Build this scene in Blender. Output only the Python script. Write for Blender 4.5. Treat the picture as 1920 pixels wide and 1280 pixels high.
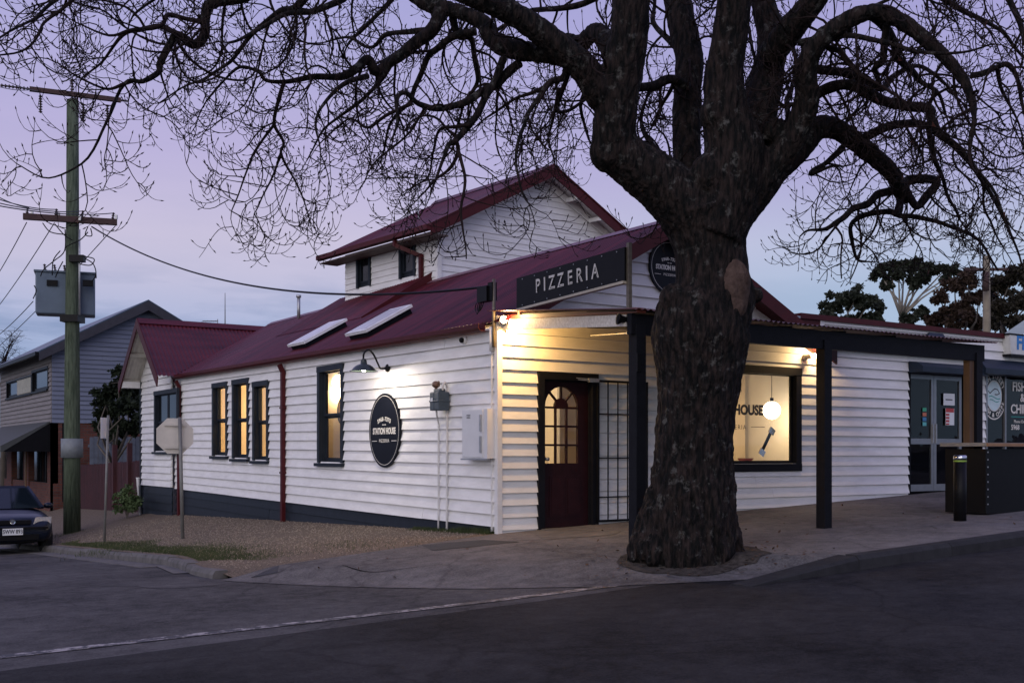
import bpy, bmesh, math, random
import numpy as np
from mathutils import Vector, Matrix, noise
random.seed(7)
R_ = math.radians
sc = bpy.context.scene
col = sc.collection
for o in list(bpy.data.objects): bpy.data.objects.remove(o)

# ------------------------------------------------------------------ camera
# world axes follow the corner building: +x along its front (main street) wall, +y along its side
# street wall, origin at the foot of the corner.
FPX, HOR, TH = 2080.0, 850.0, R_(33.8)
CF = Vector((math.sin(TH), math.cos(TH), 0)); CR = Vector((math.cos(TH), -math.sin(TH), 0)); CU = Vector((0, 0, 1))
CAM = -(14.6*CF + (-25/FPX*14.6)*CR) + CU*(150/FPX*14.6)
cd = bpy.data.cameras.new('camera'); cam = bpy.data.objects.new('camera', cd); col.objects.link(cam)
cam.location = CAM
cam.rotation_euler = (R_(90), 0, -TH)
cd.sensor_width = 36; cd.lens = FPX/1920*36; cd.shift_y = (HOR-640)/1920
cd.clip_start = 0.05; cd.clip_end = 2000
sc.camera = cam
sc.view_settings.view_transform = 'Standard'; sc.view_settings.look = 'None'
sc.view_settings.exposure = 0.0; sc.view_settings.gamma = 1.0
sc.render.engine = 'CYCLES'
sc.cycles.use_denoising = True
sc.cycles.max_bounces = 6; sc.cycles.transparent_max_bounces = 12
sc.cycles.sample_clamp_indirect = 4.0

# ------------------------------------------------------------------ sky and dusk light
SUN_AZ, SUN_EL = R_(236), R_(9)           # the glow of the set sun, behind and left of the camera (compass: 0=+y, clockwise)
w = bpy.data.worlds.new('World'); sc.world = w; w.use_nodes = True
nt = w.node_tree; nt.nodes.clear()
def N(t, **k):
    n = nt.nodes.new(t)
    for a, b in k.items(): setattr(n, a, b)
    return n
L = nt.links.new
out = N('ShaderNodeOutputWorld'); bg = N('ShaderNodeBackground'); L(bg.outputs[0], out.inputs[0])
tc = N('ShaderNodeTexCoord'); sep = N('ShaderNodeSeparateXYZ'); L(tc.outputs['Generated'], sep.inputs[0])
sky = N('ShaderNodeTexSky', sky_type='NISHITA'); sky.sun_disc = False
sky.sun_elevation = R_(1.5); sky.sun_rotation = SUN_AZ; sky.air_density = 1.0; sky.dust_density = 0.6; sky.ozone_density = 3.0
skm = N('ShaderNodeMix', data_type='RGBA', blend_type='MULTIPLY'); skm.inputs[0].default_value = 1
L(sky.outputs[0], skm.inputs[6]); skm.inputs[7].default_value = (0.12, 0.12, 0.12, 1)
# twilight colours by elevation
ramp = N('ShaderNodeValToRGB'); L(sep.outputs['Z'], ramp.inputs[0])
def lin(r, g, b): return tuple(((c/255+0.055)/1.055)**2.4 if c > 10 else c/255/12.92 for c in (r, g, b)) + (1,)
cr = ramp.color_ramp
stops = [(0.0, (142, 166, 203)), (0.06, (152, 173, 208)), (0.11, (170, 180, 213)), (0.155, (193, 190, 216)), (0.185, (199, 192, 217)), (0.256, (184, 176, 215)), (0.37, (168, 166, 213)), (0.6, (150, 150, 205)), (1.0, (132, 136, 196))]
while len(cr.elements) < len(stops): cr.elements.new(0.5)
for e, (p, c) in zip(cr.elements, stops): e.position = p; e.color = lin(*c)
# bluer to the right (away from the afterglow)
ramp2 = N('ShaderNodeValToRGB'); L(sep.outputs['Z'], ramp2.inputs[0]); cr2 = ramp2.color_ramp
stops2 = [(0.0, (158, 182, 212)), (0.135, (168, 187, 214)), (0.18, (182, 190, 218)), (0.235, (171, 168, 210)), (0.35, (164, 160, 209)), (0.6, (150, 150, 205)), (1.0, (132, 136, 196))]
while len(cr2.elements) < len(stops2): cr2.elements.new(0.5)
for e, (p, c) in zip(cr2.elements, stops2): e.position = p; e.color = lin(*c)
dotn = N('ShaderNodeVectorMath', operation='DOT_PRODUCT'); L(tc.outputs['Generated'], dotn.inputs[0])
dotn.inputs[1].default_value = CR
mr = N('ShaderNodeMapRange'); L(dotn.outputs['Value'], mr.inputs[0]); mr.inputs[1].default_value = -0.15; mr.inputs[2].default_value = 0.3
mx = N('ShaderNodeMix', data_type='RGBA'); L(mr.outputs[0], mx.inputs[0]); L(ramp.outputs[0], mx.inputs[6]); L(ramp2.outputs[0], mx.inputs[7])
# thin banks of cloud low over the horizon
mp = N('ShaderNodeMapping'); L(tc.outputs['Generated'], mp.inputs[0]); mp.inputs['Scale'].default_value = (3.2, 3.2, 17); mp.inputs['Location'].default_value = (0.37, 0.2, 0.45)
nz = N('ShaderNodeTexNoise'); L(mp.outputs[0], nz.inputs[0]); nz.inputs['Scale'].default_value = 1.9; nz.inputs['Detail'].default_value = 7; nz.inputs['Roughness'].default_value = 0.55
cl = N('ShaderNodeMapRange'); L(nz.outputs[0], cl.inputs[0]); cl.inputs[1].default_value = 0.44; cl.inputs[2].default_value = 0.62
hb = N('ShaderNodeValToRGB'); L(sep.outputs['Z'], hb.inputs[0])
for e, (p, v) in zip(hb.color_ramp.elements, [(0, 1), (1, 0)]): e.position = p; e.color = (v, v, v, 1)
hb.color_ramp.elements.new(0.125).color = (0.8, 0.8, 0.8, 1); hb.color_ramp.elements.new(0.165).color = (0.08, 0.08, 0.08, 1)
cm = N('ShaderNodeMath', operation='MULTIPLY'); L(cl.outputs[0], cm.inputs[0]); L(hb.outputs[0], cm.inputs[1])
cm2 = N('ShaderNodeMath', operation='MULTIPLY'); L(cm.outputs[0], cm2.inputs[0]); icv = N('ShaderNodeMapRange'); L(mr.outputs[0], icv.inputs[0]); icv.inputs[3].default_value = 0.78; icv.inputs[4].default_value = 0.16; L(icv.outputs[0], cm2.inputs[1])
mxc = N('ShaderNodeMix', data_type='RGBA'); L(cm2.outputs[0], mxc.inputs[0]); L(mx.outputs[2], mxc.inputs[6]); mxc.inputs[7].default_value = lin(120, 140, 178)
fin = N('ShaderNodeMix', data_type='RGBA'); fin.inputs[0].default_value = 0.04; L(mxc.outputs[2], fin.inputs[6]); L(skm.outputs[2], fin.inputs[7])
L(fin.outputs[2], bg.inputs[0]); bg.inputs[1].default_value = 1.08

sl = bpy.data.lights.new('afterglow_sun', 'SUN'); so = bpy.data.objects.new('afterglow_sun', sl); col.objects.link(so)
sl.energy = 1.5; sl.angle = R_(70); sl.color = (1.0, 0.93, 0.86)
sdir = Vector((math.sin(SUN_AZ)*math.cos(R_(24)), math.cos(SUN_AZ)*math.cos(R_(24)), math.sin(R_(24))))
so.rotation_euler = sdir.to_track_quat('Z', 'Y').to_euler()
so.location = (-20, -20, 20)

# ------------------------------------------------------------------ helpers
def ray(px, py): return CF + (px-960)/FPX*CR + (HOR-py)/FPX*CU
def at(px, py, d): return CAM + d*ray(px, py)                   # point at distance d into the scene
def onx(px, py, x=0.0): r = ray(px, py); return CAM + (x-CAM.x)/r.x*r
def ony(px, py, y=0.0): r = ray(px, py); return CAM + (y-CAM.y)/r.y*r
def onpl(px, py, p, n):
    r = ray(px, py); return CAM + ((p-CAM).dot(n)/r.dot(n))*r
def sstep(a, b, x):
    t = max(0, min(1, (x-a)/(b-a))); return t*t*(3-2*t)
def onground(px, py, fn):
    r = ray(px, py); t = 2.0
    while t < 200:
        p = CAM + t*r
        if p.z < fn(p.x, p.y): break
        t += 0.02
    return p

MATS = {}
def mat(name, c, rough=0.6, var=0.12, scale=6.0, bump=0.0, bscale=40.0, metal=0.0, stretch=(1, 1, 1), c2=None, emit=None, estr=0, spec=0.5, coat=0.0, detail=6):
    if name in MATS: return MATS[name]
    m = bpy.data.materials.new(name); m.use_nodes = True; t = m.node_tree; b = t.nodes['Principled BSDF']
    b.inputs['Roughness'].default_value = rough; b.inputs['Metallic'].default_value = metal
    b.inputs['Specular IOR Level'].default_value = spec; b.inputs['Coat Weight'].default_value = coat
    g = t.nodes.new('ShaderNodeNewGeometry'); mp = t.nodes.new('ShaderNodeMapping'); mp.inputs['Scale'].default_value = stretch
    t.links.new(g.outputs['Position'], mp.inputs[0])
    n = t.nodes.new('ShaderNodeTexNoise'); n.inputs['Scale'].default_value = scale; n.inputs['Detail'].default_value = detail; n.inputs['Roughness'].default_value = 0.62
    t.links.new(mp.outputs[0], n.inputs[0])
    r = t.nodes.new('ShaderNodeValToRGB'); r.color_ramp.elements[0].position = 0.3; r.color_ramp.elements[1].position = 0.7
    if c2 is None:
        a = tuple(x*(1-var) for x in c); d = tuple(min(1, x*(1+var)) for x in c)
    else: a, d = c, c2
    r.color_ramp.elements[0].color = (*a, 1); r.color_ramp.elements[1].color = (*d, 1)
    t.links.new(n.outputs[0], r.inputs[0])
    o = t.nodes.new('ShaderNodeObjectInfo'); hs = t.nodes.new('ShaderNodeHueSaturation')
    ml = t.nodes.new('ShaderNodeMapRange'); t.links.new(o.outputs['Random'], ml.inputs[0]); ml.inputs[3].default_value = 1-var*0.5; ml.inputs[4].default_value = 1+var*0.4
    t.links.new(ml.outputs[0], hs.inputs['Value']); t.links.new(r.outputs[0], hs.inputs['Color'])
    t.links.new(hs.outputs[0], b.inputs['Base Color'])
    if bump:
        n2 = t.nodes.new('ShaderNodeTexNoise'); n2.inputs['Scale'].default_value = bscale; n2.inputs['Detail'].default_value = 5; t.links.new(mp.outputs[0], n2.inputs[0])
        bp = t.nodes.new('ShaderNodeBump'); bp.inputs['Strength'].default_value = min(1, bump); bp.inputs['Distance'].default_value = 0.02
        t.links.new(n2.outputs[0], bp.inputs['Height']); t.links.new(bp.outputs[0], b.inputs['Normal'])
    if emit: b.inputs['Emission Color'].default_value = (*emit, 1); b.inputs['Emission Strength'].default_value = estr
    MATS[name] = m
    return m
def glass_mat(name, tint=(0.95, 0.97, 1.0), refl=1.0):
    m = bpy.data.materials.new(name); m.use_nodes = True; t = m.node_tree; t.nodes.clear()
    o = t.nodes.new('ShaderNodeOutputMaterial'); mx = t.nodes.new('ShaderNodeMixShader'); tr = t.nodes.new('ShaderNodeBsdfTransparent'); gl = t.nodes.new('ShaderNodeBsdfGlossy'); fr = t.nodes.new('ShaderNodeFresnel')
    nz = t.nodes.new('ShaderNodeTexNoise'); g = t.nodes.new('ShaderNodeNewGeometry'); bp = t.nodes.new('ShaderNodeBump'); t.links.new(g.outputs['Position'], nz.inputs[0]); nz.inputs['Scale'].default_value = 1.7
    bp.inputs['Strength'].default_value = 0.06; bp.inputs['Distance'].default_value = 0.1; t.links.new(nz.outputs[0], bp.inputs['Height']); t.links.new(bp.outputs[0], gl.inputs['Normal'])
    tr.inputs[0].default_value = (*tint, 1); gl.inputs['Roughness'].default_value = 0.02; fr.inputs[0].default_value = 1.5
    mm = t.nodes.new('ShaderNodeMath'); mm.operation = 'MULTIPLY'; mm.inputs[1].default_value = refl; t.links.new(fr.outputs[0], mm.inputs[0])
    bf = t.nodes.new('ShaderNodeMath'); bf.operation = 'SUBTRACT'; bf.inputs[0].default_value = 1; t.links.new(g.outputs['Backfacing'], bf.inputs[1]); mb_ = t.nodes.new('ShaderNodeMath'); mb_.operation = 'MULTIPLY'; t.links.new(mm.outputs[0], mb_.inputs[0]); t.links.new(bf.outputs[0], mb_.inputs[1]); t.links.new(mb_.outputs[0], mx.inputs[0]); t.links.new(tr.outputs[0], mx.inputs[1]); t.links.new(gl.outputs[0], mx.inputs[2]); t.links.new(mx.outputs[0], o.inputs[0])
    MATS[name] = m; return m

WHITE = mat('white_paint_boards', (0.70, 0.69, 0.665), 0.55, 0.0, 2.2, 0.16, 60, c2=(0.84, 0.83, 0.81), stretch=(1, 1, 3.5))
WTRIM = mat('white_paint_trim', (0.72, 0.71, 0.69), 0.45, 0.08, 5, 0.05)
SLATE = mat('slate_grey_paint', (0.016, 0.021, 0.029), 0.5, 0.2, 6, 0.08, 50, spec=0.18)
SLATE2 = mat('charcoal_verandah_paint', (0.0075, 0.0080, 0.011), 0.6, 0.2, 8, 0.15, 40, spec=0.12)
ROOFR = mat('burgundy_roof_steel', (0.026, 0.0035, 0.0065), 0.40, 0.0, 1.3, 0.05, 20, c2=(0.125, 0.016, 0.026), stretch=(0.3, 3.2, 0.3), spec=0.35)  # colour streaks up the slope: fading, and rib light and shade painted in
REDTR = mat('burgundy_trim_paint', (0.066, 0.008, 0.010), 0.5, 0.15, 7, 0.06, spec=0.2)
GALV = mat('galvanised_steel', (0.42, 0.43, 0.44), 0.45, 0.15, 12, 0.05, metal=0.7)
BLACK = mat('black_metal_paint', (0.006, 0.006, 0.007), 0.45, 0.2, 10, spec=0.15)
SIGNB = mat('navy_black_sign_face', (0.006, 0.007, 0.012), 0.45, 0.15, 3, spec=0.15)
SIGNW = mat('off_white_lettering', (0.72, 0.69, 0.63), 0.5, 0.05, 20)
DOORR = mat('maroon_door_paint', (0.022, 0.006, 0.008), 0.5, 0.2, 8, 0.1, spec=0.15)
GLASS = glass_mat('window_glass', refl=1.0); SGLASS = glass_mat('shop_glass', tint=(0.6, 0.64, 0.7), refl=0.8)
def asphalt_mat(name, a, b, crack=0.6, rough=0.85):
    m = bpy.data.materials.new(name); m.use_nodes = True; t = m.node_tree; p = t.nodes['Principled BSDF']; p.inputs['Roughness'].default_value = rough; p.inputs['Specular IOR Level'].default_value = 0.12
    g = t.nodes.new('ShaderNodeNewGeometry'); Lk = t.links.new
    def nz(sc_, det, ro=0.6):
        n = t.nodes.new('ShaderNodeTexNoise'); n.inputs['Scale'].default_value = sc_; n.inputs['Detail'].default_value = det; n.inputs['Roughness'].default_value = ro; Lk(g.outputs['Position'], n.inputs[0]); return n
    big, mid, fine = nz(0.55, 5, 0.6), nz(6, 6, 0.7), nz(48, 4, 0.85)
    def mth(op, x, y):
        q = t.nodes.new('ShaderNodeMath'); q.operation = op
        for k, v in enumerate((x, y)):
            if isinstance(v, (int, float)): q.inputs[k].default_value = v
            else: Lk(v, q.inputs[k])
        return q.outputs[0]
    f = mth('ADD', mth('MULTIPLY', big.outputs[0], 0.5), mth('ADD', mth('MULTIPLY', mid.outputs[0], 0.4), mth('MULTIPLY', fine.outputs[0], 0.4)))
    r = t.nodes.new('ShaderNodeValToRGB'); r.color_ramp.elements[0].position = 0.48; r.color_ramp.elements[1].position = 0.84; r.color_ramp.elements[0].color = (*a, 1); r.color_ramp.elements[1].color = (*b, 1); Lk(f, r.inputs[0])
    wv = t.nodes.new('ShaderNodeVectorMath'); wv.operation = 'SCALE'; wv.inputs['Scale'].default_value = 0.35; Lk(nz(2.2, 4).outputs['Color'], wv.inputs[0]); av = t.nodes.new('ShaderNodeVectorMath'); Lk(g.outputs['Position'], av.inputs[0]); Lk(wv.outputs[0], av.inputs[1])
    vo = t.nodes.new('ShaderNodeTexVoronoi'); vo.feature = 'DISTANCE_TO_EDGE'; vo.inputs['Scale'].default_value = 0.42; Lk(av.outputs[0], vo.inputs[0])
    ck = t.nodes.new('ShaderNodeMapRange'); Lk(vo.outputs[0], ck.inputs[0]); ck.inputs[1].default_value = 0.0; ck.inputs[2].default_value = 0.012; ck.inputs[3].default_value = 1-crack; ck.inputs[4].default_value = 1
    mm = t.nodes.new('ShaderNodeMix'); mm.data_type = 'RGBA'; mm.blend_type = 'MULTIPLY'; mm.inputs[0].default_value = 1; Lk(r.outputs[0], mm.inputs[6]); Lk(ck.outputs[0], mm.inputs[7]); Lk(mm.outputs[2], p.inputs['Base Color'])
    bp = t.nodes.new('ShaderNodeBump'); bp.inputs['Strength'].default_value = 0.7; bp.inputs['Distance'].default_value = 0.012; Lk(mth('ADD', fine.outputs[0], mth('MULTIPLY', mid.outputs[0], 0.5)), bp.inputs['Height']); Lk(bp.outputs[0], p.inputs['Normal'])
    MATS[name] = m; return m
ASPH = asphalt_mat('asphalt', (0.003, 0.003, 0.0035), (0.052, 0.050, 0.051), 0.35)
ASPH2 = asphalt_mat('greyed_side_street_asphalt', (0.016, 0.0155, 0.017), (0.145, 0.138, 0.136), 0.3)
PATHM = asphalt_mat('worn_footpath_asphalt', (0.050, 0.048, 0.049), (0.235, 0.222, 0.216), 0.28)
STONE = mat('dark_kerb_stone', (0.030, 0.030, 0.032), 0.8, 0.25, 6, 0.4, 60, spec=0.15)
CONC = mat('kerb_concrete', (0.075, 0.070, 0.066), 0.85, 0.0, 5, 0.5, 60, c2=(0.15, 0.14, 0.13))
GRAV = mat('tan_gravel', (0.055, 0.042, 0.031), 0.95, 0.0, 42, 1.0, 70, c2=(0.26, 0.205, 0.150), spec=0.2, detail=3)
EARTH = mat('dry_grass_earth', (0.06, 0.06, 0.035), 0.95, 0.0, 0.5, 0.5, 20, c2=(0.10, 0.085, 0.05))

class MB:
    def __init__(s): s.v = []; s.f = []
    def add(s, vs, fs):
        b = len(s.v); s.v += [tuple(x) for x in vs]; s.f += [tuple(i+b for i in f) for f in fs]; return s
    def box(s, c, sx, sy, sz, ux=None, uy=None, uz=None):      # centre, sizes, axes
        c = Vector(c); ux = Vector(ux or (1, 0, 0)); uy = Vector(uy or (0, 1, 0)); uz = Vector(uz or (0, 0, 1))
        vs = [c+ux*(a*sx/2)+uy*(b*sy/2)+uz*(d*sz/2) for a in (-1, 1) for b in (-1, 1) for d in (-1, 1)]
        return s.add(vs, [(0, 1, 3, 2), (4, 6, 7, 5), (0, 4, 5, 1), (2, 3, 7, 6), (0, 2, 6, 4), (1, 5, 7, 3)])
    def hexa(s, q0, q1):                                       # two matching quads
        n = len(q0)
        vs = list(q0)+list(q1)
        fs = [tuple(range(n))[::-1], tuple(range(n, 2*n))] + [(i, (i+1) % n, n+(i+1) % n, n+i) for i in range(n)]
        return s.add(vs, fs)
    def plate(s, pts, n, t):                                   # polygon pts, thickness t along n
        n = Vector(n); return s.hexa([Vector(p) for p in pts], [Vector(p)+n*t for p in pts])
    def bar(s, a, b, w, h, up=(0, 0, 1)):                       # rectangular bar from a to b
        a = Vector(a); b = Vector(b); d = (b-a); L = d.length; d.normalize()
        up = Vector(up); sd = d.cross(up)
        if sd.length < 1e-4: sd = d.cross(Vector((1, 0, 0)))
        sd.normalize(); u = sd.cross(d)
        return s.box((a+b)/2, L, w, h, d, sd, u)
    def tube(s, pts, rs, n=8, cap=True):
        pts = [Vector(p) for p in pts]
        if not hasattr(rs, '__len__'): rs = [rs]*len(pts)
        t0 = (pts[1]-pts[0]).normalized(); u = t0.orthogonal().normalized(); b = len(s.v); k = len(pts)
        for i, p in enumerate(pts):
            t = (pts[min(i+1, k-1)]-pts[max(i-1, 0)])
            if t.length < 1e-7: t = t0
            t = t.normalized(); u = (u-t*u.dot(t))
            if u.length < 1e-5: u = t.orthogonal()
            u.normalize(); v = t.cross(u)
            for j in range(n):
                a = 2*math.pi*j/n; s.v.append(tuple(p+(u*math.cos(a)+v*math.sin(a))*rs[i]))
        for i in range(k-1):
            for j in range(n):
                s.f.append((b+i*n+j, b+i*n+(j+1) % n, b+(i+1)*n+(j+1) % n, b+(i+1)*n+j))
        if cap:
            s.f.append(tuple(b+j for j in range(n))[::-1]); s.f.append(tuple(b+(k-1)*n+j for j in range(n)))
        return s
    def lathe(s, prof, c, axis=(0, 0, 1), n=20):               # prof: (r, h)
        ax = Vector(axis).normalized(); u = ax.orthogonal().normalized(); v = ax.cross(u); b = len(s.v); c = Vector(c)
        for r, h in prof:
            for j in range(n):
                a = 2*math.pi*j/n; s.v.append(tuple(c+ax*h+(u*math.cos(a)+v*math.sin(a))*r))
        for i in range(len(prof)-1):
            for j in range(n): s.f.append((b+i*n+j, b+i*n+(j+1) % n, b+(i+1)*n+(j+1) % n, b+(i+1)*n+j))
        return s
    def sphere(s, c, r, n=14, m=9, sc=(1, 1, 1)):
        c = Vector(c); b = len(s.v)
        for i in range(m+1):
            p = math.pi*i/m
            for j in range(n):
                a = 2*math.pi*j/n; s.v.append((c.x+r*sc[0]*math.sin(p)*math.cos(a), c.y+r*sc[1]*math.sin(p)*math.sin(a), c.z+r*sc[2]*math.cos(p)))
        for i in range(m):
            for j in range(n): s.f.append((b+i*n+j, b+(i+1)*n+j, b+(i+1)*n+(j+1) % n, b+i*n+(j+1) % n))
        return s
    def mesh(s, name, m, smooth=False):
        me = bpy.data.meshes.new(name); me.from_pydata(s.v, [], s.f); me.validate(); me.update()
        if m: me.materials.append(m)
        if smooth: me.polygons.foreach_set('use_smooth', [True]*len(me.polygons))
        return me
    def build(s, name, m, parent=None, smooth=False):
        return link(name, s.mesh(name, m, smooth), parent)
LOC = {}
def link(name, me, parent=None):
    o = bpy.data.objects.new(name, me); col.objects.link(o)
    if parent is not None:
        o.parent = parent; o.matrix_parent_inverse = Matrix.Translation(-LOC.get(parent.name, Vector((0, 0, 0))))
    return o
def thing(name, label, cat, loc=(0, 0, 0), group=None):
    o = bpy.data.objects.new(name, None); col.objects.link(o); o.location = loc; o.empty_display_size = 0.2
    LOC[o.name] = Vector(loc); o['label'] = label; o['category'] = cat
    if group: o['group'] = group
    return o
def tag(o, label, cat, group=None):
    o['label'] = label; o['category'] = cat
    if group: o['group'] = group
    return o
def struct(o): o['kind'] = 'structure'; return o

_txt = {}
def text_mesh(s, size=1.0, ext=0.002, offset=0.0, sx=1.0, align='CENTER', space=1.0):
    c = bpy.data.curves.new('lettering', 'FONT'); c.body = s; c.size = size; c.extrude = ext; c.offset = offset; c.align_x = align; c.align_y = 'CENTER'; c.space_character = space; c.resolution_u = 3
    o = bpy.data.objects.new('lettering', c); col.objects.link(o)
    dg = bpy.context.evaluated_depsgraph_get(); dg.update()
    me = bpy.data.meshes.new_from_object(o.evaluated_get(dg)); bpy.data.objects.remove(o)
    if sx != 1: me.transform(Matrix.Diagonal((sx, 1, 1, 1)))
    return me
def put_text(s, pos, right, up, size, m, parent, **k):
    me = text_mesh(s, size, **k); right = Vector(right).normalized(); up = Vector(up); up = (up-right*up.dot(right)).normalized(); n = right.cross(up)
    M = Matrix(((right.x, up.x, n.x, pos[0]), (right.y, up.y, n.y, pos[1]), (right.z, up.z, n.z, pos[2]), (0, 0, 0, 1)))
    me.transform(M); me.materials.clear(); me.materials.append(m); me.name = 'lettering'
    return link('lettering', me, parent)

# ------------------------------------------------------------------ the ground
def top_z(s, y):          # footpath and verge
    if y >= 0:
        return 0.039*s-0.028*y if s >= 0 else -0.028*y + s*(0.25+0.022*y)/3.1
    return 0.039*s if s >= 0 else s*0.25/3.1
def road_z(s, y):
    a = 0.039*max(-60, min(60, s))-0.12
    b = -0.37-0.05*min(y, 45)+0.012*(max(-14, min(4, s))+3.5) if y > 0 else -0.37+0.012*(max(-14, min(4, s))+3.5)
    t = sstep(-6.5, 0.5, y)*(1-sstep(-3.0, 3.0, s)) if s > -3.0 else sstep(-6.5, 0.5, y)
    return a*(1-t)+b*t - 0.0006*(min(abs(y+8.6), 4))**2*0.5
def kerb_s(y):            # side street kerb line
    return -3.1 - 0.5*(1-sstep(0.3, 4.2, y))
def path_edge(s):         # outer edge of the front footpath
    if s >= 1.0: return -4.9
    return -4.9 + 0.10*noise.noise(Vector((s*1.9, 0.3, 0)))*min(1, (1.0-s))*min(1, max(0, s+3.7)) + 4.82*max(0, min(1, (1.0-s)/4.75))**2.2
def grid(name, us, vs, fn, m):
    V = []; Fc = []
    for u in us:
        for v in vs: V.append(fn(u, v))
    k = len(vs)
    for i in range(len(us)-1):
        for j in range(k-1): Fc.append((i*k+j, (i+1)*k+j, (i+1)*k+j+1, i*k+j+1))
    me = bpy.data.meshes.new(name); me.from_pydata(V, [], Fc); me.materials.append(m); me.polygons.foreach_set('use_smooth', [True]*len(me.polygons))
    o = link(name, me); o['kind'] = 'structure'; return o
def lsp(a, b, n): return [a+(b-a)*i/(n-1) for i in range(n)]
gx = lsp(-400, -45, 12)+lsp(-40, 60, 51)+lsp(70, 400, 12)
gy = lsp(-300, -45, 10)+lsp(-40, 60, 51)+lsp(70, 500, 14)
grid('ground', gx, gy, lambda u, v: (u, v, min(road_z(u, v), top_z(max(-3, min(20, u)), max(-5, min(45, v))) if v > -5 else 9)-0.16), EARTH)
def road_sheet(u, v): return (u, v, road_z(u, v))
grid('main_road', lsp(-70, 70, 181), lsp(-17, -4.2, 24), road_sheet, ASPH)
grid('side_road', lsp(-10.5, -2.6, 16), lsp(-4.2, 75, 100), road_sheet, ASPH2)
grid('road_corner', lsp(-2.6, 2.0, 12), lsp(-4.2, 1.0, 14), lambda u, v: (u, v, min(road_z(u, v), top_z(u, v)-0.03)), ASPH2)
grid('far_footpath', lsp(-70, 70, 60), lsp(-21, -17.02, 4), lambda u, v: (u, v, road_z(u, -17)+0.12), PATHM)
def path_fn(u, v):
    e = path_edge(u); y = e+(0-e)*v; d = y-e
    zt = top_z(u, y)+0.004; zr = road_z(u, y)
    if u > 1.0: return (u, y, zt)
    wd = 1.5*(1-sstep(-0.3, 0.95, u))+0.05
    t = sstep(-0.05, wd, d); bow = 0.012*math.sin(u*2.1)*math.sin(y*1.7)
    return (u, y, (zr+0.006)*(1-t)+zt*t+bow*t*(1 if u < 0 else 0))
grid('footpath', lsp(-3.72, 1.2, 70)+lsp(1.3, 45, 60), [i/30 for i in range(31)], path_fn, PATHM)
def verge_fn(u, v):
    k = kerb_s(u); s = k+(0.05-k)*v
    zt = top_z(s, u)+0.008
    if u < 0.9:
        e = path_edge(s) if s < 1 else -4.9; tp = sstep(-0.05, 1.55, -e) if e < 0 else 0.0
        zp = (road_z(s, 0)+0.006)*(1-tp)+(top_z(s, 0)+0.004)*tp-0.002; k_ = sstep(0.0, 0.9, u); zt = zp*(1-k_)+zt*k_
    return (s, u, zt+0.018*noise.noise(Vector((s*1.3, u*1.3, 3)))*min(1, 4*v)*(1 if v < 0.97 else 0.3))
grid('gravel_verge', lsp(0.02, 40, 160), [i/26 for i in range(27)], verge_fn, GRAV)
# kerb stones, one by one
kerb_side = struct(MB().bar((-3.0, 40.2, top_z(-3, 40.2)-0.1), (-3.0, 41, top_z(-3, 41)-0.1), 0.15, 0.2).build('kerb', CONC))
y = 0.35; i = 0
while y < 32:
    ln = 0.85 if y < 4 else 1.5
    a, b = y, y+ln-0.012
    qa, qb = kerb_s(a), kerb_s(b); za, zb = top_z(qa, a), top_z(qb, b); j = random.uniform(-0.012, 0.012)
    m = MB()
    prof = lambda s, yy, z: [(s-0.13, yy, z-0.32), (s-0.115, yy, z-0.035+j), (s-0.085, yy, z+0.012+j), (s+0.06, yy, z+0.014+j), (s+0.06, yy, z-0.3)]
    m.hexa(prof(qa, a, za), prof(qb, b, zb)); m.build('kerb_stone', CONC, kerb_side)
    m = MB()
    prof = lambda s, yy, z: [(s-0.50, yy, z-0.25), (s-0.48, yy, road_z(s-0.48, yy)+0.006), (s-0.14, yy, road_z(s-0.14, yy)-0.012+0.02), (s-0.14, yy, z-0.3)]
    if y > 3.6: m.hexa(prof(qa, a, za), prof(qb, b, zb)); m.build('gutter_slab', CONC, kerb_side)
    y += ln; i += 1
kerb_main = struct(MB().bar((45.2, -4.93, top_z(45, -4.9)-0.1), (46, -4.93, top_z(46, -4.9)-0.1), 0.15, 0.2).build('kerb', CONC))
kr = lambda xx, h: [(xx, -5.06, road_z(xx, -5)-0.2), (xx, -5.05, road_z(xx, -5)+h*0.10), (xx, -5.01, road_z(xx, -5)+h*0.135), (xx, -4.80, road_z(xx, -5)+h*0.137), (xx, -4.80, road_z(xx, -5)-0.2)]
MB().hexa(kr(-0.55, 0.05), kr(0.94, 1.0)).build('kerb_stone', STONE, kerb_main)
x = 0.95
while x < 30:
    a, b = x, x+1.49
    prof = lambda xx: [(xx, -5.06, top_z(xx, -5)-0.3), (xx, -5.05, top_z(xx, -5)-0.03), (xx, -5.01, top_z(xx, -5)+0.012), (xx, -4.88, top_z(xx, -5)+0.014), (xx, -4.88, top_z(xx, -5)-0.3)]
    MB().hexa(prof(a), prof(b)).build('kerb_stone', STONE, kerb_main); x += 1.5
def sheet_px(name, pts, m, fn, dz, sub=6):      # thin patch laid on a surface, outline given by ground points
    P = [onground(px, py, fn) for px, py in pts]
    c = sum(P, Vector())/len(P); V = [(c.x, c.y, fn(c.x, c.y)+dz)]; k = len(P)
    for r in range(1, sub+1):
        for p in P:
            q = c.lerp(p, r/sub); V.append((q.x, q.y, fn(q.x, q.y)+dz))
    Fc = [(0, 1+i, 1+(i+1) % k) for i in range(k)]
    for r in range(sub-1):
        for i in range(k): Fc.append((1+r*k+i, 1+(r+1)*k+i, 1+(r+1)*k+(i+1) % k, 1+r*k+(i+1) % k))
    me = bpy.data.meshes.new(name); me.from_pydata(V, [], Fc); me.materials.append(m); return struct(link(name, me))
def path_top(s, y): 
    e = path_edge(s)
    if y < e or y > 0: return -9
    return path_fn(s, (y-e)/(-e))[2]

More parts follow.
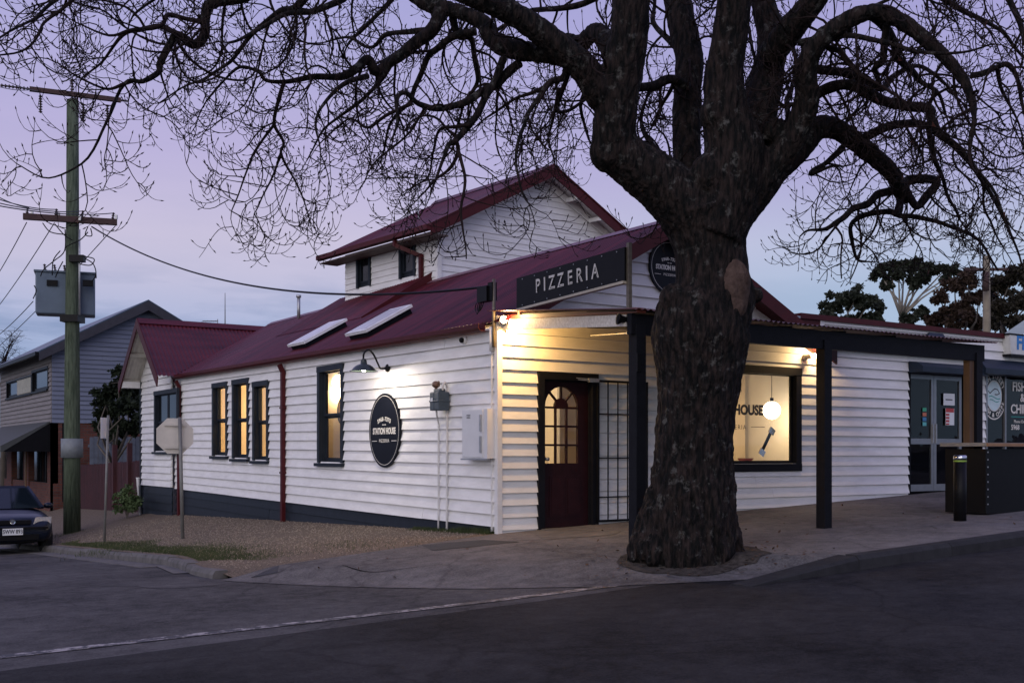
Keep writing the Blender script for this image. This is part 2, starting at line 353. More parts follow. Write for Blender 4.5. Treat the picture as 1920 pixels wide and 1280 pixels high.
# ------------------------------------------------------------------ weatherboards, windows, corrugated steel
def weatherboards(parent, org, u, n, length, z0, z1, pitch, m, holes=(), clip=None, sag=None, name='weatherboard', blen=(3.2, 5.2), proud=0.036, seed=1):
    # org: foot of the wall's start, u: along the wall, n: outward. holes: (a, b, zlo, zhi). clip(z)->(a, b)
    rnd = random.Random(seed); org = Vector(org); u = Vector(u); n = Vector(n); z = z0
    sag = sag or (lambda a: 0.0)
    while z < z1-0.015:
        zt = min(z+pitch, z1); A, B = (0.0, length) if clip is None else clip((z+zt)/2)
        A, B = max(A, 0), min(B, length)
        if B-A > 0.05:
            cuts = [A]; p = A+rnd.uniform(1.0, blen[1])
            while p < B-0.5: cuts.append(p); p += rnd.uniform(*blen)
            cuts.append(B); cuts = set(cuts)
            for a, b, c, d in holes:
                if c < zt and d > z:
                    for q in (a, b):
                        if A < q < B: cuts.add(q)
            cuts = sorted(cuts)
            for a, b in zip(cuts[:-1], cuts[1:]):
                if b-a < 0.004: continue
                mid = (a+b)/2; spans = [(z, zt)]
                for ha, hb, c, d in holes:
                    if ha-1e-6 <= mid <= hb+1e-6:
                        ns = []
                        for lo, hi in spans:
                            if d <= lo or c >= hi: ns.append((lo, hi)); continue
                            if lo < c-0.012: ns.append((lo, c))
                            if hi > d+0.012: ns.append((d, hi))
                        spans = ns
                jz = rnd.uniform(-0.0025, 0.0025); jo = rnd.uniform(-0.002, 0.003)
                for lo, hi in spans:
                    def pr(zz): return 0.004+proud*(1-(zz-z)/pitch)+jo
                    g = 0.0015
                    def P(s, zz, o): return org+u*s+n*o+Vector((0, 0, zz+sag(s)+(jz if zz == lo else 0)))
                    a2, b2 = a+g, b-g
                    q0 = [P(a2, lo, -0.012), P(a2, lo, pr(lo)), P(a2, hi+0.012, pr(hi)-0.003), P(a2, hi+0.012, -0.012)]
                    q1 = [P(b2, lo, -0.012), P(b2, lo, pr(lo)), P(b2, hi+0.012, pr(hi)-0.003), P(b2, hi+0.012, -0.012)]
                    MB().hexa(q0, q1).build(name, m, parent)
        z = zt
def rect_window(parent, org, u, n, a, b, zlo, zhi, m, arch=0.10, rails=(0.5,), sill=True, depth=0.10, sash=0.055, head=0.0, pane=None, name='window', sag=0.0, split=None, glass_off=None):
    """architrave, sashes, panes and a sill round the hole a..b, zlo..zhi"""
    org = Vector(org)+Vector((0, 0, sag)); u = Vector(u); n = Vector(n); Z = Vector((0, 0, 1))
    def P(s, z, o=0.0): return org+u*s+n*o+Z*z
    fr = MB()
    fr.box(P(a-arch/2+0.012, (zlo+zhi)/2, 0.022), arch, 0.05, zhi-zlo, u, n, Z)
    fr.box(P(b+arch/2-0.012, (zlo+zhi)/2, 0.022), arch, 0.05, zhi-zlo, u, n, Z)
    fr.box(P((a+b)/2, zhi+arch/2-0.012, 0.025), b-a+2*arch-0.02, 0.062, arch+0.002, u, n, Z)
    # reveals
    for s_, sg in ((a, 1), (b, -1)): fr.box(P(s_+sg*0.010, (zlo+zhi)/2, -depth/2), 0.02, depth+0.02, zhi-zlo-0.002, u, n, Z)
    fr.box(P((a+b)/2, zhi-0.010, -depth/2), b-a-0.042, depth+0.016, 0.02, u, n, Z)
    root = fr.build(name, m, parent)
    if sill: MB().box(P((a+b)/2, zlo-0.035, 0.015), b-a+2*arch+0.03, 0.16, 0.055, u, n, Z).build('sill', m, root)
    edges = [zlo]+[zlo+(zhi-zlo)*r for r in rails]+[zhi]
    cols = [a+0.02]+list(split or [])+[b-0.02]
    for c0, c1 in zip(cols[:-1], cols[1:]):
        for k, (e0, e1) in enumerate(zip(edges[:-1], edges[1:])):
            off = -depth*0.45-0.028*(len(edges)-2-k) if False else -depth*(0.80 if k == 0 and len(edges) > 2 else 0.45)
            s = MB(); w_ = sash; hb = sash*1.7 if k == 0 else sash*0.8
            s.box(P(c0+w_/2, (e0+e1)/2, off), w_, 0.035, e1-e0, u, n, Z); s.box(P(c1-w_/2, (e0+e1)/2, off), w_, 0.035, e1-e0, u, n, Z)
            s.box(P((c0+c1)/2, e0+hb/2, off), c1-c0-2*w_, 0.034, hb, u, n, Z); s.box(P((c0+c1)/2, e1-w_*0.4, off), c1-c0-2*w_, 0.034, w_*0.8, u, n, Z)
            s.build('sash', m, root)
            MB().box(P((c0+c1)/2, (e0+hb+e1-w_*0.8)/2, off), c1-c0-2*w_, 0.005, e1-e0-hb-w_*0.8, u, n, Z).build('pane', pane or GLASS, root)
    return root
def corrugated(name, o, u, L_, up, lo, hi, m, parent, pitch=0.085, amp=0.010, rows=2, thick=True):
    """sheet: along u for L_, ribs run along `up`; lo(a), hi(a) give extents up the slope"""
    o = Vector(o); u = Vector(u).normalized(); up = Vector(up).normalized(); n = u.cross(up).normalized()
    if n.z < 0: n = -n
    k = max(4, int(L_/pitch*6)); b = MB(); V = []; Fc = []
    for i in range(k+1):
        a = L_*i/k; w_ = amp*math.sin(2*math.pi*a/pitch); l, h = lo(a), hi(a)
        for r in range(rows):
            V.append(o+u*a+up*(l+(h-l)*r/(rows-1))+n*w_)
    for i in range(k):
        for r in range(rows-1): Fc.append((i*rows+r, (i+1)*rows+r, (i+1)*rows+r+1, i*rows+r+1))
    b.add(V, Fc); ob = b.build(name, m, parent, smooth=True); return ob

X, Y, Z = Vector((1, 0, 0)), Vector((0, 1, 0)), Vector((0, 0, 1))
EAVE = 2.74; RIDGE_S, RIDGE_Z = 2.83, 4.40
def eave_z(y): return EAVE+0.008*max(0, y)
PITCH = 0.163
house = thing('corner_restaurant', 'white weatherboard corner restaurant with burgundy iron roofs and dark window frames', 'building', (0, 0, 0))

# --- side street wall
sagf = lambda a: 0.010*a
side = MB().box((0.035, 7.0, 0.3), 0.02, 13.8, 0.01).build('side_wall', WHITE, house)     # a batten behind the boards; the boards carry the wall
side_holes = []
wpx = [((401, 716), (429, 858)), ((438.6, 709), (469, 863)), ((477, 713), (506, 867)), ((599, 683), (646.6, 872))]
ARCH = 0.10
wins = []
for (a, b) in wpx:
    pa, pb = onx(*a), onx(*b); y0, y1 = pb.y+ARCH-0.02, pa.y-ARCH+0.02; zl, zh = pb.z+0.04, onx((a[0]+b[0])/2, a[1]).z-ARCH
    wins.append((y0, y1, zl, zh))
for y0, y1, zl, zh in wins: side_holes.append((y0, y1, zl-sagf((y0+y1)/2), zh-sagf((y0+y1)/2)))
weatherboards(side, (0, 0.0, 0), Y, -X, 13.95, 0.085, EAVE-0.045, PITCH, WHITE, side_holes, sag=sagf, seed=3)
weatherboards(side, (0.012, 0.0, 0), Y, -X, 13.95, -0.66, 0.085, 0.186, SLATE, sag=lambda a: 0.012*a-0.001, seed=4, name='base_board', proud=0.018)
for k, (y0, y1, zl, zh) in enumerate(wins):
    rect_window(house, (0, 0, 0), Y, -X, y0, y1, zl, zh, SLATE, arch=ARCH, rails=(0.51,), depth=0.11, sash=0.05)
# corner trim
MB().box((-0.012, -0.012, 1.43), 0.075, 0.075, 2.86).build('corner_trim', WTRIM, house)
MB().box((-0.030, 0.10, 1.32), 0.05, 0.018, 2.6).build('corner_trim', WTRIM, house)
# interior linings so that light stays inside
WARM = mat('warm_interior_plaster', (0.62, 0.50, 0.34), 0.8, 0.06, 2)
CREAM = mat('cream_interior_wall', (0.74, 0.68, 0.58), 0.8, 0.05, 2)
WOODF = mat('timber_floor', (0.20, 0.11, 0.055), 0.5, 0.2, 3, stretch=(1, 8, 1))
room = MB()
room.box((3.05, 7.0, 2.845), 5.2, 13.6, 0.03)
room.build('ceiling_lining', CREAM, house)
MB().box((3.1, 7.0, 0.02), 5.9, 13.6, 0.03).build('floor_boards', WOODF, house)
MB().box((2.75, 8.7, 1.44), 0.06, 10.2, 2.8).build('inner_wall', WARM, house)
MB().box((1.4, 3.62, 1.44), 2.6, 0.05, 2.8).build('inner_wall', WARM, house)
MB().box((1.4, 6.55, 1.44), 2.6, 0.05, 2.8).build('inner_wall', WARM, house)
MB().box((1.4, 9.55, 1.44), 2.6, 0.05, 2.8).build('inner_wall', WARM, house) 
MB().box((1.4, 11.9, 1.44), 2.6, 0.05, 2.8).build('inner_wall', WARM, house)
MB().box((4.5, 3.5, 1.44), 3.4, 0.05, 2.8).build('inner_wall', WARM, house)
MB().box((6.2, 2.0, 1.44), 0.05, 3.3, 2.8).build('inner_wall', CREAM, house)
MB().box((2.62, 2.9, 1.44), 0.05, 1.3, 2.8).build('inner_wall', CREAM, house)

# --- front wall below and above the verandah roof
dl, dr = ony(1006, 697), ony(1118, 986)
D0, D1, DTOP = dl.x+0.09, dr.x-0.09, dl.z-0.09
wl, wr = ony(1290, 681), ony(1501, 689)
F0, F1 = wl.x+0.13, wr.x-0.13; FZ1 = ony(1450, 686).z-0.12; FZ0 = ony(1450, 882).z+0.10
front = MB().box((3.2, 0.035, 2.6), 6.0, 0.02, 0.01).build('front_wall', WHITE, house)
lslope = (RIDGE_Z-EAVE-0.06)/(RIDGE_S+0.02); rslope = 0.50
def gclip(z):
    if z < 2.70: return (0.0, 6.3)
    return ((z-2.68)/lslope-0.0, min(6.3, RIDGE_S+(RIDGE_Z-0.06-z)/rslope))
weatherboards(front, (0.0, 0, 0), X, -Y, 6.3, -0.12, RIDGE_Z-0.08, PITCH, WHITE, [(D0, D1, -0.5, DTOP), (F0, F1, FZ0, FZ1)], clip=gclip, seed=5)
# big front window
fw = rect_window(house, (0, 0, 0), X, -Y, F0, F1, FZ0, FZ1, SLATE2, arch=0.12, rails=(), sill=False, depth=0.10, sash=0.035)
MB().box(((F0+F1)/2, -0.022, FZ0-0.050), F1-F0+0.22, 0.06, 0.12).build('sill', SLATE2, fw)
# --- the door with its fanlight
df = MB()
for xx in (D0-0.04, D1+0.04): df.box((xx, -0.025, DTOP/2-0.05), 0.10, 0.06, DTOP+0.12)
df.box(((D0+D1)/2, -0.025, DTOP+0.045), D1-D0+0.18, 0.064, 0.10)
for xx, sg in ((D0, 1), (D1, -1)): df.box((xx+sg*0.012, 0.05, DTOP/2-0.05), 0.024, 0.09, DTOP+0.1)
df.box(((D0+D1)/2, 0.05, DTOP-0.012), D1-D0-0.05, 0.088, 0.024)
df.build('door_frame', SLATE2, house)
def dpx(px, py): q = ony(px, py, 0.03); return q.x, q.z
LX0, LZ1 = D0+0.027, DTOP-0.027; LX1 = D1-0.027; LZ0 = 0.03
gx0, _ = dpx(1023, 800); gx1, _ = dpx(1084, 800); acx = (gx0+gx1)/2; ar = (gx1-gx0)/2
az = dpx(1054, 762)[1]; rows_z = [dpx(1054, q)[1] for q in (868, 834, 799, 764)]
door = MB()
yo, th = 0.06, 0.04
def dbox(x0, x1, z0, z1, t=th, yy=yo): door.box(((x0+x1)/2, yy, (z0+z1)/2), x1-x0, t, z1-z0)
dbox(LX0, gx0, LZ0, LZ1); dbox(gx1, LX1, LZ0, LZ1); dbox(gx0, gx1, LZ0, rows_z[0])
# arch head: fill between arch and top
seg = 16
for k in range(seg):
    a0, a1 = math.pi*k/seg, math.pi*(k+1)/seg
    p0 = (acx+ar*math.cos(a0), az+ar*math.sin(a0)*0.98); p1 = (acx+ar*math.cos(a1), az+ar*math.sin(a1)*0.98)
    door.hexa([(p0[0], yo-th/2, p0[1]), (p1[0], yo-th/2, p1[1]), (p1[0], yo-th/2, LZ1), (p0[0], yo-th/2, LZ1)], [(p0[0], yo+th/2, p0[1]), (p1[0], yo+th/2, p1[1]), (p1[0], yo+th/2, LZ1), (p0[0], yo+th/2, LZ1)])
cw = (gx1-gx0)/3
for k in (1, 2): dbox(gx0+cw*k-0.013, gx0+cw*k+0.013, rows_z[0], az, 0.036)
for q in rows_z[1:]: dbox(gx0, gx1, q-0.014, q+0.014, 0.038)
for k in (1, 2, 3):
    a = math.pi*k/4; door.bar((acx+0.10*math.cos(a), yo, az+0.10*math.sin(a)), (acx+ar*math.cos(a), yo, az+ar*math.sin(a)), 0.036, 0.024, up=(-math.sin(a), 0, math.cos(a)))
hub = [(acx+0.115*math.cos(math.pi*k/10), yo-0.019, az+0.115*math.sin(math.pi*k/10)) for k in range(11)]
door.plate(hub, (0, 1, 0), 0.038)
dr_ = door.build('door', DOORR, house)
for k in (0, 1): 
    c = (LX0+0.12+(LX1-LX0-0.24)*(0.25+0.5*k)); MB().box((c, yo-0.02, 0.47), 0.27, 0.018, 0.56).build('raised_panel', DOORR, dr_); MB().box((c, yo-0.029, 0.47), 0.20, 0.012, 0.48).build('raised_panel', DOORR, dr_)
for r in range(3):
    for k in range(3): MB().box((gx0+cw*(k+0.5), yo, (rows_z[r]+rows_z[r+1])/2), cw-0.02, 0.005, rows_z[r+1]-rows_z[r]-0.02).build('pane', GLASS, dr_)
for k in range(4):
    a0, a1 = math.pi*k/4+0.03, math.pi*(k+1)/4-0.03; pts = [(acx+0.11*math.cos(a0), yo, az+0.11*math.sin(a0)+0.012)]+[(acx+ar*math.cos(a0+(a1-a0)*j/4), yo, az+ar*math.sin(a0+(a1-a0)*j/4)) for j in range(5)]+[(acx+0.11*math.cos(a1), yo, az+0.11*math.sin(a1)+0.012)]
    MB().plate(pts, (0, 1, 0), 0.004).build('pane', GLASS, dr_)
MB().lathe([(0.0, 0), (0.025, 0), (0.025, 0.01), (0.012, 0.015), (0.012, 0.045), (0.028, 0.05), (0.028, 0.07), (0, 0.075)], (LX0+0.05, yo-0.02, 0.98), (0, -1, 0), 14).build('door_knob', GALV, dr_, True)
cl_ = MB().box((D1-0.02, -0.075, DTOP+0.005), 0.17, 0.05, 0.055)
cl_.bar((D1-0.10, -0.08, DTOP-0.0), (D1-0.36, -0.03, DTOP+0.015), 0.02, 0.012); cl_.bar((D1-0.12, -0.09, DTOP+0.02), (D1-0.30, -0.05, DTOP+0.03), 0.016, 0.010)
cl_.build('door_closer', GALV, dr_)
MB().box(((D0+D1)/2, -0.06, 0.022), D1-D0+0.1, 0.22, 0.035).build('door_step', CONC, house)
# --- security screen folded back against the wall
gl, gr_ = ony(1121, 714, -0.07), ony(1212, 975, -0.07)
g0, g1, gz0, gz1 = gl.x, gr_.x, gr_.z+0.02, gl.z
fm = MB()
for xx in (g0, g1): fm.box((xx, -0.075, (gz0+gz1)/2), 0.03, 0.03, gz1-gz0)
for zz in (gz0, gz1): fm.box(((g0+g1)/2, -0.075, zz), g1-g0+0.03, 0.032, 0.03)
scr = fm.build('security_screen', BLACK, house)
for k in range(1, 5): MB().box((g0+(g1-g0)*k/5, -0.075, (gz0+gz1)/2), 0.014, 0.014, gz1-gz0-0.03).build('bar', BLACK, scr)
for fz in (0.165, 0.48, 0.76): MB().box(((g0+g1)/2, -0.083, gz1-(gz1-gz0)*(fz+0.07)), g1-g0-0.03, 0.012, 0.018).build('bar', BLACK, scr)
# --- main roof: left slope, right slope, ridge, barges, gutters
O = Vector((-0.22, -0.33, EAVE-0.10)); upv = Vector((RIDGE_S+0.22, 0, RIDGE_Z+0.02-(EAVE-0.10))); SL = upv.length
# slope bends a little with the sag of the eaves
def slopez(s, y): t = (s+0.22)/(RIDGE_S+0.22); return (EAVE-0.03+0.008*max(0, y))*(1-t)+(RIDGE_Z+0.02)*t
def corr_slope(name, y0, y1, slo, shi, m, dz=0.0, k_per=6, pitch=0.10, amp=0.016, zf=slopez):
    n = int((y1-y0)/pitch*k_per); V = []; Fc = []; rows = 7
    for i in range(n+1):
        y = y0+(y1-y0)*i/n; w_ = amp*math.sin(2*math.pi*y/pitch); a, b = slo(y), shi(y)
        for r in range(rows):
            s = a+(b-a)*r/(rows-1); V.append((s-w_*0.5, y, zf(s, y)+dz+w_*0.87))
    for i in range(n):
        for r in range(rows-1): Fc.append((i*rows+r, (i+1)*rows+r, (i+1)*rows+r+1, i*rows+r+1))
    return MB().add(V, Fc).build(name, m, house, True)
def valley(y): return -0.10 if y < 13.45 else -0.10+(y-13.45)*1.66
corr_slope('roof_slope', -0.33, 15.05, valley, lambda y: RIDGE_S, ROOFR)
MB().plate([(RIDGE_S, -0.33, RIDGE_Z+0.015), (6.25, -0.33, RIDGE_Z-0.5*3.42+0.015), (6.25, 15.0, RIDGE_Z-0.5*3.42+0.015), (RIDGE_S, 15.0, RIDGE_Z+0.015)], (0, 0, 1), 0.012).build('roof_slope', ROOFR, house)
MB().hexa([(RIDGE_S-0.14, -0.34, RIDGE_Z-0.03), (RIDGE_S, -0.34, RIDGE_Z+0.055), (RIDGE_S+0.14, -0.34, RIDGE_Z-0.01)], [(RIDGE_S-0.14, 15.1, RIDGE_Z-0.03), (RIDGE_S, 15.1, RIDGE_Z+0.055), (RIDGE_S+0.14, 15.1, RIDGE_Z-0.01)]).build('ridge_cap', mat('pale_ridge_cap', (0.16, 0.075, 0.10), 0.45), house)
# barge boards of the front gable
for (s0, z0, s1, z1) in ((0.32, slopez(0.32, 0), RIDGE_S, RIDGE_Z+0.01), (RIDGE_S, RIDGE_Z+0.01, 6.25, RIDGE_Z-0.5*3.42)):
    MB().hexa([(s0, -0.355, z0-0.19), (s1, -0.355, z1-0.21), (s1, -0.355, z1+0.03), (s0, -0.355, z0+0.03)], [(s0, -0.325, z0-0.19), (s1, -0.325, z1-0.21), (s1, -0.325, z1+0.03), (s0, -0.325, z0+0.03)]).build('barge_board', REDTR, house)
    MB().hexa([(s0, -0.324, z0-0.12), (s1, -0.324, z1-0.14), (s1, -0.324, z1-0.12), (s0, -0.324, z0-0.10)], [(s0, 0.02, z0-0.12), (s1, 0.02, z1-0.14), (s1, 0.02, z1-0.12), (s0, 0.02, z0-0.10)]).build('soffit', REDTR, house)
# gutter: quad profile along the eave
gprof = [(-0.08, 0.06), (-0.08, -0.045), (-0.16, -0.045), (-0.195, -0.01), (-0.195, 0.045), (-0.183, 0.045), (-0.183, -0.005), (-0.155, -0.033), (-0.092, -0.033), (-0.092, 0.06)]
def gut(y0, y1): return MB().hexa([(a, y0, eave_z(y0)-0.02+b) for a, b in gprof], [(a, y1, eave_z(y1)-0.02+b) for a, b in gprof])
for k in range(5):
    a = 0.20+k*2.70; gut(a, a+2.70-0.004).build('gutter', REDTR, house)
MB().hexa([(-0.045, 0.0, EAVE-0.055), (-0.085, 0.0, EAVE-0.055), (-0.085, 0.0, EAVE-0.035), (-0.045, 0.0, EAVE-0.035)], [(-0.045, 13.9, EAVE+0.055), (-0.085, 13.9, EAVE+0.055), (-0.085, 13.9, EAVE+0.075), (-0.045, 13.9, EAVE+0.075)]).build('eave_lining', WTRIM, house)
def downpipe(px, ztop, zbot, xo=-0.07, wd=0.09):
    y = onx(px, 800).y; m = MB(); m.box((xo, y, (ztop+zbot)/2), 0.07, wd, ztop-zbot); m.bar((-0.14, y, ztop+0.12), (xo, y, ztop-0.02), 0.085, 0.07)
    o = m.build('downpipe', REDTR, house)
    for zz in (0.7, 1.9): MB().box((xo-0.002, y, zz), 0.08, wd+0.06, 0.03).build('bracket', REDTR, o)
downpipe(537, 2.58, -0.35); downpipe(341, 2.62, -0.50)
# --- skylights on the slope
def sky_light(pts):
    P = []
    for px, py in pts:
        q0 = Vector((0, 0, EAVE)); n_ = Vector((-lslope, 0, 1)).normalized(); P.append(onpl(px, py, Vector((0, 0, slopez(0, 4)+0.14)), n_))
    # squared up: width along y, length up the slope
    y0 = (P[0].y+P[3].y)/2; y1 = (P[1].y+P[2].y)/2; s0 = (P[0].x+P[1].x)/2; s1 = (P[2].x+P[3].x)/2
    n_ = Vector((-lslope, 0, 1)).normalized(); u_ = Vector((1, 0, lslope)).normalized()
    c = Vector(((s0+s1)/2, (y0+y1)/2, slopez((s0+s1)/2, (y0+y1)/2))); ln = abs(s1-s0)/u_.x; wd = abs(y1-y0)
    print('skylight', ln, wd, c)
    ln = max(0.9, min(1.6, ln)); wd = max(0.45, min(0.7, wd))
    o = MB().box(c+n_*0.05, ln, wd, 0.10, u_, Y, n_).build('skylight', SLATE2, house)
    MB().box(c+n_*0.125, ln+0.08, wd+0.08, 0.05, u_, Y, n_).build('frame', mat('white_skylight_frame', (0.8, 0.8, 0.8), 0.4), o)
    MB().box(c+n_*0.153, ln-0.06, wd-0.06, 0.01, u_, Y, n_).build('pane', mat('skylight_acrylic', (0.62, 0.62, 0.66), 0.25), o)
sky_light([(545, 642), (577, 637), (645, 607), (636, 602)])
sky_light([(652, 620), (690, 615), (766, 579), (757, 575)])
# --- raised roof strip against the upper storey and flue
zf2 = lambda s, y: slopez(s, y)+0.02+0.13*max(0, (s-1.3))/1.5
corr_slope('roof_apron', 6.75, 11.0, lambda y: 1.3, lambda y: 2.84, ROOFR, zf=zf2)
MB().hexa([(1.3, 6.72, slopez(1.3, 6.7)+0.015), (2.86, 6.72, slopez(2.86, 6.7)+0.015), (2.86, 6.72, slopez(2.86, 6.7)+0.20), (1.3, 6.72, slopez(1.3, 6.7)+0.045)], [(1.3, 6.75, slopez(1.3, 6.7)+0.015), (2.86, 6.75, slopez(2.86, 6.7)+0.015), (2.86, 6.75, slopez(2.86, 6.7)+0.20), (1.3, 6.75, slopez(1.3, 6.7)+0.045)]).build('apron_fascia', REDTR, house)
fl = onpl(560, 592, Vector((0, 0, slopez(0, 11))), Vector((-lslope, 0, 1)).normalized())
flz = CAM.z+(HOR-553)/FPX*((fl-CAM).dot(CF))
MB().tube([(fl.x, fl.y, fl.z-0.1), (fl.x, fl.y, flz-0.06)], 0.04, 10).tube([(fl.x, fl.y, flz-0.06), (fl.x, fl.y, flz)], 0.06, 10).build('flue_pipe', GALV, house, True)

# --- upper storey, turned a few degrees
UT = R_(4.5); UX = Vector((math.cos(UT), math.sin(UT), 0)); UY = Vector((-math.sin(UT), math.cos(UT), 0)); UO = Vector((2.86, 6.55, 0))
UO = ony(820, 500, 6.55); UO.z = 0
ue = onpl(648, 500, UO, UX); ULEN = (ue-UO).dot(UY)
apx = onpl(1015, 330, UO, UY); UW = 2*(apx-UO).dot(UX); UEZ = onpl(820, 438, UO, UX).z; UAZ = onpl(1015, 329, UO, UY).z
print('upper', UO, ULEN, UW, UEZ, UAZ)
UEZ = 5.50; us = (UAZ-UEZ)/(UW/2)
upper = MB().box(UO+UX*(UW/2)+UY*0.04+Z*4.2, UW-0.1, 0.02, 0.01, UX, UY, Z).build('upper_wall', WHITE, house)
weatherboards(upper, UO, UX, -UY, UW, 4.0, UAZ, 0.125, WHITE, clip=lambda z: (0, UW) if z < UEZ else ((z-UEZ)/us, UW-(z-UEZ)/us), seed=8, proud=0.016)
up2 = MB().box(UO+UY*(ULEN/2)+UX*0.04+Z*4.2, 0.02, ULEN-0.1, 0.01, UX, UY, Z).build('upper_side_wall', WHITE, house)
uh = []
for x0, x1, y0, y1 in ((670.5, 697, 475, 541), (750.5, 781, 455, 523)):
    a, b = onpl(x0, (y0+y1)/2, UO, UX), onpl(x1, (y0+y1)/2, UO, UX); xm = (x0+x1)/2
    uh.append(((b-UO).dot(UY)+0.06, (a-UO).dot(UY)-0.06, onpl(xm, y1, UO, UX).z+0.03, onpl(xm, y0, UO, UX).z-0.05))
weatherboards(up2, UO, UY, -UX, ULEN, 4.0, UEZ-0.10, 0.125, WHITE, uh, seed=9, proud=0.016)
DARKG = mat('dark_room_glass', (0.008, 0.010, 0.013), 0.1, 0.3, 2, spec=0.35)
for a, b, c, d in uh: rect_window(house, UO, UY, -UX, a, b, c, d, SLATE, arch=0.07, rails=(0.16,), sill=False, depth=0.06, sash=0.04, pane=DARKG)
MB().box(UO+UX*0.02+UY*0.0-UY*0.02+Z*4.66, 0.10, 0.06, 1.30, UX, UY, Z).build('corner_trim', WTRIM, house)
OH, OF = 0.42, 0.38
def uslope(sg, name):
    n = int((ULEN+2*OF)/0.085*5); V = []; Fc = []; 
    for i in range(n+1):
        yy = -OF+(ULEN+2*OF)*i/n; w_ = 0.014*math.sin(2*math.pi*yy/0.085)
        for r in range(4):
            xx = -OH+(UW/2+OH)*r/3; zz = UEZ+0.10+xx*us; xl = xx if sg < 0 else UW-xx
            V.append(UO+UX*xl+UY*yy+Z*(zz+w_))
    for i in range(n):
        for r in range(3): Fc.append((i*4+r, (i+1)*4+r, (i+1)*4+r+1, i*4+r+1))
    MB().add(V, Fc).build(name, ROOFR, house, True)
uslope(-1, 'upper_roof_slope'); uslope(1, 'upper_roof_slope')
def U(x, y, z): return UO+UX*x+UY*y+Z*z
ez = UEZ+0.10-OH*us; rz = UEZ+0.10+UW/2*us
for sg in (-1, 1):
    fx = (lambda x: x) if sg < 0 else (lambda x: UW-x)
    MB().hexa([U(fx(-OH), -OF-0.03, ez-0.19), U(fx(UW/2), -OF-0.03, rz-0.20), U(fx(UW/2), -OF-0.03, rz+0.02), U(fx(-OH), -OF-0.03, ez+0.02)], [U(fx(-OH), -OF, ez-0.19), U(fx(UW/2), -OF, rz-0.20), U(fx(UW/2), -OF, rz+0.02), U(fx(-OH), -OF, ez+0.02)]).build('barge_board', REDTR, house)
    MB().hexa([U(fx(-OH), -OF-0.05, ez+0.025), U(fx(UW/2), -OF-0.05, rz+0.025), U(fx(UW/2), -OF-0.05, rz+0.055), U(fx(-OH), -OF-0.05, ez+0.055)], [U(fx(-OH), -OF+0.10, ez+0.025), U(fx(UW/2), -OF+0.10, rz+0.025), U(fx(UW/2), -OF+0.10, rz+0.055), U(fx(-OH), -OF+0.10, ez+0.055)]).build('barge_capping', REDTR, house)
    MB().hexa([U(fx(-OH+0.05), -OF, ez-0.02), U(fx(UW/2), -OF, rz-0.06), U(fx(UW/2), -OF, rz-0.04), U(fx(-OH+0.05), -OF, ez)], [U(fx(-OH+0.05), 0.0, ez-0.02), U(fx(UW/2), 0.0, rz-0.06), U(fx(UW/2), 0.0, rz-0.04), U(fx(-OH+0.05), 0.0, ez)]).build('soffit', WTRIM, house)
    MB().hexa([U(fx(0.05), -0.055, UEZ-0.10), U(fx(UW/2), -0.055, UAZ-0.16), U(fx(UW/2), -0.055, UAZ-0.0), U(fx(0.05), -0.055, UEZ+0.05)], [U(fx(0.05), -0.030, UEZ-0.10), U(fx(UW/2), -0.030, UAZ-0.16), U(fx(UW/2), -0.030, UAZ-0.0), U(fx(0.05), -0.030, UEZ+0.05)]).build('frieze_board', WTRIM, house)
    if sg > 0:
        for t in (0.25, 0.5, 0.75): MB().box(U(fx(UW/2*t), -OF/2-0.02, UEZ+0.10+UW/2*t*us-0.20), 0.06, OF-0.03, 0.08, UX, UY, Z).build('purlin_end', WTRIM, house)
MB().hexa([U(-OH-0.11, -OF-0.03, ez-0.08), U(-OH-0.01, -OF-0.03, ez-0.10), U(-OH-0.01, -OF-0.03, ez+0.01), U(-OH-0.11, -OF-0.03, ez+0.01)], [U(-OH-0.11, ULEN+OF, ez-0.08), U(-OH-0.01, ULEN+OF, ez-0.10), U(-OH-0.01, ULEN+OF, ez+0.01), U(-OH-0.11, ULEN+OF, ez+0.01)]).build('gutter', REDTR, house)
MB().hexa([U(-OH, -OF, ez-0.16), U(0.0, -OF, ez-0.16), U(0.0, -OF, ez-0.13), U(-OH, -OF, ez-0.13)], [U(-OH, ULEN+OF, ez-0.16), U(0.0, ULEN+OF, ez-0.16), U(0.0, ULEN+OF, ez-0.13), U(-OH, ULEN+OF, ez-0.13)]).build('soffit', mat('shaded_brown_soffit', (0.10, 0.07, 0.06), 0.7), house)  # shade under the eave is put into this dark brown colour
dpx_ = onpl(794, 500, UO, UX); yy = (dpx_-UO).dot(UY)
MB().bar(U(-OH-0.02, yy+0.35, ez-0.10), U(-OH-0.02, yy+0.35, ez-0.22), 0.08, 0.08).bar(U(-OH-0.02, yy+0.35, ez-0.20), U(-0.06, yy, ez-0.42), 0.08, 0.08).bar(U(-0.06, yy, ez-0.38), U(-0.06, yy, 4.40), 0.085, 0.07).build('downpipe', REDTR, house)
MB().hexa([U(UW/2-0.13, -OF-0.04, rz-0.04), U(UW/2, -OF-0.04, rz+0.07), U(UW/2+0.13, -OF-0.04, rz-0.04)], [U(UW/2-0.13, ULEN+OF, rz-0.04), U(UW/2, ULEN+OF, rz+0.07), U(UW/2+0.13, ULEN+OF, rz-0.04)]).build('ridge_cap', ROOFR, house)

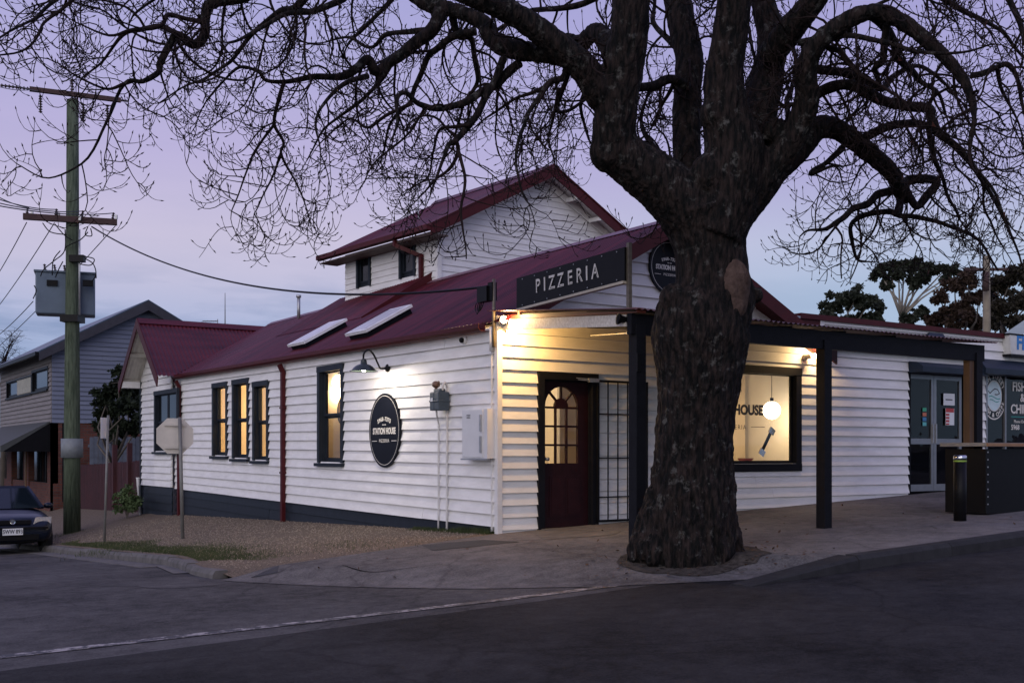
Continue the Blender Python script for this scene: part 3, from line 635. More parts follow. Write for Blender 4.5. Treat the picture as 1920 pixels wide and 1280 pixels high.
# --- gabled wing at the far end of the side wall
WS = -0.10; WY0, WY1, WYC = 13.92, 16.45, 15.08; WEZ, WAZ = 2.92, 4.16; wsl = 0.88
wing = MB().box((WS+0.035, 15.2, 0.4), 0.02, 2.3, 0.01).build('wing_wall', WHITE, house)
wa, wb = onx(292, 731, WS), onx(336, 850, WS)
wh = (wb.y+0.08, wa.y-0.08, wb.z+0.05, onx(314, 731, WS).z-0.08)
weatherboards(wing, (WS, WY0, 0), Y, -X, WY1-WY0, 0.26, WAZ, PITCH, WHITE, [(wh[0]-WY0, wh[1]-WY0, wh[2], wh[3])], clip=lambda z: (0, 9) if z < WEZ else (max(0, WYC-WY0-(WAZ-z)/wsl), min(9, WYC-WY0+(WAZ-z)/wsl)), seed=11)
weatherboards(wing, (WS+0.012, WY0, 0), Y, -X, WY1-WY0, -0.70, 0.26, 0.19, SLATE, seed=12, name='base_board', proud=0.018)
rect_window(house, (WS, 0, 0), Y, -X, wh[0], wh[1], wh[2], wh[3], SLATE, arch=0.10, rails=(0.5,), depth=0.08, sash=0.05, pane=DARKG, split=[(wh[0]+wh[1])/2])
MB().box((WS-0.012, WY1+0.0, 1.2), 0.07, 0.07, 3.4).build('corner_trim', SLATE, house)
MB().plate([(WS, WY1, -0.7), (4, WY1, -0.7), (4, WY1, 2.9), (WS, WY1, 2.9)], (0, 1, 0), 0.03).build('rear_wall', WHITE, house)
wrz = 4.27; wf = WS-0.48
def wing_slope(sg, s_hi):
    n = int((s_hi-wf)/0.085*6); V = []; Fc = []; run = 1.62; rows = 4
    for i in range(n+1):
        s = wf+(s_hi-wf)*i/n; w_ = 0.016*math.sin(2*math.pi*s/0.10)
        lim = run
        if sg < 0 and s > -0.22: lim = min(run, max(0.0, (15.08-13.45)-(s+0.22)/1.72))
        for r in range(rows):
            d_ = lim*r/(rows-1); V.append((s, WYC+sg*d_, wrz-d_*0.88+w_*0.75))
    for i in range(n):
        for r in range(rows-1): Fc.append((i*rows+r, (i+1)*rows+r, (i+1)*rows+r+1, i*rows+r+1))
    MB().add(V, Fc).build('wing_roof_slope', ROOFR, house, True)
wing_slope(-1, 2.70); wing_slope(1, 2.9)
MB().hexa([(wf, WYC-0.13, wrz-0.075), (wf, WYC, wrz+0.06), (wf, WYC+0.13, wrz-0.075)], [(2.85, WYC-0.13, wrz-0.075), (2.85, WYC, wrz+0.06), (2.85, WYC+0.13, wrz-0.075)]).build('ridge_cap', ROOFR, house)
for sg in (-1, 1):
    e = 1.66; z_ = wrz-e*0.88
    MB().hexa([(wf-0.03, WYC, wrz-0.20), (wf-0.03, WYC+sg*e, z_-0.22), (wf-0.03, WYC+sg*(e+0.05), z_+0.0), (wf-0.03, WYC, wrz+0.05)], [(wf, WYC, wrz-0.20), (wf, WYC+sg*e, z_-0.22), (wf, WYC+sg*(e+0.05), z_+0.0), (wf, WYC, wrz+0.05)]).build('barge_board', REDTR, house)
# corrugated soffit lining under the far verge and its battens, as seen from below
n = 30; V = []; Fc = []
for i in range(n*1+1):
    s = wf+0.01+(WS-wf)*i/n; w_ = 0.010*math.sin(2*math.pi*s/0.095)
    for d_ in (0.15, 1.60): V.append((s, WYC+d_, wrz-0.07-d_*0.88+w_))
for i in range(n): Fc.append((i*2, i*2+2, i*2+3, i*2+1))
MB().add(V, Fc).build('verge_lining', mat('pale_lining', (0.55, 0.52, 0.46), 0.6), house, True)
for d_ in (0.75, 1.45): MB().box(((wf+WS)/2, WYC+d_, wrz-0.12-d_*0.88), WS-wf-0.02, 0.09, 0.05, X, Vector((0, 1, -0.88)).normalized(), Vector((0, 0.88, 1)).normalized()).build('purlin', mat('pale_lining', (0.55, 0.52, 0.46)), house)
MB().box(((wf+WS)/2, WYC+1.50, WEZ-0.13), WS-wf-0.02, 0.26, 0.16).build('boxed_eave', WTRIM, house)

# ------------------------------------------------------------------ verandah over the front footpath
VW = -2.85
vz_wall, vz_out = 2.92, 2.62
p1, p2, p3 = ony(1195, 800, VW).x, ony(1545, 800, VW).x, ony(1829, 800, VW).x
vb = MB(); VB0, VB1 = p1-0.15, ony(1862, 660, VW-0.1).x
n = int((VB1-VB0+0.1)/0.085*6); V = []; Fc = []
for i in range(n+1):
    s = VB0-0.02+(VB1-VB0+0.05)*i/n; w_ = 0.010*math.sin(2*math.pi*s/0.085)
    for r in range(4): y_ = -0.03+(VW-0.16+0.03)*r/3; V.append((s, y_, vz_wall+(vz_out-vz_wall)*r/3+w_))
for i in range(n):
    for r in range(3): Fc.append((i*4+r, (i+1)*4+r, (i+1)*4+r+1, i*4+r+1))
verandah = MB().add(V, Fc).build('verandah', mat('rusty_verandah_iron', (0.09, 0.035, 0.03), 0.55, 0.0, 4, 0.1, c2=(0.14, 0.05, 0.04)), house, True)
for k, xx in enumerate((p1, p2, p3)):
    zt = top_z(xx, VW); MB().box((xx, VW, (zt+2.46)/2-0.04), 0.135, 0.135, 2.46-zt+0.10).build('post', SLATE2, verandah)
brown = mat('brown_timber_post', (0.10, 0.055, 0.028), 0.6, 0.2, 6, stretch=(4, 4, 0.5))
MB().box((p3-0.13, VW+0.02, 1.25), 0.10, 0.10, 2.4).build('post', brown, verandah)
MB().box(((VB0+VB1)/2-0.05, VW-0.012, 2.47), VB1-VB0-0.15, 0.075, 0.225).build('beam', SLATE2, verandah)
for k in range(7):
    xx = p1+0.5+k*1.0
    if xx < VB1: MB().hexa([(xx-0.025, -0.04, vz_wall-0.13), (xx+0.025, -0.04, vz_wall-0.13), (xx+0.025, -0.04, vz_wall-0.02), (xx-0.025, -0.04, vz_wall-0.02)], [(xx-0.025, VW+0.05, vz_out-0.11), (xx+0.025, VW+0.05, vz_out-0.11), (xx+0.025, VW+0.05, vz_out), (xx-0.025, VW+0.05, vz_out)]).build('rafter', SLATE2, verandah)
# side fascia: white board with a red-brown capping, from the corner of the wall to the outer post
fa, fb = ony(946, 601, -0.06), ony(1212, 592, VW+0.0); fx = 0.02
za, zb = 2.83, 2.585
MB().hexa([(fx, -0.05, za-0.15), (fx+0.03, -0.05, za-0.15), (fx+0.03, -0.05, za-0.02), (fx, -0.05, za-0.02)], [(p1-0.09, VW+0.09, zb-0.13), (p1-0.06, VW+0.09, zb-0.13), (p1-0.06, VW+0.09, zb-0.0), (p1-0.09, VW+0.09, zb-0.0)]).build('side_fascia', mat('weathered_white_fascia', (0.45, 0.42, 0.38), 0.6, 0.0, 30, 0.2, c2=(0.72, 0.70, 0.66)), verandah)
MB().hexa([(fx-0.015, -0.05, za-0.02), (fx+0.10, -0.05, za-0.02), (fx+0.10, -0.05, za+0.03), (fx-0.015, -0.05, za+0.03)], [(p1-0.105, VW-0.12, zb-0.0), (p1+0.02, VW-0.12, zb-0.0), (p1+0.02, VW-0.12, zb+0.055), (p1-0.105, VW-0.12, zb+0.055)]).build('fascia_capping', mat('rust_red_capping', (0.16, 0.035, 0.02), 0.5), verandah)
# sheet from corner to the first rib so that the roof is closed on the left
MB().plate([(fx+0.04, -0.04, vz_wall-0.03), (VB0+0.02, VW-0.1, vz_out-0.02), (VB0+0.6, VW-0.1, vz_out-0.02), (VB0+0.6, -0.04, vz_wall-0.03)], (0, 0, 1), 0.01).build('edge_sheet', SLATE2, verandah)
cu = ony(1108, 628, -1.4); MB().tube([ony(1108, 629, -0.8), ony(1180, 624, -2.6)], 0.012, 6).build('curtain_rail', GALV, verandah)
MB().box((p1-0.045, VW-0.075, 2.05), 0.05, 0.02, 0.20).build('latch_plate', BLACK, verandah)

# ------------------------------------------------------------------ fish and chip shop at the right
shop = thing('fish_and_chip_shop', 'low white weatherboard shop with glass double doors and burgundy parapet capping', 'building', (9, 0, 0.3))
S0, S1 = 6.33, 15.0
sd0, sd1 = ony(1702, 800).x, ony(1820, 800).x; sw0 = ony(1846, 800).x
SDT, SWT, SWB = 2.52, 2.55, 0.75
swall = MB().box(((S0+S1)/2, 0.035, 2.7), S1-S0, 0.02, 0.01).build('front_wall', WHITE, shop)
weatherboards(swall, (S0, 0, 0), X, -Y, S1-S0, 0.04, 2.86, PITCH, WHITE, [(sd0-S0, sd1-S0, -1, SDT), (sw0-S0, 30, SWB, SWT)], seed=21)
par = MB().box(((S0+S1)/2, -0.10, 3.1), S1-S0-0.2, 0.02, 0.01).build('parapet', WHITE, shop)
PX0 = ony(1535, 610, -0.12).x
weatherboards(par, (PX0, -0.12, 0), X, -Y, ony(1890, 650, -0.12).x-PX0, 2.76, 3.19, 0.19, WHITE, seed=22)
weatherboards(par, (ony(1890, 650, -0.12).x+0.01, -0.12, 0), X, -Y, 3, 2.76, 3.19, 0.19, WHITE, seed=23)
MB().box(((PX0+S1)/2-0.25, 0.0, 3.235), S1-PX0+0.5, 0.40, 0.085).build('parapet_capping', REDTR, shop)
MB().box((PX0-0.27, -0.08, 3.06), 0.52, 0.16, 0.27).build('capping_return', REDTR, shop)
MB().box((PX0-0.30, -0.02, 3.21), 0.62, 0.34, 0.03).build('flashing', GALV, shop)
MB().plate([(S0, 0.1, 3.1), (S1, 0.1, 3.1), (S1, 9, 2.9), (S0, 9, 2.9)], (0, 0, 1), 0.03).build('roof', ROOFR, shop)
MB().box((PX0+0.03, -0.145, 2.97), 0.09, 0.05, 0.44).build('corner_trim', WTRIM, shop)
# hood that pokes up above the verandah
hA, hB, hC, hD = ony(1733, 642, -0.30), ony(1744, 623, -0.2), ony(1768, 625, -0.2), ony(1780, 643, -0.30)
NAVY = mat('navy_awning_vinyl', (0.012, 0.020, 0.034), 0.45, 0.2, 3, spec=0.25)
MB().hexa([hA, hB, hC, hD], [Vector((q.x, -0.16, q.z)) for q in (hA, hB, hC, hD)]).build('vent_hood', NAVY, shop)
# recess and double glass doors
ALU = mat('anodised_aluminium', (0.30, 0.30, 0.31), 0.4, 0.1, 10, metal=0.8)
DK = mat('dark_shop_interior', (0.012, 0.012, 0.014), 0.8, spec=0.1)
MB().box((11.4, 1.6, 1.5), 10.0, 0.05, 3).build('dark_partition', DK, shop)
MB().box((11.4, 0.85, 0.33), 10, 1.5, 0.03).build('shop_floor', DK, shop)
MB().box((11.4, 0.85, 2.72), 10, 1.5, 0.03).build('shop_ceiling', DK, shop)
zf0 = 0.39
rv = MB()
for xx in (sd0+0.02, sd1-0.02): rv.box((xx, 0.02, (zf0+SDT)/2), 0.05, 0.10, SDT-zf0)
rv.box(((sd0+sd1)/2, 0.02, SDT-0.03), sd1-sd0-0.1, 0.098, 0.06); rv.build('door_surround', SLATE2, shop)
mid = ony(1748, 800, 0.06).x; dright = ony(1800, 800, 0.06).x
MB().box(((dright+sd1)/2+0.02, 0.05, (zf0+SDT)/2), sd1-dright-0.12, 0.03, SDT-zf0-0.12).build('side_panel', SLATE2, shop)
for a, b, nm in ((sd0+0.05, mid-0.005, 0), (mid+0.005, dright, 1)):
    d = MB(); zt = SDT-0.07
    for xx in (a+0.035, b-0.035): d.box((xx, 0.05, (zf0+zt)/2), 0.07, 0.045, zt-zf0)
    for zz, h in ((zf0+0.06, 0.12), (zt-0.04, 0.08), (zf0+0.88, 0.10)): d.box(((a+b)/2, 0.05, zz), b-a-0.14, 0.044, h)
    dd = d.build('glass_door', ALU, shop)
    for z0, z1 in ((zf0+0.12, zf0+0.83), (zf0+0.93, zt-0.08)): MB().box(((a+b)/2, 0.05, (z0+z1)/2), b-a-0.14, 0.006, z1-z0).build('pane', SGLASS, dd)
    MB().box((mid+(0.045 if nm else -0.045), 0.015, zf0+1.02), 0.025, 0.03, 0.34).build('handle', GALV, dd)
PAPER = mat('white_paper_notice', (0.72, 0.74, 0.74), 0.7, 0.04, 20)
RPAP = mat('red_notice_print', (0.45, 0.05, 0.05), 0.6)
BLUEL = mat('blue_lettering', (0.02, 0.19, 0.52), 0.5)
INK = mat('dark_ink', (0.03, 0.03, 0.035), 0.6)
def flat_px(name, x0, y0, x1, y1, yy, m, parent, t=0.003):
    a, b = ony(x0, y0, yy), ony(x1, y1, yy)
    return MB().box(((a.x+b.x)/2, yy, (a.z+b.z)/2), b.x-a.x, t, a.z-b.z).build(name, m, parent)
pn = flat_px('notice', 1769, 737, 1790, 760, 0.020, PAPER, shop); c = ony(1779.5, 749, 0.016)
MB().box((c.x, 0.016, c.z), 0.20, 0.002, 0.02).build('print', INK, pn)
rn = flat_px('notice', 1773, 765, 1789, 797, 0.020, PAPER, shop)
for k, (yy0, yy1) in enumerate(((765, 773), (775, 779), (781, 785), (787, 791), (793, 796))): flat_px('print', 1773.5, yy0, 1788.5 if k == 0 else 1780, yy1, 0.017, RPAP, rn)
for k, cc in enumerate(((0.05, 0.35, 0.2), (0.5, 0.15, 0.08), (0.05, 0.2, 0.4), (0.1, 0.4, 0.4))): flat_px('sticker', 1730, 764+k*9, 1737, 771+k*9, 0.030, mat('sticker_%d' % k, cc, 0.5), shop)
# door hood
def hood(x0, x1, z0, z1, out, nm):
    m = MB(); pr = [(-0.03, z1), (-out*0.6, z1-0.02), (-out, z0+0.10), (-out, z0), (-0.03, z0)]
    m.hexa([(x0, a, b) for a, b in pr], [(x1, a, b) for a, b in pr]); return m.build(nm, NAVY, shop)
hood(sd0-0.02, sd1+0.02, 2.46, 2.66, 0.32, 'door_hood')
hood(ony(1843, 670, -0.3).x, S1, 2.50, 2.80, 0.36, 'window_hood')
# shop window with its lettering
wm = ony(1883, 760).x
wf_ = MB()
for xx in (sw0+0.03, wm): wf_.box((xx, 0.0, (SWB+SWT)/2), 0.05, 0.06, SWT-SWB)
wf_.box(((sw0+S1)/2, 0.0, SWB-0.02), S1-sw0, 0.09, 0.05); wf_.box(((sw0+S1)/2, 0.0, SWT-0.02), S1-sw0, 0.062, 0.05)
sw = wf_.build('shop_window', ALU, shop)
for a, b in ((sw0+0.06, wm-0.03), (wm+0.03, S1-0.05)): MB().box(((a+b)/2, 0.005, (SWB+SWT)/2), b-a, 0.006, SWT-SWB-0.08).build('pane', SGLASS, sw)
lc = ony(1864, 742, -0.004); 
TEAL = mat('teal_print', (0.02, 0.30, 0.25), 0.5)
rO, rI = 0.46*0.82, 0.30*0.82
ring = MB(); k_ = 40
for r0, r1 in ((rO, rO-0.02), (rI, rI-0.015)):
    V = []; 
    for i in range(k_):
        a = 2*math.pi*i/k_; V += [(lc.x+r0*math.cos(a), -0.004, lc.z+r0*1.18*math.sin(a)), (lc.x+r1*math.cos(a), -0.004, lc.z+r1*1.18*math.sin(a))]
    ring.add(V, [(2*i, 2*i+1, (2*i+3) % (2*k_), (2*i+2) % (2*k_)) for i in range(k_)])
ring.build('logo_ring', SIGNW, sw)
pts = [(lc.x+(rI-0.016)*math.cos(2*math.pi*i/32), -0.0035, lc.z+(rI-0.016)*1.18*math.sin(2*math.pi*i/32)) for i in range(32)]
MB().plate(pts, (0, 1, 0), 0.002).build('logo_disc', mat('pale_blue_print', (0.55, 0.68, 0.70), 0.5), sw)
def wave(z, amp, ph, m, thick, x0=-0.17, x1=0.19):
    P = [(lc.x+x0+(x1-x0)*i/14, -0.0055, lc.z+z+amp*math.sin(ph+i/14*5.2)) for i in range(15)]
    V = []
    for p in P: V += [(p[0], p[1], p[2]-thick), (p[0], p[1], p[2]+thick)]
    MB().add(V, [(2*i, 2*i+2, 2*i+3, 2*i+1) for i in range(14)]).build('logo_wave', m, sw)
wave(-0.03, 0.025, 0.5, TEAL, 0.009); wave(-0.09, 0.022, 0.9, TEAL, 0.008, -0.14, 0.16)
P = [(lc.x-0.19, lc.z+0.09), (lc.x-0.13, lc.z+0.045), (lc.x-0.07, lc.z+0.09), (lc.x+0.02, lc.z+0.135), (lc.x+0.11, lc.z+0.12), (lc.x+0.17, lc.z+0.05), (lc.x+0.09, lc.z+0.025), (lc.x+0.02, lc.z+0.03)]
m = MB()
for a, b in zip(P[:-1], P[1:]): m.bar((a[0], -0.006, a[1]), (b[0], -0.006, b[1]), 0.002, 0.018)
m.build('logo_fish', INK, sw)
def arc_text(s, c, r, a_mid, size, m, parent, step, yy, flip=False, sy=1.18, **k):
    n = len(s)
    for i, ch in enumerate(s):
        if ch == ' ': continue
        a = a_mid+(1 if flip else -1)*(i-(n-1)/2)*step
        p = Vector((c.x+r*math.cos(a), yy, c.z+r*sy*math.sin(a))); up = Vector((math.cos(a), 0, math.sin(a)))*(-1 if flip else 1); right = Vector((math.sin(a), 0, -math.cos(a)))*(-1 if flip else 1)
        put_text(ch, p, right, up, size, m, parent, **k)
arc_text('MAIN STREET', lc, (rO+rI)/2-0.005, math.pi/2+0.1, 0.115, SIGNW, sw, 0.235, -0.005, offset=0.003)
arc_text('FISH & CHIPS', lc, (rO+rI)/2-0.005, -math.pi/2, 0.105, SIGNW, sw, 0.21, -0.005, flip=True, offset=0.003)
tx = ony(1895, 725, -0.006)
for s_, px, py, sz in (('FISH', 1898, 725, 0.22), ('CHIPS', 1895, 767, 0.22)): q = ony(px, py, -0.006); put_text(s_, q, X, Z, sz*1.1, SIGNW, sw, align='LEFT', offset=0.005)
q = ony(1913, 746, -0.006); put_text('&', q, X, Z, 0.22, SIGNW, sw, align='LEFT', offset=0.004)
q = ony(1901, 790, -0.006); put_text('Phone Orders', q, X, Z, 0.085, SIGNW, sw, align='LEFT')
q = ony(1896, 801, -0.006); put_text('5968', q, X, Z, 0.135, SIGNW, sw, align='LEFT', offset=0.002)
q = ony(1900, 781, -0.006); MB().box((q.x+0.3, -0.005, q.z), 0.75, 0.002, 0.014).build('rule_line', TEAL, sw)
# lit-box sign on the parapet
fs = thing('box_sign', 'white box sign with a blue letter on the shop parapet at the right edge', 'sign', tuple(ony(1905, 660, -0.3)))
a, b = ony(1893, 627, -0.30), ony(1896, 664, -0.30)
MB().hexa([(a.x, -0.30, a.z), (a.x+0.06, -0.30, b.z), (a.x+2.4, -0.30, b.z), (a.x+2.4, -0.30, a.z)], [(a.x, -0.14, a.z), (a.x+0.06, -0.14, b.z), (a.x+2.4, -0.14, b.z), (a.x+2.4, -0.14, a.z)]).build('sign_box', mat('cream_sign_face', (0.62, 0.62, 0.58), 0.4), fs)
fr = MB(); fr.box((a.x+1.2, -0.22, a.z+0.012), 2.44, 0.18, 0.03); fr.box((a.x+1.22, -0.22, b.z-0.012), 2.38, 0.18, 0.04); fr.build('frame', BLACK, fs)
q = ony(1906, 643, -0.304); put_text('FISH', q, X, Z, 0.36, BLUEL, fs, align='LEFT', offset=0.012)

# ------------------------------------------------------------------ signs, lamps and fittings of the restaurant
def oval_sign(name, label, c, right, n, rw, rh, parts=True):
    c = Vector(c); right = Vector(right); n = Vector(n)
    t = thing(name, label, 'sign', tuple(c))
    def ell(w_, h_, o, k=48): return [c+right*(w_*math.cos(2*math.pi*i/k))+Z*(h_*math.sin(2*math.pi*i/k))+n*o for i in range(k)]
    MB().plate(ell(rw, rh, 0.03), n, 0.03).build('panel', SIGNB, t)
    e0, e1 = ell(rw-0.035, rh-0.035, 0.0615), ell(rw-0.042, rh-0.042, 0.0615); k = len(e0)
    MB().add(e0+e1, [(i, (i+1) % k, k+(i+1) % k, k+i) for i in range(k)]).build('border_line', SIGNW, t)
    m = MB()
    for a in (0.25, -0.25): m.box(c+Z*a+n*0.015, 0.3, 0.03, 0.04, right, n, Z)
    m.build('mounting', BLACK, t)
    sc_ = rh/0.58
    ph = '5968-7375'
    for i, ch in enumerate(ph):
        x_ = (i-4)*0.050*sc_; put_text(ch, c+right*x_+Z*(0.175*sc_-0.9*x_*x_/sc_)+n*0.062, right+Z*(-1.6*x_/sc_), Z, 0.088*sc_, SIGNW, t, ext=0.001, offset=0.003)
    for sx_ in (-0.035, 0.035): MB().box(c+right*sx_*sc_+Z*0.088*sc_+n*0.062, 0.05*sc_, 0.002, 0.014*sc_, right, n, Z).build('small_print', SIGNW, t)
    put_text('STATION HOUSE', c-Z*0.015*sc_+n*0.062, right, Z, 0.135*sc_, SIGNW, t, ext=0.001, offset=0.005, sx=0.74)
    put_text('PIZZERIA', c-Z*0.165*sc_+n*0.062, right, Z, 0.075*sc_, SIGNW, t, ext=0.001, space=1.15)
    for sg in (-1, 1): MB().box(c+right*(sg*0.33*sc_)-Z*0.165*sc_+n*0.062, 0.17*sc_, 0.002, 0.009*sc_, right, n, Z).build('rule_line', SIGNW, t)
    return t
a, b = onx(692, 806, -0.06), onx(750, 806, -0.06); tp, bt = onx(720, 737, -0.06), onx(722, 876, -0.06)
oval_sign('oval_sign', 'dark oval restaurant sign on the side wall under the gooseneck lamp', (0, (a.y+b.y)/2, (tp.z+bt.z)/2), -Y, -X, (a.y-b.y)/2, (tp.z-bt.z)/2)
gz1_, gz0_ = ony(1262, 451, -0.06).z, ony(1262, 553, -0.06).z; gcx = ony(1218, 500, -0.06).x+(gz1_-gz0_)/2*0.96
oval_sign('oval_sign', 'dark round sign high on the front gable, half hidden by the tree trunk', (gcx, 0, (gz1_+gz0_)/2), X, -Y, (gz1_-gz0_)/2*0.96, (gz1_-gz0_)/2)
# PIZZERIA board standing over the edge of the verandah
sgx = -0.03
A, B = onx(968.5, 522, sgx), onx(1171, 463, sgx); A2, B2 = onx(968.5, 579, sgx), onx(1171, 526, sgx)
ps = thing('pizzeria_sign', 'long black PIZZERIA sign board standing above the verandah edge', 'sign', (sgx, (A.y+B.y)/2, 2.75))
tz, bz = (A.z+B.z)/2, (A2.z+B2.z)/2; y0_, y1_ = A.y, B.y
print('pizzeria', A, B, A2, B2)
MB().hexa([(sgx, y0_, A2.z), (sgx, y1_, B2.z), (sgx, y1_, B.z), (sgx, y0_, A.z)], [(sgx+0.03, y0_, A2.z), (sgx+0.03, y1_, B2.z), (sgx+0.03, y1_, B.z), (sgx+0.03, y0_, A.z)]).build('board', BLACK, ps)
MB().bar((sgx+0.005, y0_-0.02, A2.z-0.018), (sgx+0.005, y1_, B2.z-0.018), 0.06, 0.03).build('bottom_rail', mat('cream_steel', (0.5, 0.45, 0.36), 0.5), ps)
STL = mat('old_galvanised_post', (0.20, 0.17, 0.13), 0.5, 0.25, 15, metal=0.5)
MB().box((sgx+0.05, y1_-0.02, 2.98), 0.045, 0.045, 0.86).build('post', STL, ps); MB().box((sgx+0.05, y0_+0.0, 2.88), 0.04, 0.04, 0.30).build('post', STL, ps)
ti = lambda px, py: onx(px, py, sgx-0.004)
la, lb = ti(1004, 528), ti(1124, 515)
upd = ((Vector((0, y1_, B.z))-Vector((0, y0_, A.z)))).normalized()
# inline lettering: each letter drawn as a double stroke
lets = 'PIZZERIA'; xs = [1009, 1024, 1039, 1054, 1072, 1088, 1104, 1122]; 
for ch, px in zip(lets, (1008.5, 1021, 1034.5, 1051, 1068.5, 1086, 1100, 1115.5)):
    cy = 537-(px-1008)*0.255; q = ti(px, cy)
    put_text(ch, q, upd, Z, 0.235, SIGNW, ps, ext=0.002, offset=0.004, sx=0.82)
    put_text(ch, q+Vector((-0.0025, -0.008, -0.012)), upd, Z, 0.200, BLACK, ps, ext=0.0015, offset=-0.006, sx=0.80) if ch not in 'I' else None
for k in range(8):
    t_ = (k+0.5)/8
    for top in (0, 1):
        yy = y0_+(y1_-y0_)*t_; zz = (A.z+(B.z-A.z)*t_-0.03) if top else (A2.z+(B2.z-A2.z)*t_+0.03)
        MB().box((sgx-0.003, yy, zz), 0.006, 0.012, 0.012).build('rivet', GALV, ps)

# gooseneck lamp
lw = onx(727, 690, -0.03); ls = onx(683, 690, -0.55)
lamp = thing('gooseneck_lamp', 'black gooseneck barn lamp lit above the side wall sign', 'lamp', tuple(lw))
MB().lathe([(0, 0), (0.065, 0), (0.06, 0.02), (0.03, 0.04), (0, 0.045)], (-0.025, lw.y, lw.z), (-1, 0, 0), 16).build('wall_plate', BLACK, lamp, True)
sy, sz = ls.y+0.02, onx(683, 684, -0.5).z
sx_ = -0.52; sy = onx(682, 690, sx_).y
ctrl = [Vector((-0.05, lw.y, lw.z)), Vector((-0.14, lw.y+0.02, lw.z-0.01)), Vector((-0.22, lw.y+(sy-lw.y)*0.3, lw.z+0.05)), Vector((-0.32, lw.y+(sy-lw.y)*0.55, lw.z+0.19)), Vector((-0.43, lw.y+(sy-lw.y)*0.85, lw.z+0.25)), Vector((sx_, sy, lw.z+0.18)), Vector((sx_, sy, lw.z+0.04))]
def smooth(ps_, k=6):
    o_ = []
    for i in range(len(ps_)-1):
        p0, p1_, p2_, p3_ = ps_[max(i-1, 0)], ps_[i], ps_[i+1], ps_[min(i+2, len(ps_)-1)]
        for j in range(k):
            t = j/k; o_.append(0.5*((2*p1_)+(p2_-p0)*t+(2*p0-5*p1_+4*p2_-p3_)*t*t+(3*p1_-p0-3*p2_+p3_)*t**3))
    o_.append(ps_[-1]); return o_
MB().tube(smooth(ctrl), 0.014, 8).build('arm', BLACK, lamp, True)
lz = lw.z+0.05
shp = [(0.025, 0.06), (0.045, 0.03), (0.05, -0.02), (0.10, -0.035), (0.15, -0.07), (0.18, -0.11), (0.215, -0.125), (0.217, -0.132), (0.18, -0.118), (0.14, -0.075), (0.05, -0.04), (0.0, -0.04)]
MB().lathe(shp, (sx_, sy, lz), (0, 0, 1), 28).build('shade', mat('lamp_shade_enamel', (0.02, 0.028, 0.024), 0.3), lamp, True)
MB().sphere((sx_, sy, lz-0.095), 0.040).build('bulb', mat('bulb_glow', (1, 1, 1), 0.5, emit=(1, 0.86, 0.68), estr=40), lamp, True)
def plight(name, loc, energy, color, size=0.05, parent=None, spot=None, blend=0.6, aim=None):
    l = bpy.data.lights.new(name, 'SPOT' if spot else 'POINT'); l.energy = energy; l.color = color; l.shadow_soft_size = size
    if spot: l.spot_size = R_(spot); l.spot_blend = blend
    o = bpy.data.objects.new(name, l); col.objects.link(o); o.location = loc
    if spot: o.rotation_euler = (Vector(loc)-Vector(aim)).to_track_quat('Z', 'Y').to_euler()
    if parent is not None: o.parent = parent; o.matrix_parent_inverse = Matrix.Translation(-LOC.get(parent.name, Vector()))
    return o
plight('lamp_light', (sx_, sy, lz-0.15), 42, (1.0, 0.88, 0.72), 0.04, lamp)

# gas meter with its pipes
gm = onx(823, 752, -0.15); GB = mat('gas_meter_blue_grey', (0.035, 0.055, 0.075), 0.5, 0.2, 10)
gas = thing('gas_meter', 'blue grey gas meter with two white pipes on the side wall', 'meter', (0, gm.y, gm.z))
m = MB(); c = Vector((-0.14, gm.y, gm.z))
for sg in (-1, 1): m.box(c+Y*sg*0.065, 0.18, 0.125, 0.26)
m.box(c+Z*0.0, 0.20, 0.27, 0.03); m.box(c+Z*0.15, 0.10, 0.18, 0.05); mo = m.build('meter_body', GB, gas)
bv = mo.modifiers.new('bevel', 'BEVEL'); bv.width = 0.025; bv.segments = 3
MB().box(c+Vector((-0.10, 0.05, 0.02)), 0.004, 0.06, 0.05).build('label_plate', PAPER, gas)
MB().sphere(c+Vector((0.0, 0.10, 0.24)), 0.06, sc=(1, 1, 0.85)).tube([c+Vector((0, 0.10, 0.12)), c+Vector((0, 0.10, 0.26))], 0.022, 8).tube([c+Vector((0, 0.10, 0.24)), c+Vector((0, 0.02, 0.27))], 0.02, 8).build('regulator', mat('rusty_brass', (0.16, 0.09, 0.06), 0.5), gas, True)
PIPE = mat('painted_pipe', (0.60, 0.59, 0.57), 0.5)
pA, pB = onx(822, 985, -0.05), onx(838, 985, -0.05)
MB().tube(smooth([c+Vector((0, 0.09, -0.13)), c+Vector((0, 0.08, -0.18)), Vector((-0.05, pA.y, c.z-0.30)), Vector((-0.05, pA.y, c.z-0.5)), Vector((-0.05, pA.y, -0.12))], 4), 0.013, 8).build('pipe', PIPE, gas, True)
MB().tube(smooth([c+Vector((0, -0.08, 0.15)), c+Vector((0, -0.09, 0.22)), Vector((-0.09, (c.y-0.09+pB.y)/2, c.z+0.26)), Vector((-0.05, pB.y, c.z+0.20)), Vector((-0.05, pB.y, c.z)), Vector((-0.05, pB.y, -0.12))], 5), 0.017, 8).build('pipe', PIPE, gas, True)
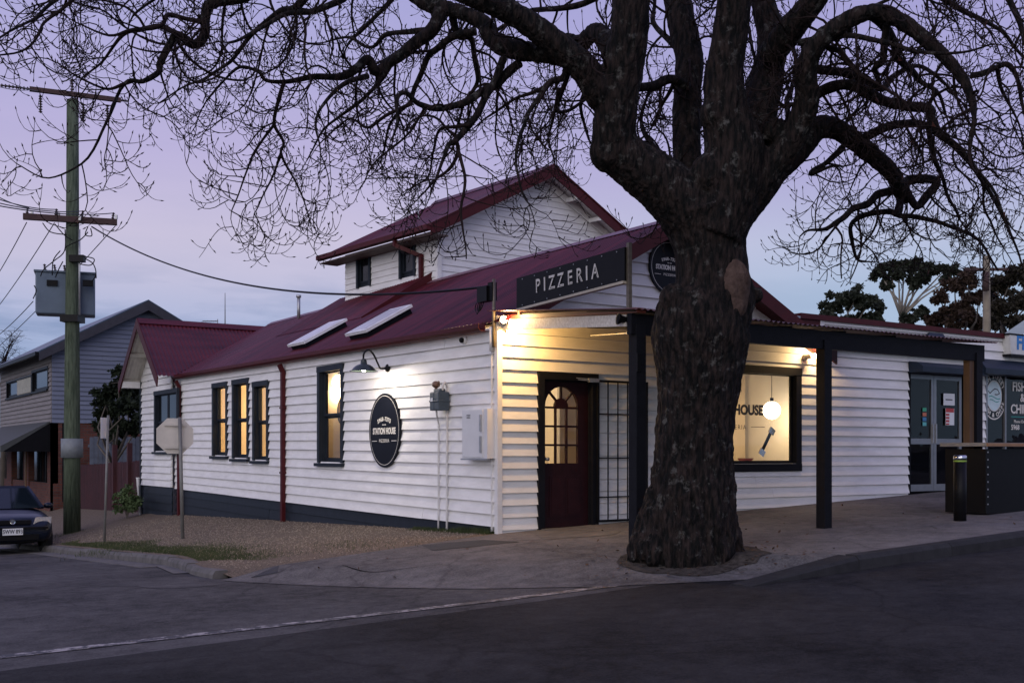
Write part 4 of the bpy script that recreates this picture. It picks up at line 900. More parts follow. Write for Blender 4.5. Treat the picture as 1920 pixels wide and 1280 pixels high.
# electricity meter box
a, b = onx(881, 769, -0.06), onx(921, 859, -0.06)
mbx = thing('meter_box', 'white electricity meter box near the corner of the side wall', 'meter box', (0, (a.y+b.y)/2, b.z))
BOXW = mat('white_enamel_box', (0.66, 0.66, 0.66), 0.35, 0.04)
cy, cz, wy, hz = (a.y+b.y)/2, (a.z+b.z)/2, abs(a.y-b.y), a.z-b.z
MB().box((-0.09, cy-0.02, cz), 0.15, wy+0.10, hz).build('cabinet', BOXW, mbx); MB().box((-0.172, cy+0.01, cz), 0.014, wy-0.03, hz-0.03).build('door', BOXW, mbx)
MB().box((-0.16, cy-0.02, b.z-0.012), 0.05, wy+0.12, 0.02).build('bottom_lip', GALV, mbx)
for dz in (0.14, -0.14): MB().box((-0.19, b.y+0.06, cz+dz), 0.025, 0.035, 0.22).build('hinge', GALV, mbx)
for k in range(3): MB().box((-0.182, a.y-0.16, a.z-0.07-0.02*k), 0.006, 0.09, 0.006).build('vent_slot', SLATE, mbx)
# dome camera
dc = onx(872, 638, -0.03)
cm_ = thing('dome_camera', 'small white dome camera under the eaves of the side wall', 'camera', tuple(dc))
MB().lathe([(0, 0), (0.055, 0), (0.055, 0.03), (0.045, 0.045), (0, 0.05)], (-0.02, dc.y, dc.z), (-1, 0, 0), 16).build('base', WTRIM, cm_, True); MB().sphere((-0.085, dc.y, dc.z), 0.038).build('lens', BLACK, cm_, True)
# vent pipe at the corner, white
MB().tube([(-0.07, 0.06, 2.72), (-0.07, 0.06, 2.40)], 0.032, 10).build('corner_pipe', WTRIM, house, True)
# service fuse box on a short mast, and its conduit
fx_ = onx(909, 552, -0.10); fbx = thing('service_box', 'black cable junction box on a mast above the corner gutter', 'junction box', (fx_.x, fx_.y, 2.7))
MB().box((fx_.x, fx_.y, fx_.z), 0.10, 0.24, 0.20).build('box', BLACK, fbx); MB().box((fx_.x+0.02, fx_.y-0.15, fx_.z+0.02), 0.08, 0.10, 0.24).build('box_end', BLACK, fbx)
mp_ = onx(926, 575, -0.08)
MB().tube([(mp_.x, fx_.y-0.19, fx_.z+0.18), (mp_.x, fx_.y-0.19, 2.45)], 0.024, 10).build('mast', STL, fbx, True)
for k in range(3): 
    y_ = fx_.y+0.02+0.05*k; MB().tube(smooth([Vector((fx_.x, y_, fx_.z-0.09)), Vector((fx_.x-0.02, y_+0.03, fx_.z-0.18-0.03*k)), Vector((fx_.x, y_+0.12, fx_.z-0.20+0.02*k)), Vector((fx_.x, y_+0.09, fx_.z-0.09))], 5), 0.007, 6).build('cable_loop', BLACK, fbx, True)
# twin floodlight on the corner
q = onx(945, 600, -0.10); q = Vector((-0.02, -0.22, 2.83))
q = CAM+ray(945, 599)*((Vector((-0.05, -0.2, 2.8))-CAM).dot(CF))
fl_ = thing('floodlight', 'twin corner floodlight shining under the verandah edge', 'floodlight', tuple(q))
GLOW = mat('floodlight_glow', (1, 1, 1), 0.5, emit=(1.0, 0.74, 0.42), estr=70)
aim0 = Vector((-0.35, -1, -0.10)).normalized(); aim1 = Vector((0.35, -1, -0.1)).normalized()
for p_, ad in ((q, aim0), (q+Vector((0.12, -0.03, -0.005)), aim1)):
    MB().lathe([(0.03, -0.13), (0.035, -0.08), (0.06, -0.02), (0.062, 0.0), (0.055, 0.0), (0.03, -0.05)], p_, ad, 18).build('reflector', BLACK, fl_, True)
    MB().sphere(p_-ad*0.012, 0.046, sc=(1, 1, 1)).build('bulb', GLOW, fl_, True)
MB().bar(q+Vector((0.02, 0.12, -0.08)), (-0.04, 0.02, 2.62), 0.025, 0.02).tube([q-aim0*0.12, q+Vector((0.05, 0.10, -0.06)), q+Vector((0.12, -0.03, -0.005))-aim1*0.12], 0.012, 8).build('bracket', WTRIM, fl_)
plight('flood_beam', q+Vector((0.16, -0.16, -0.10)), 84, (1.0, 0.56, 0.17), 0.06, fl_)
plight('flood_beam', q+Vector((-0.10, -0.26, 0.03)), 26, (1.0, 0.62, 0.26), 0.06, fl_)
# small black spotlight at the outer end of the fascia
q = CAM+ray(1163, 598)*((Vector((p1-0.15, VW+0.15, 2.5))-CAM).dot(CF))
sp = thing('spotlight', 'small black spotlight at the outer corner of the verandah fascia', 'spotlight', tuple(q))
ad = Vector((-0.75, 0.35, 0.1)).normalized()
MB().lathe([(0, -0.10), (0.035, -0.10), (0.04, -0.02), (0.065, 0.02), (0.065, 0.035), (0.05, 0.02), (0.0, 0.0)], q, ad, 16).build('housing', BLACK, sp, True)
MB().bar(q-ad*0.06, (p1-0.07, VW+0.06, 2.52), 0.03, 0.03).build('bracket', BLACK, sp)
# round wall lamp by the big window
q = ony(1511, 670, -0.05)
wl_ = thing('wall_lamp', 'small white wall lamp above the corner of the big front window', 'lamp', tuple(q))
MB().lathe([(0, 0), (0.05, 0), (0.05, 0.03), (0.035, 0.05), (0.035, 0.12), (0.05, 0.14), (0.0, 0.14)], (q.x, -0.02, q.z), (0.15, -1, 0.1), 16).build('holder', WTRIM, wl_, True)
MB().sphere((q.x+0.03, -0.20, q.z+0.01), 0.045).build('bulb', mat('warm_bulb', (1, 1, 1), 0.5, emit=(1.0, 0.76, 0.46), estr=14), wl_, True)
plight('wall_lamp_light', (q.x+0.07, -0.30, q.z+0.10), 55, (1.0, 0.66, 0.30), 0.05, wl_)

# ------------------------------------------------------------------ seen through the windows
def pendant(label, c, r, power, wire_top):
    t = thing('pendant_lamp', label, 'pendant lamp', tuple(c), 'globe pendant lamps inside')
    MB().sphere(c, r, 20, 14).build('globe', mat('globe_glow', (1, 1, 1), 0.5, emit=(1.0, 0.82, 0.58), estr=9.0), t, True)
    MB().tube([c+Z*(r-0.01), c+Z*(r+0.06)], 0.03, 10).tube([c+Z*(r+0.05), (c.x, c.y, wire_top)], 0.006, 6).build('cord', BLACK, t)
    plight('pendant_light', c-Z*(r+0.06), power, (1.0, 0.72, 0.40), 0.10, t)
pendant('white globe pendant lamp glowing in the big front window', ony(1447, 769, 0.55), 0.145, 16, 2.84)
pendant('white globe pendant lamp glowing in the nearest side window', onx(637, 717, 0.75), 0.15, 75, 2.84)
for yy, pw in ((8.1, 140), (10.7, 140)): 
    c = Vector((1.7, yy, 2.2)); pendant('globe pendant lamp deep inside behind the %s of the three narrow side windows' % ('nearest' if yy < 9 else 'farthest'), c, 0.12, pw, 2.84)
plight_room = pendant('globe pendant lamp behind the front door', Vector((1.1, 1.6, 2.3)), 0.12, 90, 2.84)
# lettering on the big window
yg = -0.05; q = ony(1432.5, 770, 0.035)
wt = fw
put_text('STATION HOUSE', Vector((q.x-0.02, 0.035, q.z)), X, Z, 0.21, INK, wt, align='RIGHT', offset=0.010, sx=0.95, ext=0.001)
q2 = ony(1399, 801, 0.035); put_text('PIZZERIA', Vector((q2.x, 0.035, q2.z)), X, Z, 0.10, INK, wt, align='RIGHT', ext=0.001, space=1.3)
a, b = ony(1408, 800, 0.035), ony(1434, 800, 0.035); MB().box(((a.x+b.x)/2, 0.035, a.z), b.x-a.x, 0.002, 0.008).build('rule_line', INK, wt)
q3 = ony(1391, 731, 0.035); put_text('5968-7375', Vector((q3.x, 0.035, q3.z)), X, Z, 0.10, INK, wt, align='RIGHT', ext=0.001)
# counter, bowl and bracket behind the glass
ctr = thing('counter', 'pale counter along the inside of the big front window', 'counter', (4.7, 0.55, 0.05))
MB().box((4.75, 0.55, FZ0-0.02), 2.3, 0.55, 0.05).build('top', CREAM, ctr); MB().box((4.75, 0.6, (FZ0-0.04)/2+0.02), 2.2, 0.4, FZ0-0.08).build('front', CREAM, ctr)
q = ony(1398, 858, 0.45); bw = thing('bowl', 'red patterned bowl on the counter inside the big window', 'bowl', (q.x, 0.45, FZ0))
MB().lathe([(0.0, 0.005), (0.05, 0.005), (0.09, 0.03), (0.13, 0.09), (0.125, 0.09), (0.08, 0.035), (0, 0.02)], (q.x, 0.45, FZ0+0.005), (0, 0, 1), 20).build('body', mat('red_bowl', (0.22, 0.04, 0.03), 0.4), bw, True)
a, b = ony(1445, 811, 0.25), ony(1429, 845, 0.25)
hd = thing('door_pull', 'silver bar handle with square end plates behind the window', 'handle', tuple(b))
dv = (a-b).normalized(); pr_ = Vector((dv.z, 0, -dv.x))
MB().bar(a, b, 0.02, 0.05, up=(pr_.x, 0, pr_.z)).build('bar', BLACK, hd)
for e_, sg in ((a, 1), (b, -1)): MB().box(e_+dv*sg*0.03-Y*0.01, 0.10, 0.02, 0.12, dv, Y, pr_).build('end_plate', mat('bright_nickel', (0.8, 0.78, 0.74), 0.25, metal=0.9), hd)
MB().box((ony(1462, 800, 0.75).x+0.1, 0.9, 1.5), 0.06, 1.0, 2.7).build('inner_wall', CREAM, house)
MB().box((ony(1395, 800, 1.5).x-0.55, 1.55, 1.45), 1.2, 0.05, 1.9).build('menu_board', WARM, house)
# wall mirror seen in the nearest side window
q = onx(632, 765, 0.55); mr_ = thing('wall_mirror', 'black rimmed teardrop mirror hanging behind the nearest side window', 'mirror', tuple(q))
P = [Vector((0.65, q.y+0.19*math.cos(2*math.pi*i/24), q.z-0.05+0.24*math.sin(2*math.pi*i/24))) for i in range(25)]
MB().tube(P, 0.012, 6).tube([P[5], Vector((0.65, q.y, q.z+0.5)), P[7]], 0.010, 6).build('rim', BLACK, mr_); MB().plate(P[:-1], (1, 0, 0), 0.005).build('glass', mat('amber_mirror', (0.30, 0.20, 0.08), 0.2, metal=0.6), mr_)
q = onx(622, 850, 0.7); ch = thing('dining_chair', 'dark red dining chair behind the nearest side window', 'chair', (0.7, q.y, 0.05))
RC = mat('chair_red_brown', (0.10, 0.025, 0.02), 0.5)
MB().box((0.72, q.y, 0.47), 0.42, 0.42, 0.05).build('seat', RC, ch); MB().box((0.92, q.y, 0.95), 0.04, 0.40, 0.60).build('backrest', RC, ch)
for sx2 in (-0.18, 0.18):
    for sy2 in (-0.18, 0.18): MB().box((0.72+sx2, q.y+sy2, 0.24), 0.035, 0.035, 0.42).build('leg', RC, ch)

# ------------------------------------------------------------------ the old bare tree on the footpath
TD = 11.6                                        # how far in front of the camera the trunk stands
def bark_mat():
    m = bpy.data.materials.new('old_bark'); m.use_nodes = True; t = m.node_tree; b = t.nodes['Principled BSDF']; b.inputs['Roughness'].default_value = 0.9; b.inputs['Specular IOR Level'].default_value = 0.2
    g = t.nodes.new('ShaderNodeNewGeometry'); mp = t.nodes.new('ShaderNodeMapping'); mp.inputs['Scale'].default_value = (1, 1, 0.28); t.links.new(g.outputs['Position'], mp.inputs[0])
    n1 = t.nodes.new('ShaderNodeTexNoise'); n1.inputs['Scale'].default_value = 22; n1.inputs['Detail'].default_value = 8; t.links.new(mp.outputs[0], n1.inputs[0])
    n2 = t.nodes.new('ShaderNodeTexVoronoi'); n2.inputs['Scale'].default_value = 26; n2.feature = 'DISTANCE_TO_EDGE'; t.links.new(mp.outputs[0], n2.inputs[0])
    n3 = t.nodes.new('ShaderNodeTexNoise'); n3.inputs['Scale'].default_value = 7.5; n3.inputs['Detail'].default_value = 9; n3.inputs['Roughness'].default_value = 0.72; t.links.new(g.outputs['Position'], n3.inputs[0])
    r = t.nodes.new('ShaderNodeValToRGB'); r.color_ramp.elements[0].position = 0.40; r.color_ramp.elements[0].color = (0.0025, 0.0028, 0.0027, 1); r.color_ramp.elements[1].position = 0.75; r.color_ramp.elements[1].color = (0.034, 0.023, 0.020, 1); t.links.new(n1.outputs[0], r.inputs[0])
    lr = t.nodes.new('ShaderNodeValToRGB'); lr.color_ramp.elements[0].position = 0.56; lr.color_ramp.elements[1].position = 0.66; t.links.new(n3.outputs[0], lr.inputs[0])
    mx = t.nodes.new('ShaderNodeMix'); mx.data_type = 'RGBA'; t.links.new(lr.outputs[0], mx.inputs[0]); t.links.new(r.outputs[0], mx.inputs[6]); mx.inputs[7].default_value = (0.075, 0.073, 0.067, 1)
    t.links.new(mx.outputs[2], b.inputs['Base Color'])
    ad = t.nodes.new('ShaderNodeMath'); ad.operation = 'ADD'; t.links.new(n1.outputs[0], ad.inputs[0]); t.links.new(n2.outputs[0], ad.inputs[1])
    bp = t.nodes.new('ShaderNodeBump'); bp.inputs['Strength'].default_value = 0.9; bp.inputs['Distance'].default_value = 0.03; t.links.new(ad.outputs[0], bp.inputs['Height']); t.links.new(bp.outputs[0], b.inputs['Normal'])
    return m
BARK = bark_mat()
TWIG = mat('twig_bark', (0.007, 0.0042, 0.004), 0.85, 0.0, 9, c2=(0.020, 0.011, 0.0095), spec=0.2)
base_c = at(1290, 1036, TD)
tree = thing('bare_tree', 'huge gnarled leafless street tree in front of the restaurant', 'tree', tuple(base_c))
def trace(pts, d0, d1, k=5):          # (px, py, half width px) -> smooth 3d polyline and radii; depth runs from d0 to d1
    n = len(pts); P = []; Rr = []
    for i, (x_, y_, h) in enumerate(pts):
        d = d0+(d1-d0)*(i/(n-1)); P.append(at(x_, y_, d)); Rr.append(h*(1.15 if h < 14 else 1.0)*d/FPX)
    Q = smooth(P, k); RR = []
    for i in range(n-1):
        for j in range(k): RR.append(Rr[i]+(Rr[i+1]-Rr[i])*j/k)
    RR.append(Rr[-1]); return Q, RR
thick = [
 ([(1284, 1075, 92), (1285, 1030, 88), (1289, 985, 83), (1296, 930, 79), (1300, 860, 73), (1304, 775, 71), (1311, 705, 78), (1313, 640, 91), (1317, 602, 91), (1336, 560, 79), (1335, 520, 69), (1332, 470, 66), (1326, 430, 73), (1318, 398, 84)], 0, 0.0),
 ([(1345, 440, 62), (1300, 400, 60), (1243, 348, 52), (1190, 310, 46), (1156, 280, 43), (1152, 245, 40), (1160, 180, 39), (1170, 120, 38), (1181, 50, 36), (1188, -40, 34), (1195, -140, 26), (1180, -300, 17)], 0, -0.7),
 ([(1310, 420, 40), (1294, 340, 28), (1288, 270, 26), (1287, 190, 26), (1292, 110, 26), (1275, 30, 26), (1262, -60, 22), (1250, -220, 14)], 0.25, 1.2),
 ([(1335, 440, 62), (1366, 360, 60), (1378, 290, 58), (1362, 215, 44), (1358, 150, 35), (1368, 70, 33), (1377, 0, 32), (1385, -120, 26), (1372, -290, 16)], -0.1, -0.5),
 ([(1370, 350, 50), (1405, 270, 42), (1428, 200, 31), (1440, 140, 29), (1448, 70, 27), (1430, 0, 21), (1424, -80, 18), (1440, -240, 11)], 0.0, 0.6),
 ([(1442, 110, 26), (1478, 60, 26), (1520, 10, 22), (1560, -50, 18), (1600, -160, 12)], 0.1, -0.8),
 ([(1360, 400, 55), (1430, 322, 44), (1468, 290, 27), (1495, 240, 24), (1513, 190, 22), (1511, 140, 20), (1526, 90, 19), (1570, 50, 17), (1636, 22, 15), (1695, 44, 13), (1752, 90, 11), (1800, 140, 9), (1826, 205, 6), (1818, 280, 4)], 0.0, -1.4),
 ([(1440, 322, 34), (1490, 285, 25), (1530, 243, 22), (1562, 240, 20), (1600, 262, 18), (1640, 295, 16), (1672, 325, 15), (1690, 358, 13), (1700, 372, 10)], 0.0, 0.9),
 ([(1170, 205, 34), (1128, 175, 32), (1100, 134, 27), (1043, 84, 25), (976, 34, 22), (925, 10, 20), (875, -8, 17), (800, -40, 14)], -0.3, -1.0),
 ([(1095, 120, 22), (1043, 103, 19), (1000, 98, 18), (959, 92, 18), (925, 76, 17), (909, 46, 16), (876, 28, 14), (848, 18, 14), (808, 10, 13), (770, -12, 11)], -0.5, 0.2),
 ([(1150, 100, 20), (1120, 60, 17), (1090, 80, 13), (1060, 75, 11)], 0.3, 1.0),
]
tm = MB(); lines = []
for pts, a, b in thick:
    q, r = trace(pts, TD+a, TD+b, 5); tm.tube(q, r, 18); lines.append((q, r))
# burls, knots and the scar of a lost limb
for px, py, h, d in ((1416, 552, 14, -0.05), (1140, 285, 34, -0.30), (1452, 245, 22, -0.2), (1345, 215, 32, -0.30), (1262, 560, 26, -0.2), (1222, 1030, 24, -0.2), (1345, 1030, 26, -0.25), (1335, 330, 40, -0.25)):
    if h: tm.sphere(at(px, py, TD+d), h*TD/FPX, 16, 10, (1, 1, 1.1))
for e_ in ((1188, 1044, -0.10), (1222, 1054, -0.36), (1300, 1058, -0.46), (1362, 1052, -0.30), (1388, 1040, 0.1)):
    q_ = at(e_[0], e_[1], TD+e_[2]); q_.z = top_z(q_.x, q_.y)-0.03; m_ = at(1287+(e_[0]-1287)*0.72, 1000, TD+e_[2]*0.7)
    tm.tube(smooth([at(1289+(e_[0]-1289)*0.4, 930, TD+e_[2]*0.3), m_, q_], 5), [0.22, 0.21, 0.20, 0.19, 0.17, 0.15, 0.135, 0.12, 0.10, 0.08, 0.05], 12)
me = tm.mesh('trunk', BARK); tmp = bpy.data.objects.new('trunk_tmp', me); col.objects.link(tmp)
rm = tmp.modifiers.new('r', 'REMESH'); rm.mode = 'VOXEL'; rm.voxel_size = 0.018
smm = tmp.modifiers.new('s', 'SMOOTH'); smm.factor = 0.5; smm.iterations = 6
dg = bpy.context.evaluated_depsgraph_get(); dg.update(); me2 = bpy.data.meshes.new_from_object(tmp.evaluated_get(dg)); bpy.data.objects.remove(tmp)
cnt = len(me2.vertices); co = np.empty(cnt*3, np.float32); no = np.empty(cnt*3, np.float32); me2.vertices.foreach_get('co', co); me2.vertices.foreach_get('normal', no); co = co.reshape(-1, 3); no = no.reshape(-1, 3)
dsp = np.empty(cnt, np.float32)
for i in range(cnt):
    x_, y_, z_ = co[i]
    lum = noise.noise((x_*2.2, y_*2.2, z_*1.7)); v2 = noise.noise((x_*7, y_*7, z_*5)); f1 = noise.noise((x_*19, y_*19, z_*4.5)); f2 = noise.noise((x_*40, y_*40, z_*16))
    f3 = noise.noise((x_*11, y_*11, z_*2.2)); dsp[i] = 0.026*lum+0.014*v2+0.026*(0.6-abs(f1)*2.2)+0.020*(0.5-abs(f3)*2.0)+0.009*f2
amt = 1.0 if True else 0
hgt = np.clip((3.9-co[:, 2])/3.0, 0.35, 1.0)
co = co+no*(dsp*hgt)[:, None]; me2.vertices.foreach_set('co', co.ravel()); me2.update()
me2.polygons.foreach_set('use_smooth', [True]*len(me2.polygons)); me2.materials.clear(); me2.materials.append(BARK); me2.name = 'trunk'
link('trunk', me2, tree)
print('trunk verts', cnt)
SCAR = mat('healed_wood_scar', (0.040, 0.025, 0.020), 0.85, 0.0, 14, 0.7, 30, c2=(0.095, 0.064, 0.052), spec=0.15)
sc0 = MB().sphere(at(1374, 545, TD-0.27), 0.20, 40, 28, (0.95, 0.80, 1.65)); sc0.v = [tuple(Vector(v)+Vector(v).normalized()*0.0+(-CF)*(0.03*noise.noise(Vector(v)*5)+0.018*noise.noise(Vector((v[0]*22, v[1]*22, v[2]*5)))+0.012*noise.noise(Vector(v)*30))+CR*0.03*noise.noise(Vector(v)*4+Vector((3, 0, 0)))) for v in sc0.v]; sc0.build('limb_scar', SCAR, tree, True)

